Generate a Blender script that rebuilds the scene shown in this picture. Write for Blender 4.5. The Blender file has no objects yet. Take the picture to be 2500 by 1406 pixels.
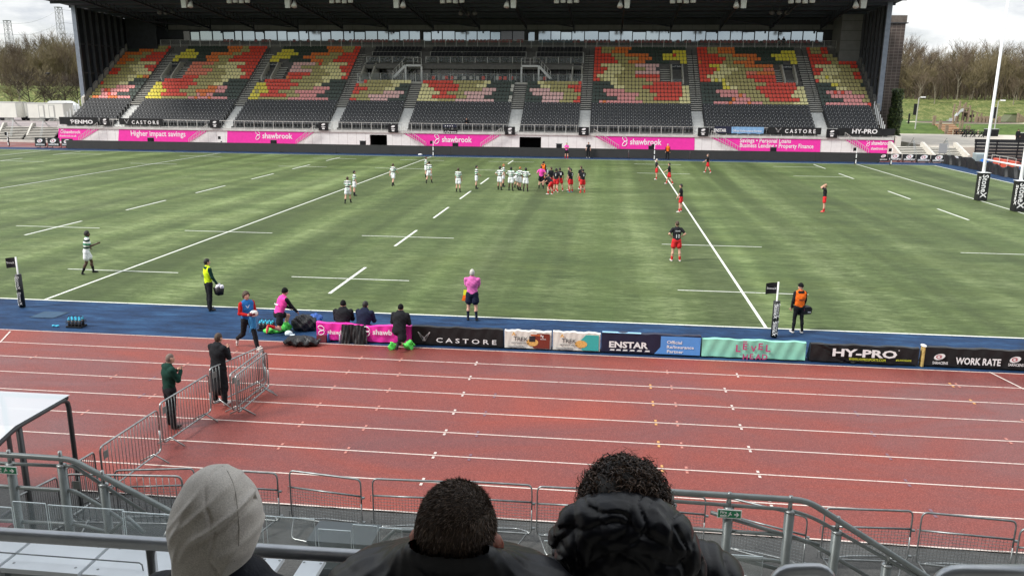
import bpy, bmesh, math, random
import numpy as np
from mathutils import Vector, Matrix
R=math.radians
random.seed(7); np.random.seed(7)
S=bpy.context.scene; COL=S.collection
# ---------------------------------------------------------------- camera
CP=np.array([20.3781,-26.8403,7.6302]); YAW,PITCH,ROLL,F=-.1131,-.2381,.0082,1985.7
def _axes():
    f=np.array([math.sin(YAW)*math.cos(PITCH),math.cos(YAW)*math.cos(PITCH),math.sin(PITCH)])
    r=np.array([math.cos(YAW),-math.sin(YAW),0.]); u=np.cross(r,f)
    return f, r*math.cos(ROLL)+u*math.sin(ROLL), -r*math.sin(ROLL)+u*math.cos(ROLL)
AF,AR,AU=_axes()
cam=bpy.data.cameras.new('camera'); camo=bpy.data.objects.new('camera',cam); COL.objects.link(camo)
camo.matrix_world=Matrix(((AR[0],AU[0],-AF[0],CP[0]),(AR[1],AU[1],-AF[1],CP[1]),(AR[2],AU[2],-AF[2],CP[2]),(0,0,0,1)))
cam.sensor_width=36; cam.lens=F/2500*36; cam.clip_start=.05; cam.clip_end=4000
S.camera=camo
def ray(u,v): return AF+AR*(u-1250)/F+AU*(703-v)/F
def G(u,v,z=0.):           # photo pixel -> point on the level z
    d=ray(u,v); return CP+d*((z-CP[2])/d[2])
def PY(u,v,Y):             # photo pixel -> point on the plane y=Y
    d=ray(u,v); return CP+d*((Y-CP[1])/d[1])
def PX(u,v,X):
    d=ray(u,v); return CP+d*((X-CP[0])/d[0])
# ---------------------------------------------------------------- world, sun, exposure
W=bpy.data.worlds.new("World"); S.world=W; W.use_nodes=True
nt=W.node_tree; nt.nodes.clear()
def N(t,ty,**k):
    n=t.nodes.new(ty)
    for a,b in k.items():
        if a.startswith('i_'):
            key=a[2:]; key=int(key) if key.isdigit() else key
            n.inputs[key].default_value=b
        else: setattr(n,a,b)
    return n
SUNDIR=Vector((-.62,-.30,.62)).normalized()
sky=N(nt,'ShaderNodeTexSky',sky_type='NISHITA',sun_disc=False,sun_elevation=math.asin(SUNDIR.z),sun_rotation=math.atan2(SUNDIR.x,SUNDIR.y),air_density=1.0,dust_density=1.5)
tc=N(nt,'ShaderNodeTexCoord'); mp=N(nt,'ShaderNodeMapping'); mp.inputs['Scale'].default_value=(1,1,3.2)
nz=N(nt,'ShaderNodeTexNoise',i_Scale=3.1,i_Detail=9.,i_Roughness=.56); nz2=N(nt,'ShaderNodeTexNoise',i_Scale=6.3,i_Detail=7.,i_Roughness=.6)
cr=N(nt,'ShaderNodeValToRGB'); cr.color_ramp.elements[0].position=.33; cr.color_ramp.elements[1].position=.54
cc=N(nt,'ShaderNodeValToRGB'); cc.color_ramp.elements[0].position=.36; cc.color_ramp.elements[0].color=(5.4,5.8,6.4,1); cc.color_ramp.elements[1].position=.58; cc.color_ramp.elements[1].color=(10.2,10.3,10.1,1)
mx=N(nt,'ShaderNodeMix',data_type='RGBA'); bg=N(nt,'ShaderNodeBackground',i_Strength=.085); wo=N(nt,'ShaderNodeOutputWorld')
L=nt.links.new
L(tc.outputs['Generated'],mp.inputs['Vector']); L(mp.outputs[0],nz.inputs['Vector']); L(mp.outputs[0],nz2.inputs['Vector'])
L(nz.outputs['Fac'],cr.inputs[0]); L(nz2.outputs['Fac'],cc.inputs[0])
sep=N(nt,'ShaderNodeSeparateXYZ'); L(tc.outputs['Generated'],sep.inputs[0]); zr_=N(nt,'ShaderNodeMapRange'); zr_.inputs[1].default_value=0; zr_.inputs[2].default_value=1; zr_.inputs[3].default_value=.72; zr_.inputs[4].default_value=1.45; L(sep.outputs[2],zr_.inputs[0])
scl=N(nt,'ShaderNodeVectorMath',operation='SCALE'); L(mx.outputs[2],scl.inputs[0]); L(zr_.outputs[0],scl.inputs['Scale'])
L(cr.outputs[0],mx.inputs['Factor']); L(sky.outputs[0],mx.inputs[6]); L(cc.outputs[0],mx.inputs[7]); L(scl.outputs[0],bg.inputs['Color']); L(bg.outputs[0],wo.inputs['Surface'])
sl=bpy.data.lights.new('sun','SUN'); sl.energy=2.4; sl.angle=R(14); sl.color=(1,.96,.9)
so=bpy.data.objects.new('sun',sl); COL.objects.link(so); so.location=(0,0,60); so.rotation_euler=(-SUNDIR).to_track_quat('-Z','Y').to_euler()
S.view_settings.view_transform='Standard'; S.view_settings.look='None'; S.view_settings.exposure=.80; S.view_settings.gamma=1
S.render.engine='CYCLES'; S.render.resolution_x=1024; S.render.resolution_y=575
try: S.cycles.use_denoising=True; S.cycles.max_bounces=6
except Exception: pass
# ---------------------------------------------------------------- materials
MATS={}
def mat(name,col,rough=.6,metal=0.,spec=.5,var=0.,vs=8.,bump=0.,bs=40.,coat=0.,sheen=0.):
    if name in MATS: return MATS[name]
    m=bpy.data.materials.new(name); m.use_nodes=True; t=m.node_tree; b=t.nodes['Principled BSDF']; MATS[name]=m
    c=(*col,1) if len(col)==3 else col
    b.inputs['Base Color'].default_value=c; b.inputs['Roughness'].default_value=rough; b.inputs['Metallic'].default_value=metal
    b.inputs['Specular IOR Level'].default_value=spec; b.inputs['Coat Weight'].default_value=coat; b.inputs['Sheen Weight'].default_value=sheen
    if var or bump:
        g=N(t,'ShaderNodeNewGeometry')
    if var:
        n=N(t,'ShaderNodeTexNoise',i_Scale=vs,i_Detail=5.,i_Roughness=.6); t.links.new(g.outputs['Position'],n.inputs['Vector'])
        rp=N(t,'ShaderNodeMapRange'); rp.inputs[1].default_value=.3; rp.inputs[2].default_value=.7; rp.inputs[3].default_value=1-var; rp.inputs[4].default_value=1+var
        t.links.new(n.outputs['Fac'],rp.inputs[0])
        v=N(t,'ShaderNodeVectorMath',operation='SCALE'); v.inputs[0].default_value=c[:3]; t.links.new(rp.outputs[0],v.inputs['Scale']); t.links.new(v.outputs[0],b.inputs['Base Color'])
    if bump:
        n=N(t,'ShaderNodeTexNoise',i_Scale=bs,i_Detail=4.); t.links.new(g.outputs['Position'],n.inputs['Vector'])
        bp=N(t,'ShaderNodeBump',i_Strength=bump,i_Distance=.02); t.links.new(n.outputs['Fac'],bp.inputs['Height']); t.links.new(bp.outputs[0],b.inputs['Normal'])
    return m
def glassmat(name,col,alpha,rough=.05):
    m=mat(name,col,rough,0,.8); b=m.node_tree.nodes['Principled BSDF']; b.inputs['Alpha'].default_value=alpha; return m
STEEL=mat('galvanised_steel',(.34,.36,.36),.38,.85,var=.22,vs=9,bump=.06,bs=60)
STEELD=mat('worn_steel',(.24,.26,.265),.42,.75,var=.3,vs=7)
WHITE=mat('white_paint',(.78,.79,.78),.5,var=.06,vs=2)
WHITEL=mat('white_lettering',(.82,.82,.82),.6)
BLACKV=mat('black_vinyl',(.017,.018,.019),.45,spec=.3,var=.25,vs=3,bump=.25,bs=6)
BLACK=mat('black_paint',(.012,.012,.014),.6,spec=.25)
PINK=mat('pink_vinyl',(.83,.035,.39),.45,var=.07,vs=2,bump=.12,bs=4)
CONC=mat('concrete',(.40,.38,.34),.85,var=.15,vs=3,bump=.3,bs=30)
CONCW=mat('pale_concrete',(.56,.54,.49),.85,var=.12,vs=2.5,bump=.2,bs=20)
DARKST=mat('dark_cladding',(.028,.031,.038),.6,var=.25,vs=2)
LED=mat('led_face',(.030,.029,.028),.55,var=.1,vs=2)
GREENP=mat('green_sign',(.01,.20,.09),.5)
WOOD=mat('timber',(.25,.19,.13),.8,var=.3,vs=5)
# ---------------------------------------------------------------- object helpers
def link(o): COL.objects.link(o); return o
def tag(o,label=None,cat=None,group=None,kind=None):
    if label: o['label']=label
    if cat: o['category']=cat
    if group: o['group']=group
    if kind: o['kind']=kind
    return o
def thing(name,label,cat,loc,group=None,rz=0):
    o=bpy.data.objects.new(name,None); link(o); o.location=tuple(float(x) for x in loc); o.rotation_euler=(0,0,rz); o.empty_display_size=.3
    return tag(o,label,cat,group)
def wloc(p):
    v=Vector((0,0,0))
    while p is not None: v+=Vector(p.location); p=p.parent
    return v
class MB:
    def __init__(s): s.v=[]; s.f=[]; s.m=[]; s.mats=[]; s.k=0
    def use(s,m):
        if m not in s.mats: s.mats.append(m)
        s.k=s.mats.index(m); return s
    def add(s,vs,fs):
        b=len(s.v); s.v+=[tuple(float(c) for c in p) for p in vs]; s.f+=[tuple(b+i for i in f) for f in fs]; s.m+=[s.k]*len(fs); return s
    def box(s,a,b):
        x0,y0,z0=a; x1,y1,z1=b
        return s.add([(x0,y0,z0),(x1,y0,z0),(x1,y1,z0),(x0,y1,z0),(x0,y0,z1),(x1,y0,z1),(x1,y1,z1),(x0,y1,z1)],[(0,3,2,1),(4,5,6,7),(0,1,5,4),(1,2,6,5),(2,3,7,6),(3,0,4,7)])
    def hexa(s,p): return s.add(p,[(0,3,2,1),(4,5,6,7),(0,1,5,4),(1,2,6,5),(2,3,7,6),(3,0,4,7)])
    def quad(s,a,b,c,d): return s.add([a,b,c,d],[(0,1,2,3)])
    def tube(s,pts,r,n=8,cap=True,r2=None):
        P=[Vector(tuple(float(c) for c in p)) for p in pts]; m=len(P); vs=[]; prev=None
        for i,p in enumerate(P):
            d=(P[min(i+1,m-1)]-P[max(i-1,0)]); d=d.normalized() if d.length>1e-9 else Vector((0,0,1))
            if prev is None:
                a=Vector((0,0,1)) if abs(d.z)<.9 else Vector((1,0,0)); x=d.cross(a).normalized()
            else: x=(prev-d*prev.dot(d)).normalized()
            prev=x; y=d.cross(x)
            rr=r if r2 is None else r+(r2-r)*i/(m-1)
            for k in range(n):
                t=2*math.pi*k/n; q=p+x*math.cos(t)*rr+y*math.sin(t)*rr; vs.append(tuple(q))
        fs=[(i*n+k,i*n+(k+1)%n,(i+1)*n+(k+1)%n,(i+1)*n+k) for i in range(m-1) for k in range(n)]
        if cap: fs+=[tuple(range(n-1,-1,-1)),tuple((m-1)*n+k for k in range(n))]
        return s.add(vs,fs)
    def bar(s,a,b,w,h=None):
        h=h or w; A=Vector(tuple(map(float,a))); B=Vector(tuple(map(float,b))); d=(B-A).normalized(); q=Vector((0,0,1)) if abs(d.z)<.95 else Vector((0,1,0)); x=d.cross(q).normalized(); y=x.cross(d)
        return s.add([p+x*i*w/2+y*j*h/2 for p in (A,B) for i,j in ((-1,-1),(1,-1),(1,1),(-1,1))],[(0,3,2,1),(4,5,6,7),(0,1,5,4),(1,2,6,5),(2,3,7,6),(3,0,4,7)])
    def prism(s,poly,fn,t0,t1):   # poly 2d list; fn(p,t)->3d
        n=len(poly); vs=[fn(p,t0) for p in poly]+[fn(p,t1) for p in poly]
        return s.add(vs,[tuple(range(n-1,-1,-1)),tuple(range(n,2*n))]+[(i,(i+1)%n,n+(i+1)%n,n+i) for i in range(n)])
    def ell(s,c,r,n=10,m=7,noise=0):
        vs=[(c[0],c[1],c[2]-r[2])]
        for j in range(1,m):
            a=-math.pi/2+math.pi*j/m
            for k in range(n):
                t=2*math.pi*k/n; w=1+random.uniform(-noise,noise); vs.append((c[0]+r[0]*w*math.cos(a)*math.cos(t),c[1]+r[1]*w*math.cos(a)*math.sin(t),c[2]+r[2]*w*math.sin(a)))
        vs.append((c[0],c[1],c[2]+r[2])); e=len(vs)-1
        fs=[(0,1+(k+1)%n,1+k) for k in range(n)]+[(1+j*n+k,1+j*n+(k+1)%n,1+(j+1)*n+(k+1)%n,1+(j+1)*n+k) for j in range(m-2) for k in range(n)]+[(e,1+(m-2)*n+k,1+(m-2)*n+(k+1)%n) for k in range(n)]
        return s.add(vs,fs)
    def grid(s,fn,nu,nv):
        vs=[fn(i/nu,j/nv) for j in range(nv+1) for i in range(nu+1)]
        return s.add(vs,[(j*(nu+1)+i,j*(nu+1)+i+1,(j+1)*(nu+1)+i+1,(j+1)*(nu+1)+i) for j in range(nv) for i in range(nu)])
    def build(s,name,m=None,parent=None,smooth=False,world=True,loc=None):
        me=bpy.data.meshes.new(name); off=wloc(parent) if (parent and world) else Vector((0,0,0))
        if loc is not None: off=Vector(tuple(float(c) for c in loc))
        vv=[(a-off.x,b-off.y,c-off.z) for a,b,c in s.v] if off.length>0 else s.v
        me.from_pydata(vv,[],s.f)
        if s.mats and m is None:
            for q in s.mats: me.materials.append(q)
            me.polygons.foreach_set('material_index',s.m)
        else: me.materials.append(m or WHITE)
        if smooth: me.polygons.foreach_set('use_smooth',[True]*len(s.f))
        me.update(); o=bpy.data.objects.new(name,me); link(o)
        if parent: o.parent=parent
        if loc is not None: o.location=off
        return o
def arc(p0,c,p1,n=5):      # quadratic bend through control point c
    p0,c,p1=[np.array(p,float) for p in (p0,c,p1)]
    return [tuple((1-t)**2*p0+2*t*(1-t)*c+t*t*p1) for t in np.linspace(0,1,n)]
def rnd_path(pts,r,n=4):   # round the corners of a polyline
    P=[np.array(p,float) for p in pts]; out=[tuple(P[0])]
    for i in range(1,len(P)-1):
        a=P[i-1]-P[i]; b=P[i+1]-P[i]; la=np.linalg.norm(a); lb=np.linalg.norm(b); q=min(r,la*.49,lb*.49)
        out+=arc(P[i]+a/la*q,P[i],P[i]+b/lb*q,n)
    out.append(tuple(P[-1])); return out
_fc={}
def text(name,s,size,o,ux,uy,m,parent,bold=0.,align='CENTER',ext=.004,sx=1.,world=True,width=None):
    """lettering as a mesh: o = origin (baseline), ux = reading direction, uy = up direction of the letters"""
    key=(s,bold,align)
    if key not in _fc:
        c=bpy.data.curves.new('t','FONT'); c.body=s; c.align_x=align; c.size=1; c.extrude=0; c.offset=bold; c.resolution_u=2
        ob=bpy.data.objects.new('t',c); link(ob); bpy.context.view_layer.update()
        me=bpy.data.meshes.new_from_object(ob.evaluated_get(bpy.context.evaluated_depsgraph_get()))
        _fc[key]=([tuple(v.co) for v in me.vertices],[tuple(p.vertices) for p in me.polygons]); bpy.data.objects.remove(ob); bpy.data.curves.remove(c); bpy.data.meshes.remove(me)
    vs,fs=_fc[key]
    if width: xs_=[q[0] for q in vs]; sx=width/size/(max(xs_)-min(xs_)); vs=[(q[0]-min(xs_)*(1 if align=='LEFT' else 0),q[1],q[2]) for q in vs]
    o=Vector(tuple(map(float,o))); ux=Vector(tuple(map(float,ux))).normalized(); uy=Vector(tuple(map(float,uy))).normalized(); n=ux.cross(uy)
    b=MB(); b.add([o+ux*x*size*sx+uy*y*size+n*ext for x,y,z in vs],fs)
    return b.build(name,m,parent,world=world)
def tree_copy(o,parent=None):
    c=o.copy(); link(c); c.parent=parent
    for ch in o.children: tree_copy(ch,c)
    return c
# ================================================================ SETTING
PW=67.71; HX=25.87; GX=HX+22; DX=56.2
def struct(o): o['kind']='structure'; return o
def sheet(name,x0,y0,x1,y1,z,m,nx=1,ny=1):
    b=MB(); b.grid(lambda s,t:(x0+(x1-x0)*s,y0+(y1-y0)*t,z),nx,ny); return struct(b.build(name,m))
def ramp(t,src,stops,interp='LINEAR'):
    r=N(t,'ShaderNodeValToRGB'); e=r.color_ramp.elements; r.color_ramp.interpolation=interp
    while len(e)<len(stops): e.new(.5)
    for q,(p,c) in zip(e,stops): q.position=p; q.color=(*c,1) if len(c)==3 else c
    t.links.new(src,r.inputs[0]); return r.outputs[0]
def noise(t,scale,detail=5,rough=.6,vec=(1,1,1),dist=0.,rot=0.):
    g=N(t,'ShaderNodeNewGeometry'); mpn=N(t,'ShaderNodeMapping'); mpn.inputs['Scale'].default_value=vec; mpn.inputs['Rotation'].default_value=(0,0,rot)
    n=N(t,'ShaderNodeTexNoise',i_Scale=scale,i_Detail=detail,i_Roughness=rough,i_Distortion=dist)
    t.links.new(g.outputs['Position'],mpn.inputs['Vector']); t.links.new(mpn.outputs[0],n.inputs['Vector']); return n.outputs['Fac']
def mixc(t,f,a,b,mode='MIX'):
    m=N(t,'ShaderNodeMix',data_type='RGBA',blend_type=mode)
    for i,x in ((0,f),(6,a),(7,b)):
        if isinstance(x,(int,float)): m.inputs[i].default_value=x
        elif isinstance(x,tuple): m.inputs[i].default_value=(*x,1)
        else: t.links.new(x,m.inputs[i])
    return m.outputs[2]
def math2(t,op,a,b=None):
    m=N(t,'ShaderNodeMath',operation=op)
    for i,x in enumerate((a,b)):
        if x is None: continue
        if isinstance(x,(int,float)): m.inputs[i].default_value=x
        else: t.links.new(x,m.inputs[i])
    return m.outputs[0]
def newmat(name,rough=.7,spec=.5):
    m=bpy.data.materials.new(name); m.use_nodes=True; t=m.node_tree; b=t.nodes['Principled BSDF']; b.inputs['Roughness'].default_value=rough; b.inputs['Specular IOR Level'].default_value=spec; MATS[name]=m; return m,t,b
def bumpn(t,b,h,st=.4,dist=.02):
    n=N(t,'ShaderNodeBump',i_Strength=st,i_Distance=dist); t.links.new(h,n.inputs['Height']); t.links.new(n.outputs[0],b.inputs['Normal'])
# artificial turf: combed, wet streaks across the pitch
TURF,t,b=newmat('artificial_turf',.75,.25)
big=noise(t,.35,4,.6,(.35,1,1)); st=noise(t,1.0,8,.75,(.50,3.0,1),.9,.04); fi=noise(t,2.2,7,.8,(.8,6.5,1),.6,-.03); lane=noise(t,.5,3,.5,(.75,.035,1)); wet=noise(t,.22,5,.65,(.45,1.6,1),.5)
v=math2(t,'ADD',math2(t,'MULTIPLY',st,.24),math2(t,'MULTIPLY',big,.20)); v=math2(t,'ADD',v,math2(t,'MULTIPLY',fi,.32)); v=math2(t,'ADD',v,math2(t,'MULTIPLY',lane,.24))
g=N(t,'ShaderNodeNewGeometry'); sp=N(t,'ShaderNodeSeparateXYZ'); t.links.new(g.outputs['Position'],sp.inputs[0])
c1=ramp(t,v,[(.425,(.019,.034,.009)),(.475,(.044,.068,.019)),(.515,(.092,.126,.044)),(.565,(.172,.212,.095))])
c2=mixc(t,ramp(t,wet,[(.5,(0,0,0)),(.66,(.55,.55,.55))]),c1,(.066,.088,.020))
b.inputs['Sheen Weight'].default_value=.17; b.inputs['Sheen Roughness'].default_value=.4; b.inputs['Sheen Tint'].default_value=(.66,.85,.36,1)
fs=noise(t,1.0,7,.75,(1.6,11.,1),.8,-.02); band=noise(t,1.,3,.5,(.32,.012,1)); 
fsm=math2(t,'ADD',fs,math2(t,'MULTIPLY',math2(t,'SUBTRACT',band,.5),.45)); dk=ramp(t,fsm,[(.40,(.9,.9,.9)),(.47,(.55,.55,.55)),(.55,(0,0,0))])
c3=mixc(t,dk,c2,(.028,.044,.010))
bs_=noise(t,1.,2,.5,(.42,.006,1)); vm=N(t,'ShaderNodeVectorMath',operation='SCALE'); mr=N(t,'ShaderNodeMapRange'); mr.inputs[1].default_value=.36; mr.inputs[2].default_value=.64; mr.inputs[3].default_value=.70; mr.inputs[4].default_value=1.36
t.links.new(bs_,mr.inputs[0]); t.links.new(c3,vm.inputs[0]); t.links.new(mr.outputs[0],vm.inputs['Scale']); c3=vm.outputs[0]; t.links.new(c3,b.inputs['Base Color']); bumpn(t,b,st,.5,.03)
# darker, worn blue surround
BLUE,t,b=newmat('blue_turf',.75,.25)
a=noise(t,1.2,6,.7,(.6,2.6,1),.4); c=noise(t,.5,4,.6); f=noise(t,9,3,.6,(.6,2.5,1))
v=math2(t,'ADD',math2(t,'MULTIPLY',a,.55),math2(t,'ADD',math2(t,'MULTIPLY',c,.25),math2(t,'MULTIPLY',f,.2)))
t.links.new(ramp(t,v,[(.38,(.004,.016,.044)),(.5,(.008,.034,.094)),(.62,(.022,.072,.160))]),b.inputs['Base Color']); bumpn(t,b,f,.4)
# running track: damp red rubber
TRACK,t,b=newmat('red_track_rubber',.55,.5)
gr=noise(t,38,3,.7); pa=noise(t,.35,5,.6,(.6,1.3,1),.6); pb=noise(t,.12,3,.5,(1,1.2,1)); 
v=math2(t,'ADD',math2(t,'MULTIPLY',pa,.6),math2(t,'MULTIPLY',pb,.4))
c=ramp(t,v,[(.36,(.090,.022,.020)),(.46,(.150,.029,.023)),(.54,(.220,.037,.022)),(.64,(.330,.046,.018))])
c=mixc(t,.55,c,ramp(t,gr,[(.32,(.035,.010,.009)),(.5,(.165,.037,.032)),(.68,(.38,.12,.10))]))
t.links.new(c,b.inputs['Base Color']); t.links.new(ramp(t,v,[(.40,(.36,)*3),(.58,(.66,)*3)]),b.inputs['Roughness']); bumpn(t,b,gr,.35,.006)
TARM,t,b=newmat('tarmac',.8,.4)
gr=noise(t,45,3,.7); pa=noise(t,.9,5,.6)
t.links.new(mixc(t,.5,ramp(t,pa,[(.35,(.030,.032,.033)),(.62,(.075,.077,.075))]),ramp(t,gr,[(.3,(.015,.015,.016)),(.7,(.12,.12,.115))])),b.inputs['Base Color']); bumpn(t,b,gr,.6,.01)
PLAZ,t,b=newmat('pale_paving',.8,.4); pa=noise(t,.25,6,.6,(1,2.2,1)); t.links.new(ramp(t,pa,[(.35,(.40,.36,.31)),(.62,(.58,.53,.45))]),b.inputs['Base Color'])
PLAZ2,t,b=newmat('mauve_paving',.7,.4); pa=noise(t,.3,6,.6,(1,2.4,1)); t.links.new(ramp(t,pa,[(.35,(.20,.165,.165)),(.62,(.33,.285,.28))]),b.inputs['Base Color'])
GRASS,t,b=newmat('rough_grass',.85,.2)
a=noise(t,.5,7,.75); c=noise(t,2.6,6,.75)
v=math2(t,'ADD',math2(t,'MULTIPLY',a,.4),math2(t,'MULTIPLY',c,.6))
t.links.new(ramp(t,v,[(.36,(.035,.058,.014)),(.46,(.080,.115,.028)),(.53,(.16,.175,.055)),(.60,(.34,.31,.14))]),b.inputs['Base Color']); bumpn(t,b,c,.9,.25)
LAWN,t,b=newmat('mown_grass',.85,.2); a=noise(t,.6,6,.7); t.links.new(ramp(t,a,[(.35,(.045,.080,.016)),(.6,(.095,.145,.035))]),b.inputs['Base Color'])
LINE,t,b=newmat('pitch_line_paint',.6,.4); a=noise(t,9,4,.7); t.links.new(ramp(t,a,[(.30,(.30,.36,.22)),(.46,(.72,.74,.68))]),b.inputs['Base Color'])
TLINE,t,b=newmat('track_line_paint',.5,.4); a=noise(t,14,4,.7); t.links.new(ramp(t,a,[(.30,(.40,.20,.17)),(.48,(.66,.58,.53))]),b.inputs['Base Color'])
# ground to the horizon
sheet('ground',-1500,-300,1500,2500,-.35,GRASS)
sheet('stadium_floor',-95,-45,110,86,-.03,TARM)
sheet('blue_surround',-75,-3.62,66,PW+3.6,-.010,BLUE)
sheet('rugby_pitch',-DX-9,-.05,DX,PW+.05,0,TURF)
sheet('running_track',-95,-13.42,100,-3.60,-.006,TRACK)
sheet('far_running_track',-110,PW+3.6,80,80.5,-.014,TRACK)
# markings
b=MB(); z=.006
def hl(x0,x1,y,w=.10,zz=None): b.box((x0,y-w/2,.002),(x1,y+w/2,zz or z))
def vl(x,y0,y1,w=.12,zz=None): b.box((x-w/2,y0,.002),(x+w/2,y1,zz or z))
hl(-DX-9,DX,0,.10); hl(-DX-9,DX,PW,.10)
for x in (0,HX,-HX,GX,-GX): vl(x,.06,PW-.06,.105,z+.002)
vl(DX-.06,.06,PW-.06,.12,z+.002)
for x in (10,-10):                                  # dashed ten-metre lines
    for yc in (4.85,14.75,24.1,33.2,43.,52.4,62.2): vl(x,yc-2.4,yc+2.4,.13,z+.002)
for x in (GX-4.9,-GX+4.9):
    for yc in (4,14,28.9,39.1,53.6,63.7): vl(x,yc-2.5,yc+2.5,.12,z+.002)
for y in (5,15,PW-15,PW-5):
    for xc in (0,HX,-HX,10,-10): hl(xc-2.5,xc+2.5,y,.065,z+.004)
    for xc in (GX-7.4,-GX+7.4): hl(xc-2.5,xc+2.4,y,.065,z+.004)
struct(b.build('pitch_markings',LINE))
b=MB()
for i in range(9): b.box((-95,-3.66-1.22*i-.017,-.004),(100,-3.66-1.22*i+.017,.002))
# diagonal and cross lines
def dl(p,q,w=.05):
    p=np.array(p[:2]);q=np.array(q[:2]); d=(q-p)/np.linalg.norm(q-p); n=np.array((-d[1],d[0]))*w/2
    b.add([(*(p-n),.005),(*(p+n),.005),(*(q+n),.005),(*(q-n),.005)],[(0,1,2,3)][::-1])
dl(G(2415,908),G(2500,950)); dl(G(0,836),G(25,809))
struct(b.build('track_lane_lines',TLINE))
def pairs(rows,m,name):
    b=MB()
    for (u,v,k) in rows:       # pair of squares each side of lane line k
        p=G(u,v); y=-3.66-1.22*k
        for s in (-1,1): b.box((p[0]-.028,y+s*.11-.05,.0),(p[0]+.028,y+s*.11+.05,.0035))
    if b.v: struct(b.build(name,m))
WM=mat('mark_white',(.62,.52,.48),.5); YM=mat('mark_yellow',(.60,.30,.10),.5); BM=mat('mark_blue',(.17,.09,.12),.5); PM=mat('mark_pink',(.48,.19,.15),.5)
rows=[(1163,886,1),(1148,921,2),(1131,961,3),(1109,1005,4),(1087,1055,5),(1060,1111,6),(1031,1175,7),(1757,917,2),(1774,958,3),(1790,995,4),(1809,1043,5),(1829,1097,6),(1854,1159,7),(1800,915,1)]
pairs(rows,WM,'white_lane_marks')
rows=[(878,877,1),(849,908,2),(813,947,3),(776,991,4),(733,1037,5),(682,1092,6),(978,879,1),(975,912,2),(947,955,3),(917,1003,4),(884,1053,5),(843,1105,6),(1629,908,1),(1639,942,2),(1649,984,3),(1654,1035,4),(1664,1087,5),(1676,1145,6),(2320,925,1),(2404,1025,4),(2445,985,3),(300,1015,4),(215,955,3),(430,905,2),(120,1060,5),(560,870,1),(20,900,2)]
pairs(rows,PM,'faded_lane_marks')
rows=[(1588,942,2),(1594,984,3),(1601,1031,4),(1608,1084,5),(1617,1143,6),(2455,1030,4),(2460,1077,5),(2350,960,2),(2300,920,1),(2490,1000,3)]
pairs(rows,YM,'yellow_lane_marks')
rows=[(1185,1008,4),(1165,1060,5),(1147,1116,6),(2090,1008,3),(2130,1057,4),(2169,1113,5),(2217,1180,6),(1210,960,3),(2280,1255,7),(270,1015,4),(330,950,3)]
pairs(rows,BM,'blue_lane_marks')
# inspection cover let into the blue turf
b=MB(); q=[G(70,775),G(130,777),G(172,762),G(108,760)]
b.use(mat('blue_cover',(.010,.030,.062),.7,var=.2,vs=4)); b.add([(p[0],p[1],.002) for p in q],[(0,1,2,3)]); c=sum(np.array(p) for p in q)/4
b.use(mat('blue_cover_top',(.020,.062,.118),.7,var=.2,vs=4)); b.add([(*(np.array(p[:2])*.9+c[:2]*.1),.006) for p in q],[(0,1,2,3)])
tag(b.build('inspection_cover',loc=(c[0],c[1],0)),'square blue inspection cover set into the blue turf by the left flag post','cover')
# ---- land beyond the track
def hgt(x,y):
    R0=2.0+(-.7)*min(max((x+20)/70,0),1)          # level of the plazas: left 2.0, right 1.3
    if x<0: pts=[(96,R0),(118,R0),(128,R0+.4),(138,2.7),(158,7.6),(260,8.2),(500,14),(1200,26)]
    else:   pts=[(96,R0),(113,R0),(119,2.6),(141,2.75),(163,6.35),(260,7.2),(500,11),(1200,26)]
    for (a,h),(c,k) in zip(pts,pts[1:]):
        if y<c: return h+(k-h)*max(0,(y-a)/(c-a))
    return pts[-1][1]
ys=[96,104,111,113,115,117,119,123,128,132,138,141,144,147,150,153,156,158,161,163,167,175,190,220,260,350,500,800,1200]; xs=list(np.linspace(-420,-60,46))+list(np.linspace(-50,40,10))+list(np.linspace(46,460,70))
b=MB(); nx=len(xs)
b.add([(x,y,hgt(x,y)+(random.uniform(-.10,.10) if y>141 else 0)) for y in ys for x in xs],[(j*nx+i,j*nx+i+1,(j+1)*nx+i+1,(j+1)*nx+i) for j in range(len(ys)-1) for i in range(nx-1)])
struct(b.build('grass_embankment',GRASS,smooth=True))
b=MB(); b.box((-140,83.4,-.3),(-55.6,126,2.04)); struct(b.build('left_plaza',PLAZ2))
b=MB(); b.box((60.,79.2,-.3),(150,113.,1.34)); struct(b.build('right_plaza',PLAZ))
b=MB(); b.grid(lambda s,t:(60+100*s,113+ (141-113)*t,hgt(60,113+28*t)+.03),2,28); struct(b.build('playground_lawn',LAWN))
# ================================================================ FAR GRANDSTAND
YF=80.0
def yc(i): return 86+.78*i
def tz(i): return 5.62+.50*i
def yb(j): return 80.75+.70*j
def bz(j): return 2.60+.39*j
def xa(u): return float(PY(u,236,86)[0])
XL,XR=-54.9,55.2
SEC={k:(xa(a),xa(b)) for k,a,b in (('A',216,324),('B',353,578),('C',604,825),('D',852,988),('E',1017,1249),('F',1280,1417),('G',1445,1687),('H',1716,1976),('I',2009,2130))}
keys='ABCDEFGHI'
AIS=[(SEC[a][1]+.05,SEC[b][0]-.05) for a,b in zip(keys,keys[1:])]
GS=thing('grandstand','long covered grandstand with dark roof and red, orange, yellow and olive seats','grandstand',(0,92,0))
DKCON=mat('terrace_concrete',(.16,.155,.145),.85,var=.2,vs=3)
XD0,XF1=SEC['D'][0]-.2,SEC['F'][1]+.25       # hospitality recess between these
b=MB().use(DKCON)
for i in range(16):
    for (x0,x1) in (((XL+.3,XR-.3),) if i<6 else ((XL+.3,XD0),(XF1,XR-.3))):
        b.box((x0,yc(i)-.42,tz(i)-.75),(x1,yc(i)+.36,tz(i)))
b.box((XL+.3,yc(16)-.45,12.5),(XR-.3,yc(16)+2.8,14.15))
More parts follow.
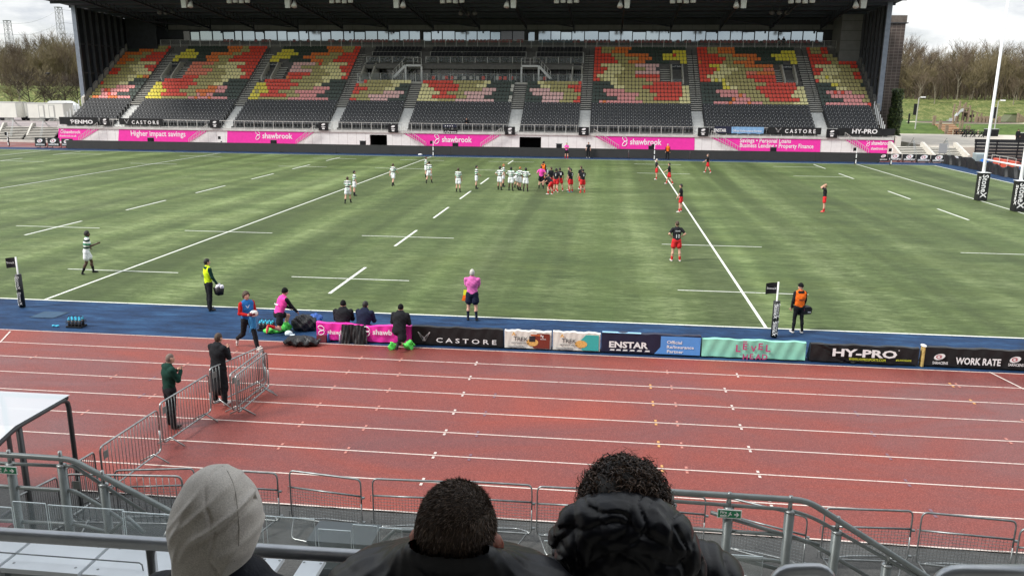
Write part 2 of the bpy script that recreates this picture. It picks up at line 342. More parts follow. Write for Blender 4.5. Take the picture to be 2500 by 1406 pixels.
b.box((XL+.3,85.7,.0),(XR-.3,85.9,5.2))
b.build('terrace',None,GS)
# stepped aisles
NOSE=mat('step_nosing',(.62,.60,.54),.7,var=.12,vs=6); RIS=mat('step_riser',(.045,.043,.042),.8); 
def aisle(x0,x1,i0,i1,parent,name='stairway'):
    b=MB()
    for i in range(i0,i1):
        for h in (0,.5):
            y=yc(i)-.42+h*.78; z=tz(i)-.50+ (h+.5)*.50
            b.use(RIS).box((x0,y-.40,z-.24),(x1,y+.39,z-.002)); b.use(NOSE).box((x0+.01,y-.412,z-.085),(x1-.01,y-.36,z+.004))
    return b.build(name,None,parent)
for (x0,x1) in AIS:
    top=15
    if x0>XD0 and x1<XF1: top=6
    s=aisle(x0,x1,0,top,GS)
    if top==15:
        r=MB().use(BLACK); xm=(x0+x1)/2
        for i in range(1,15,1): r.tube([(xm,yc(i),tz(i)-.1),(xm,yc(i),tz(i)+.95)],.02,5)
        r.tube([(xm,yc(1),tz(1)+.95),(xm,yc(14),tz(14)+.95)],.022,5)
        r.build('handrail',None,s)
# ---- seats
SC={'R':(.90,.085,.045),'O':(.95,.24,.05),'C':(.95,.27,.16),'T':(.52,.45,.17),'Y':(.95,.80,.08),'L':(.95,.86,.42),'D':(.045,.068,.050),'P':(.95,.38,.36),'K':(.95,.58,.54),'W':(.62,.60,.52),'S':(.013,.014,.017),'M':(.28,.014,.026),'B':(.03,.09,.16)}
SM={k:mat('seat_plastic_'+n,c,.42,var=.08,vs=3) for (k,c),n in zip(SC.items(),['red','orange','coral','olive','yellow','straw','dark_green','pink','pale_pink','bleached','black','maroon','blue'])}
def seat_geo(b,x,y,z,m,w=.44):
    b.use(m); h=w/2
    # backrest shell with cut corners, leaning back
    def shell(z0,z1,y0,y1,t,c):
        pts=[(-h,z0),(h,z0),(h,z1-c),(h-c,z1),(-h+c,z1),(-h,z1-c)]
        b.prism(pts,lambda p,q:(x+p[0],y+y0+(y1-y0)*(p[1]-z0)/(z1-z0)+q,z+p[1]),0,t)
    shell(.46,.80,.10,.18,.03,.06)
    h=w/2-.025; shell(.36,.56,-.02,.04,.05,.03)
def seat_foot(b,x,y,z): b.use(STEELD).box((x-.02,y+.0,z),(x+.02,y+.12,z+.42))
def parse(s):
    o=''
    for t in s.split(): o+=t[0]*int(t[1:])
    return o
PAT={
'A':"D4 O6 T4 R1|D4 O6 T4 R1|O6 T4 R5|O2 T7 R6|O5 T3 R7|O3 T4 L6 R1|T5 L6 R4|R3 T4 L5 R2|R3 T7 L5|T7 L3 Y2 O2|T8 L2 D4|R1 T5 L3 D5|T6 P6 D2|T2 P1 R1 O1 P6 D3|T3 P2 R1 P2 D6|T1 O2 P3 O2 P4 D1",
'B':"_2 D14 O5 T3 R6|_2 Y4 D12 O4 T3 R6|_1 Y7 D4 O7 T4 R7|Y7 D3 O4 T6 R9|Y2 _3 D6 O5 T3 R10|_7 C8 T4 L6 R4|_7 C4 T6 L6 R6|_7 C8 T4 L5 R4|_7 C7 T6 L6 R2|_7 R5 T7 L6 R3|_2 R9 T10 L2 D6|Y2 R11 T5 L3 D7|Y3 R8 T7 O3 P3 D5|Y5 R4 T5 O6 P3 D5|Y4 R8 T3 P1 O2 P2 D8|Y5 T8 P2 O1 P3 O1 P5 D3",
'C':"_2 D15 O5 T4 R2|_2 Y4 D12 O5 T3 R2|_1 Y7 D4 O6 T4 R5|Y6 D4 O4 T7 R6|Y3 _3 D7 O5 T3 R7|_8 K7 T1 R1 T2 L6 R2|_8 K3 T6 L6 R4|_8 K7 T4 L5 R3|_8 R7 T6 L5 R1|_8 O1 R4 T6 L6 R2|_2 R8 T10 L2 D5|Y3 R11 T5 L3 D7|Y4 R8 T7 P6 D4|Y1 T1 Y3 R3 T6 P9 D5|Y3 R8 T4 P5 D7|Y3 T9 P12 D3",
'D':"_2 R1 T7 L6|R1 T10 L2 D3|R4 T5 L3 D4|R2 T8 K6 D1|T5 K9 D2|R2 T4 K5 D5",
'E':"R8 T7 L2 D6|L2 R8 T4 L3 D6 W1|L3 R6 T6 K4 D3 W1|L5 R2 T4 K7 D5|L3 R6 T3 K4 D6 W1|L5 T5 K10 D3 W1",
'F':"D3 L2 T9 R1|D4 L3 T5 R4|D1 K6 T6 R2|D2 K9 T5|D4 K5 T3 R1|D5 K5 T4 R2",
'G':"R2 T4 O5 D16|R2 T3 O5 D13 Y4|R5 T4 O7 D4 Y3 R1 Y3|R6 T7 O4 D3 Y7|R7 T3 O5 D7 _3 Y2|R2 L6 T4 K7 _8|R4 L4 T6 K3 _8|R3 L5 T4 K7 _8|R1 L5 T6 R7 _8|R2 T1 L4 T8 C4 _8|D5 L2 T10 R8 _2|D6 L3 T5 R11 L2|D3 P6 T7 R9 L2|D4 P9 T5 R7 L2|D7 P5 T5 R7 L3|D2 P1 O1 P10 T10 L3",
'H':"R3 T3 O5 D16|R3 T3 O5 D12 Y4|R6 T4 O6 D4 Y7|R7 T6 O4 D3 Y6|O1 R6 T3 O5 D8 _2 Y2|R3 Y3 L2 T5 O7 _7|R5 Y1 L5 T6 C3 _7|R4 L5 T4 C2 O5 _7|R2 L5 T6 R7 _7|R3 L1 Y1 L1 Y1 T7 R6 _7|D6 Y1 L1 T10 R8 _2|D6 Y1 L2 T5 R10 L2|D4 P6 T7 R9 L3|D5 P5 O1 P1 T6 R7 L4|D8 O1 P4 T5 R8 L2|D3 P4 O1 P4 O1 P4 T8 L4",
'I':"R1 T3 R3 _7|R1 T3 R3 _7|R4 T3 _6|R5 T3 _5|R6 T2 R5|R1 L6 T4 R2|R3 L6 T5|R2 L5 T4 R2|L3 Y1 L1 T6 R2|R1 L6 T6|D4 Y2 T6 D1|D5 L3 T5|D2 P2 R1 P1 R1 P2 T4|D3 P9 T1|D6 P5 T2|D1 P10 R1"}
allseats=[]
for k in keys:
    x0,x1=SEC[k]; rows=PAT[k].split('|'); nr=len(rows)
    n=max(round((x1-x0)/.485),1); w=(x1-x0)/n
    for r,row in enumerate(rows):
        i=nr-1-r; s=parse(row)
        for j in range(n):
            c=s[min(int((j+.5)*len(s)/n),len(s)-1)]
            if c!='_': allseats.append((i,x0+w*(j+.5),c,w))
allseats.sort(key=lambda q:(q[0],abs(q[1]-20)))
protos={}
def seat_obj(proto_key,m,x,y,z,parent,w=.44,foot=True):
    if proto_key not in protos:
        b=MB(); seat_geo(b,0,0,0,m,w); 
        if foot: seat_foot(b,.235,0,0)
        me=b.build('seat'); protos[proto_key]=me.data; bpy.data.objects.remove(me)
    o=bpy.data.objects.new('seat',protos[proto_key]); link(o); o.parent=parent; off=wloc(parent); o.location=(x-off.x,y-off.y,z-off.z); return o
for (i,x,c,w) in allseats[:100]: seat_obj(c,SM[c],x,yc(i),tz(i),GS)
b=MB()
for (i,x,c,w) in allseats[100:]: seat_geo(b,x,yc(i)+random.uniform(-.01,.01),tz(i),SM[c],w-.055)
tag(b.build('seat_rows',None,GS),kind='stuff')
# ---- vomitories
VW=mat('vomitory_wall',(.60,.58,.50),.8,var=.12,vs=2)
def vom(x0,x1,steps,i0=6,i1=11):
    b=MB().use(VW); z0=tz(i0)-.47; zt=tz(i1)+.25; yf=yc(i0)-.42
    for x in (x0,x1-.18):   # side walls, raked top
        b.prism([(yf,z0),(yc(i1)+.3,z0),(yc(i1)+.3,zt),(yc(i1)-1.2,zt),(yf,z0+1.1)],lambda p,t:(t,p[0],p[1]),x,x+.18)
    v=b.build('vomitory',None,GS)
    b=MB().use(BLACK).box((x0+.18,yc(i1)-.5,z0+.01),(x1-.18,yc(i1)-.3,zt-.9)); b.use(DARKST).box((x0+.18,yc(i1)-1.1,zt-.95),(x1-.18,yc(i1)-.9,zt)); b.build('doorway',None,v)
    b=MB().use(STEELD)
    xm=(x0+x1)/2
    for x in (x0+.5,xm,x1-.5): b.bar((x,yc(i1)-.52,z0),(x,yc(i1)-.52,zt-1.),.05)
    b.build('door_frame',None,v)
    text('sign_lettering','StoneX Stadium',.27,(xm,yc(i1)-1.12,zt-.38),(1,0,0),(0,0,1),WHITEL,v,sx=.9)
    g=MB().use(GLASSB).box((x0+.05,yf-.05,z0+.15),(x1-.05,yf-.03,z0+1.15)); g.build('glass_balustrade',None,v)
    if steps: aisle(*steps,i0,i1,GS)
GLASSB=glassmat('balustrade_glass',(.45,.50,.50),.10,.3)
wsec=lambda k,f:SEC[k][0]+(SEC[k][1]-SEC[k][0])*f
vom(wsec('B',.02),wsec('B',.145),(wsec('B',.15),wsec('B',.25)))
vom(wsec('C',.02),wsec('C',.145),(wsec('C',.15),wsec('C',.25)))
vom(wsec('D',.03),wsec('D',.25),None)
vom(wsec('F',.80),wsec('F',1.0),None)
vom(wsec('G',.82),wsec('G',.95),(wsec('G',.71),wsec('G',.815)))
vom(wsec('H',.82),wsec('H',.95),(wsec('H',.735),wsec('H',.815)))
# ---- hospitality recess in the middle
PZ=tz(5)+.58; PYF=yc(5)+.38
b=MB().use(DKCON); b.box((XD0,PYF,PZ-1.5),(XF1,99,PZ)); b.use(CONCW).box((XD0+.1,PYF-.05,PZ-.25),(XF1-.1,PYF-.004,PZ+.03)); b.build('platform',None,GS)
REC=mat('recess_glass',(.02,.022,.025),.12,spec=.9)
yr=95.6
b=MB().use(REC); b.box((XD0,yr,PZ),(XF1,yr+.1,11.2)); b.use(STEELD)
for x in np.arange(XD0,XF1,1.25): b.box((x,yr-.05,PZ),(x+.06,yr-.002,10.65))
b.use(WHITE)
for u in (1063,1100,1207,1243,1003,1383): 
    x=float(PY(u,180,yr)[0]); b.box((x,yr-.08,PZ),(x+.07,yr-.05,10.6)); b.box((x+.35,yr-.08,PZ),(x+.42,yr-.05,10.6))
b.build('suite_windows',None,GS)
b=MB().use(mat('dark_fascia',(.010,.013,.024),.5)).box((XD0+.05,yr-1.6,10.7),(XF1-.05,yr-.1,11.6)); b.build('fascia',None,GS)
c=PY(1152,161,yr-1.62); text('fascia_emblem','F:',.55,c,(1,0,0),(0,0,1),mat('lilac',(.45,.45,.75),.5),GS)
# upper block of black seats over the recess
xs3=[(float(PY(a,140,93)[0]),float(PY(c,140,93)[0])) for a,c in ((900,1018),(1044,1279),(1307,1421))]
UB=MB(); dk=MB().use(DKCON)
for r in range(5):
    y=93.2+.85*r; z=11.15+.47*r
    dk.box((XD0,y-.42,z-.6),(XF1,y+.43,z))
    for (x0,x1) in xs3:
        n=int((x1-x0)/.52)
        for j in range(n): seat_geo(UB,x0+(j+.5)*(x1-x0)/n,y,z,SM['S'],.45)
dk.build('upper_terrace',None,GS); tag(UB.build('upper_seat_rows',None,GS),kind='stuff')
RAIL=mat('pale_rail',(.58,.58,.55),.45,.3)
def rail_run(x0,x1,y,z,h,step,bars=0,glass=False,name='balustrade',parent=None,rows=1):
    b=MB().use(RAIL)
    b.tube([(x0,y,z+h),(x1,y,z+h)],.028,6)
    if rows>1: b.tube([(x0,y,z+.1),(x1,y,z+.1)],.022,5)
    n=max(1,round((x1-x0)/step))
    for k in range(n+1): x=x0+(x1-x0)*k/n; b.box((x-.03,y-.03,z),(x+.03,y+.03,z+h))
    if bars:
        m=int((x1-x0)/bars)
        for k in range(m): x=x0+(k+.5)*bars; b.box((x-.011,y-.011,z+.1),(x+.011,y+.011,z+h))
    if glass: b.use(GLASSB).box((x0,y-.006,z+.12),(x1,y+.006,z+h-.08))
    return b.build(name,None,parent or GS)
for (x0,x1) in xs3:
    rail_run(x0-.2,x1+.2,92.7,11.35,.9,1.7,glass=True)
    rail_run(x0-.1,x1+.1,93.2+.85*2+.45,11.15+.47*2+.2,.75,5)
rail_run(XD0+.2,XF1-.2,PYF+.15,PZ,1.15,1.65,glass=True,name='platform_balustrade')
# white stairs each side of the centre block
def wstair(xl,xt,xe,name='balcony_stair'):   # low end, top of flight, end of landing
    b=MB().use(WHITE); y0,y1=92.1,93.0; zt=11.0; zb=9.3
    b.bar(((xl),y0,zb),(xt,y0,zt),.08,.32); b.bar((xl,y1,zb),(xt,y1,zt),.08,.32); b.box((min(xt,xe),y0,zt-.15),(max(xt,xe),y1,zt+.12))
    for x in (xt,xe): b.box((x-.12,y0,PZ),(x+.12,y0+.2,zt-.15))
    n=9
    for k in range(n): x=xl+(xt-xl)*k/n; z=zb+(zt-zb)*k/n; b.box((x-.1,y0+.05,z-.02),(x+.25,y1-.05,z+.03))
    s=b.build(name,None,GS)
    b=MB().use(RAIL)
    pts=[(xl,y0,zb+1),(xt,y0,zt+1.05),(xe,y0,zt+1.05)]; b.tube(pts,.035,6); b.tube([(x,y,z-.5) for x,y,z in pts],.02,5)
    for k in range(5): x=xl+(xt-xl)*k/4; z=zb+(zt-zb)*k/4; b.box((x-.035,y0-.03,z),(x+.035,y0+.03,z+1.02))
    for x in (xt,(xt+xe)/2,xe): b.box((x-.035,y0-.03,zt),(x+.035,y0+.03,zt+1.05))
    b.build('handrail',None,s)
q=lambda u:float(PY(u,175,92.1)[0])
wstair(q(960),q(990),q(1029)); wstair(q(1344),q(1315),q(1273))
# platform furniture glimpsed: stools in front of the doors
for u,cn in ((1058,'R'),(1083,'W'),(1090,'R'),(1103,'R'),(1112,'W'),(1125,'D'),(1134,'W'),(1150,'W'),(1166,'W'),(1180,'R'),(1214,'W'),(1221,'R'),(1233,'R'),(1253,'R'),(1256,'W'),(1320,'W'),(1330,'R')):
    p=PY(u,195,94.3); b=MB().use(SM[cn]); b.prism([(-.22,.42),(.22,.42),(.24,.5),(.2,.88),(-.2,.88),(-.24,.5)],lambda a,t:(p[0]+a[0],94.3+t,PZ+a[1]),0,.06); b.box((p[0]-.22,93.95,PZ+.40),(p[0]+.22,94.3,PZ+.46))
    b.use(BLACK)
    for sx in (-.2,.2):
        for yy in (93.98,94.28): b.bar((p[0]+sx,yy,PZ),(p[0]+sx*.9,yy,PZ+.41),.03)
    cl={'R':'red','W':'white','D':'dark green'}[cn]; CN=globals().setdefault('CHN',[0]); CN[0]+=1; wh=['first','second','third','fourth','fifth','sixth','seventh','eighth','ninth','tenth','eleventh','twelfth','thirteenth','fourteenth','fifteenth','sixteenth','last'][CN[0]-1]
    tag(b.build('platform_chair',loc=(p[0],94.1,PZ)),cl+' chair behind the central balustrade, '+wh+' of the row from the left','chair','chairs on the hospitality platform')
# ---- back wall with windows
YW=100.6; zf=lambda v:float(PY(1220,v,YW)[2]); z_wb=zf(107); z_w0=zf(101); z_w1=zf(77); z_fa=zf(62)
b=MB().use(mat('grey_fascia',(.17,.17,.165),.7,var=.12,vs=1)); xw0=float(PY(407,90,YW)[0]); xw1=float(PY(2035,90,YW)[0])
b.box((xw0,YW-.25,z_w1+.22),(xw1,YW,z_fa)); 
for x in np.arange(xw0,xw1,1.9): b.use(DARKST).box((x,YW-.256,z_w1+.22),(x+.03,YW-.252,z_fa))
b.build('fascia_panels',None,GS)
b=MB().use(DARKST); b.box((XL+.3,YW+.12,10.5),(XR-.3,YW+.6,19)); b.build('back_wall',None,GS)
WG=mat('window_glass',(.36,.42,.46),.06,.9); 
DKG=mat('dark_glass',(.02,.022,.026),.08,spec=.9)
frm=MB().use(DARKST); frm.box((xw0,YW-.1,14.16),(xw1,YW+.1,z_w0)); frm.box((xw0,YW-.14,z_w1),(xw1,YW+.1,z_w1+.215))
edges=[]
us=[447,465,488,519,545,573,592,623,646,677,701,730,754,784,808,839,865,892,922,949,976,999,1026,1033,1053,1080,1111,1138,1165,1197,1222,1251,1281,1289,1306,1314,1345,1369,1396,1427,1461,1487,1516,1544,1577,1609,1636,1664,1698,1723,1752,1783,1812,1842,1876,1900,1931,1960,1993,2010]
for k in range(0,len(us)-1):
    x0=float(PY(us[k],90,YW)[0]); x1=float(PY(us[k+1],90,YW)[0]); w=x1-x0
    if w<.9: frm.box((x0,YW-.12,z_w0),(x1,YW+.1,z_w1)); continue
    edges.append((x0,x1))
for (x0,x1) in edges:
    frm.box((x0-.06,YW-.12,z_w0),(x0+.06,YW+.1,z_w1))
wf=frm.build('window_frame',None,GS)
for n,(x0,x1) in enumerate(edges):
    g=MB().use(DKG if (n in (0,) or 29<=n<=30) else WG); g.box((x0+.06,YW-.02+.0*n,z_w0),(x1-.06 ,YW+.01,z_w1-.02-(.12 if n%3==1 else 0))); 
    tlt=random.uniform(-.004,.004); g.v=[(x,y+tlt*(z-z_w0),z) for x,y,z in g.v]; g.build('window',None,GS)
# maroon and blue seats on the top walkway, and its railing
zr=tz(16)+.1; ms=MB()
for x in np.arange(float(PY(505,105,98.9)[0]),float(PY(2010,105,98.9)[0]),.56):
    u=x; 
    if random.random()<.16: continue
    pj=1250+F*(np.dot(np.array([x,98.9,zr])-CP,AR)/np.dot(np.array([x,98.9,zr])-CP,AF))
    if pj<840 and (int(x*.35)%2==0): continue
    if 1280<pj<1310 or 1026<pj<1050: continue
    seat_geo(ms,x,99.1,14.2,SM['B'] if 1308<pj<1396 else SM['M'],.47)
tag(ms.build('walkway_seat_row',None,GS),kind='stuff')
rail_run(float(PY(395,108,98.2)[0]),float(PY(2040,108,98.2)[0]),97.9,13.75,1.05,1.6,bars=.17,name='walkway_railing')
# concrete return walls: shade put into the left one's colour, right one pale as lit
b=MB().use(DARKST); b.box((XL+.4,YW-3.0,12),(xw0,YW-2.8,19)); b.build('left_return_wall',None,GS)
b=MB().use(mat('right_panel',(.24,.24,.235),.8,var=.1,vs=1.5)); xr0=float(PY(2045,100,97)[0]); xr1=float(PY(2113,100,97)[0])
b.box((xr0,95.6,tz(12)-.3),(xr1,96,18.6)); b.box((xw1,96,tz(14)),(xr0+.1,YW,18.6))
b.use(DARKST)
for z in (13.4,14.7,16.0,17.3): b.box((xr0,95.59,z),(xr1,95.597,z+.04))
b.build('right_return_wall',None,GS)
# raked end walls
EW=mat('end_wall_concrete',(.50,.47,.42),.8,var=.1,vs=2)
for (x0,x1,m) in ((XL-.05,XL+.35,EW),(XR-.35,XR+.05,mat('end_wall_grey',(.26,.26,.25),.8,var=.1,vs=2))):
    b=MB().use(m); b.prism([(85.4,tz(0)-2.5),(99,tz(16)-2.5),(99,tz(16)+.75),(98.2,tz(16)+.75),(85.4,tz(0)+.55)],lambda p,t:(t,p[0],p[1]),x0,x1); b.build('end_wall',None,GS)
# side screens: dark fins and glazing above the rake, steel edge column
ST2=mat('blue_grey_steel',(.22,.25,.30),.5,.4,var=.15,vs=2)
for x,sg in ((XL,1),(XR,-1)):
    b=MB().use(mat('side_glazing',(.018,.020,.026),.35,spec=.6)); b.prism([(86.1,tz(0)+.5),(99.5,tz(16)+.7),(99.5,17.9),(86.1,18.6)],lambda p,t:(x+t,p[0],p[1]),-.08,-.03)
    sc=b.build('side_screen',None,GS)
    b=MB().use(mat('fin_grey',(.075,.08,.092),.6,var=.2,vs=2))
    for y in np.arange(87.6,99.5,1.55):
        zb=tz((y-86)/.78)+.3; b.box((x-.02 if sg>0 else x-.4,y-.07,zb),(x+.4 if sg>0 else x+.02,y+.07,18.5))
    for z in (9.6,13.6,): 
        yy=86.2; ye=86+.78*(z-tz(0))/.50; b.box((x-.01 if sg>0 else x-.22,86.2,z-.1),(x+.22 if sg>0 else x+.01,ye,z+.1))
    b.build('fins',None,sc)
    b=MB().use(ST2).box((x-.3,85.7,tz(0)-.2),(x+.3,86.1,18.75)); b.build('corner_column',None,GS)
# roof
RZ=lambda y:18.75+.045*(86-y)
b=MB().use(mat('roof_soffit',(.048,.060,.080),.7,var=.15,vs=.8))
x0,x1=XL-1.0,XR+1.0; y0,y1=73.5,101.5
b.hexa([(x0,y0,RZ(y0)),(x1,y0,RZ(y0)),(x1,y1,RZ(y1)),(x0,y1,RZ(y1)),(x0,y0,RZ(y0)+.5),(x1,y0,RZ(y0)+.5),(x1,y1,RZ(y1)+.5),(x0,y1,RZ(y1)+.5)])
for y in (78,82,86,90,94,97): b.box((x0+.3,y-.12,RZ(y)-.34),(x1-.3,y+.12,RZ(y)-.004))
b.build('roof',None,GS)
xk0=float(PY(510,52,98.5)[0]); xk1=float(PY(1170,52,98.5)[0]); st=(xk1-xk0)/6
for k in range(-1,14):
    x=xk0+st*k
    if x<XL+1 or x>XR-1: continue
    b=MB().use(mat('truss_steel',(.020,.024,.032),.6))
    dep=lambda y:.35+ (y-74)/25*1.25
    b.bar((x,74,RZ(74)-dep(74)),(x,98.7,RZ(98.7)-dep(98.7)),.2,.2)
    ysn=list(np.arange(75,99,1.0))
    for q1,y in enumerate(ysn): b.bar((x,y,RZ(y)-.1),(x,y,RZ(y)-dep(y)),.09)
    for y,y2 in zip(ysn[::2],ysn[2::2]): b.bar((x,y,RZ(y)-.1),(x,y2,RZ(y2)-dep(y2)),.07)
    b.bar((x,98.7,RZ(98.7)),(x,98.7,RZ(98.7)-dep(98.7)-.5),.22)
    b.build('roof_truss',None,GS)
b=MB().use(mat('truss_steel',(.020,.024,.032),.6))
for k in range(-1,13,2):
    x=xk0+st*k
    if x+st>XR: continue
    b.tube(arc((max(x,XL+1),92,17.2),(x+st/2,93,16.9),(x+st,96,16.6),7),.1,6)
b.build('roof_braces',None,GS)
# ---- front wall with walkway, rail and banners
b=MB().use(WHITE); zt=2.02
xf0=float(PY(143,320,YF)[0]); xf1=float(PY(2182,340,YF)[0])
doors=[(float(PY(a,345,YF)[0]),float(PY(c,345,YF)[0])) for a,c in ((903,945),(1268,1321))]
x=xf0
for (d0,d1) in doors+[(xf1,None)]:
    b.box((x,YF,-.02),(d0,YF+.3,zt)); x=d1
for d0,d1 in doors: b.box((d0,YF,1.75),(d1,YF+.3,zt)); 
b.use(mat('walkway_edge',(.55,.55,.53),.7,var=.15,vs=2)).box((xf0,YF-.12,zt),(xf1,YF+.5,zt+.30))
b.use(mat('panel_joint',(.45,.44,.42),.8))
for x in np.arange(xf0+1,xf1,1.22):
    if not any(d0-.1<x<d1+.1 for d0,d1 in doors): b.box((x,YF-.004,.0),(x+.03,YF-.0005,zt-.02))
fw=b.build('front_wall',None,GS)
for d0,d1 in doors:
    b=MB().use(BLACK); b.box((d0,YF+5,-.02),(d1,YF+5.2,2)); b.box((d0-.2,YF+.31,-.02),(d0-.02,YF+5,2)); b.box((d1+.02,YF+.31,-.02),(d1+.2,YF+5,2)); b.box((d0-.2,YF+.31,1.8),(d1+.2,YF+5,1.95)); b.build('tunnel_opening',None,GS)  # interior coloured black to stand for the darkness inside the tunnel
rail_run(xf0,xf1,YF-.02,zt+.30,1.0,1.35,bars=0,name='front_railing',rows=2)
# pink panels (photo pixels on the wall plane) and stairs
def wq(u,v): p=PY(u,v,YF-.02); return (float(p[0]),float(p[2]))
def pink(us,vtop,vbot):
    (a,c,d,e)=us; za=2.0; zb=.30
    X=lambda u:float(PY(u,vtop,YF-.02)[0]); XB=lambda u:float(PY(u,vbot,YF-.02)[0])
    b=MB().use(PINK); b.prism([(XB(d),zb),(XB(e),zb),(X(c),za),(X(a),za)],lambda p,t:(p[0],YF-.03+t,p[1]),0,.02)
    return b.build('pink_banner_panel',None,GS)
PK=[((143,243,143,195),311,355),((290,508,290,462),313,360),((555,768,555,722),318,362),((985,1224,1042,1172),326,366),((1450,1696,1512,1695),334,370),((1735,2004,1808,2002),338,372),((2062,2182,2122,2180),341,374)]
PKO=[pink(*q1) for q1 in PK]
def wtext(k,s,u,v,hpx,parent,m=WHITEL,bold=.01,align='LEFT',sx=1.,name='lettering',Y=YF-.033,u1=None):
    p=PY(u,v,Y); size=hpx*(Y+26.84)/F; return text(name,s,size,p,(1,0,0),(0,0,1),m,parent,bold,align,sx=sx,width=(float(PY(u1,v,Y)[0]-p[0]) if u1 else None))
def logo8(u,v,h,parent,Y=YF-.036):  # two stacked rounded loops
    p=PY(u,v,Y); s=h*(Y+26.84)/F; b=MB().use(WHITEL)
    for zc,sk in ((s*.25,.1),(s*.73,-.1)):
        pts=[(p[0]+s*.24*math.cos(t)*(abs(math.cos(t))**-.45 if abs(math.cos(t))>.05 else 1)*.8+sk*s*math.sin(t),Y,p[2]+zc+s*.22*math.sin(t)) for t in np.linspace(0,2*math.pi,17)]
        b.tube(pts,s*.035,4,False)
    b.build('emblem',None,parent)
logo8(152,326,17,PKO[0]); wtext(0,'shawbrook',155,326,12,PKO[0],u1=197); wtext(0,'shawbrook.co.uk',146,334,7,PKO[0],u1=187)
wtext(0,'Higher impact savings',320,332,19,PKO[1],u1=453,bold=.014)
logo8(630,342,24,PKO[2]); wtext(0,'shawbrook',641,338,19,PKO[2],u1=714,bold=.02)
logo8(1067,352,24,PKO[3]); wtext(0,'shawbrook',1079,347,19,PKO[3],u1=1152,bold=.02)
logo8(1525,358,24,PKO[4]); wtext(0,'shawbrook',1538,353,19,PKO[4],u1=1615,bold=.02)
wtext(0,'Savings • Personal Loans',1806,348,14,PKO[5],bold=.016,u1=1931); wtext(0,'Business Lending • Property Finance',1806,360,14,PKO[5],bold=.016,u1=1986)
logo8(2119,358,15,PKO[6]); wtext(0,'shawbrook',2127,354,13,PKO[6],bold=.02,u1=2176); wtext(0,'shawbrook.co.uk',2126,366,9,PKO[6],bold=.02,u1=2174)
# diagonal stairs rails in front of the wall
def frail(u0,u1,down):     # from top (u0) to ground (u1)
    p=PY(u0,322,YF-.5); q1=PY(u1,372,YF-.5); b=MB().use(RAIL); xA,xB=float(p[0]),float(q1[0]); n=12
    for dz in (2.9,2.35): b.tube([(xA,YF-.5,dz),(xB,YF-.5,dz-2.0)],.03,5)
    for k in range(n+1): x=xA+(xB-xA)*k/n; z=2.9-2*k/n; b.box((x-.02,YF-.52,max(z-1.0,0)),(x+.02,YF-.48,z))
    b.build('stair_railing',None,GS)
for a,c in ((240,196),(508,463),(768,724),(985,1040),(1224,1173),(1450,1510),(1737,1806),(2064,2120)): frail(a,c,1)
# black gate signs
for (u,v) in ((257,307),(525,313),(790,319),(960,324),(1245,330),(1425,331),(1716,333),(2030,337)):
    p=PY(u,v,YF-.25); b=MB().use(BLACK); w=.66; b.box((p[0]-w,YF-.28,p[2]),(p[0]+w,YF-.22,p[2]+1.05)); s=b.build('gate_sign',None,GS)
    b=MB().use(WHITEL); cx,cz=p[0],p[2]+.78; b.add([(cx+.26*math.cos(t),YF-.285,cz+.13*math.sin(t)+.05*math.cos(t)) for t in np.linspace(0,2*math.pi,15)[:-1]],[tuple(range(14))]); b.box((cx-.26,YF-.286,p[2]+.42),(cx+.26,YF-.283,p[2]+.50)); b.box((cx-.17,YF-.286,p[2]+.16),(cx+.17,YF-.283,p[2]+.34)); b.build('emblem',None,s)
# banners on the front rail
def banner(u0,u1,v0,v1,m,label,txt=None,hp=10,tu=None,tv=None,bold=.02,sx=1.,tm=WHITEL,Y=YF-.10,tu1=None):
    a=PY(u0,v0,Y); c=PY(u1,v1,Y); z1=float(PY(u0,v0,Y)[2]); z0=float(PY(u1,v1,Y)[2]); b=MB().use(m)
    n=40; ph=random.random()*6
    b.grid(lambda s,t:(a[0]+(c[0]-a[0])*s,Y-.03+.018*math.sin(s*37+ph)*(1-.6*t)+.012*math.sin(s*83+t*4),z0+(z1-z0)*t+(-.03*math.sin(s*21+ph) if t<.01 else 0)),n,4)
    b.grid(lambda s,t:(a[0]+(c[0]-a[0])*s,Y+.02,z0+(z1-z0)*t),1,1)
    cx=(a[0]+c[0])/2
    o=b.build('banner',None,None,True,loc=(cx,Y,z0)); tag(o,label,'banner')
    if txt: wtext(0,txt,tu,tv,hp,o,tm,bold,'LEFT',sx,Y=Y-.07,u1=tu1)
    return o
def wings(o,c,s,ux,uy,m=WHITEL,world=True):
    b=MB().use(m); c=Vector(tuple(map(float,c))); ux=Vector(ux).normalized(); uy=Vector(uy).normalized()
    for sg in (-1,1):
        for k in range(6):
            a0=Vector((sg*.06,-.30+.055*k)); a1=Vector((sg*(.22+.055*k),-.05+.10*k)); w=.042+.012*k*.2
            q=[a0+Vector((-sg*w,0)),a0+Vector((sg*w,-.02)),a1+Vector((sg*w,0)),a1+Vector((-sg*w*.2,.03))]
            if sg<0: q=q[::-1]
            b.add([c+ux*p.x*s+uy*p.y*s for p in q],[(0,1,2,3)])
    return b.build('wing_emblem',None,o,world=world)
o=banner(144,240,286,305,BLACKV,'black banner with PENMO lettering hung on the left end of the front rail','ENMO',13,183,302,.03,tu1=227); wtext(0,'Ƥ',172,302,13,o,Y=YF-.17,bold=.03)
o=banner(290,398,289,306,BLACKV,'black banner with CASTORE lettering on the front rail above the Higher impact savings panel','C A S T O R E',12,322,303,.02,tu1=388); wings(o,PY(309,298,YF-.17),.62,(1,0,0),(0,0,1))
o=banner(1745,1790,309,326,mat('navy_vinyl',(.014,.018,.045),.45,bump=.2,bs=5),'navy banner with ENSTAR lettering on the front rail','ENSTAR',10,1743,322,.03,tu1=1773); 
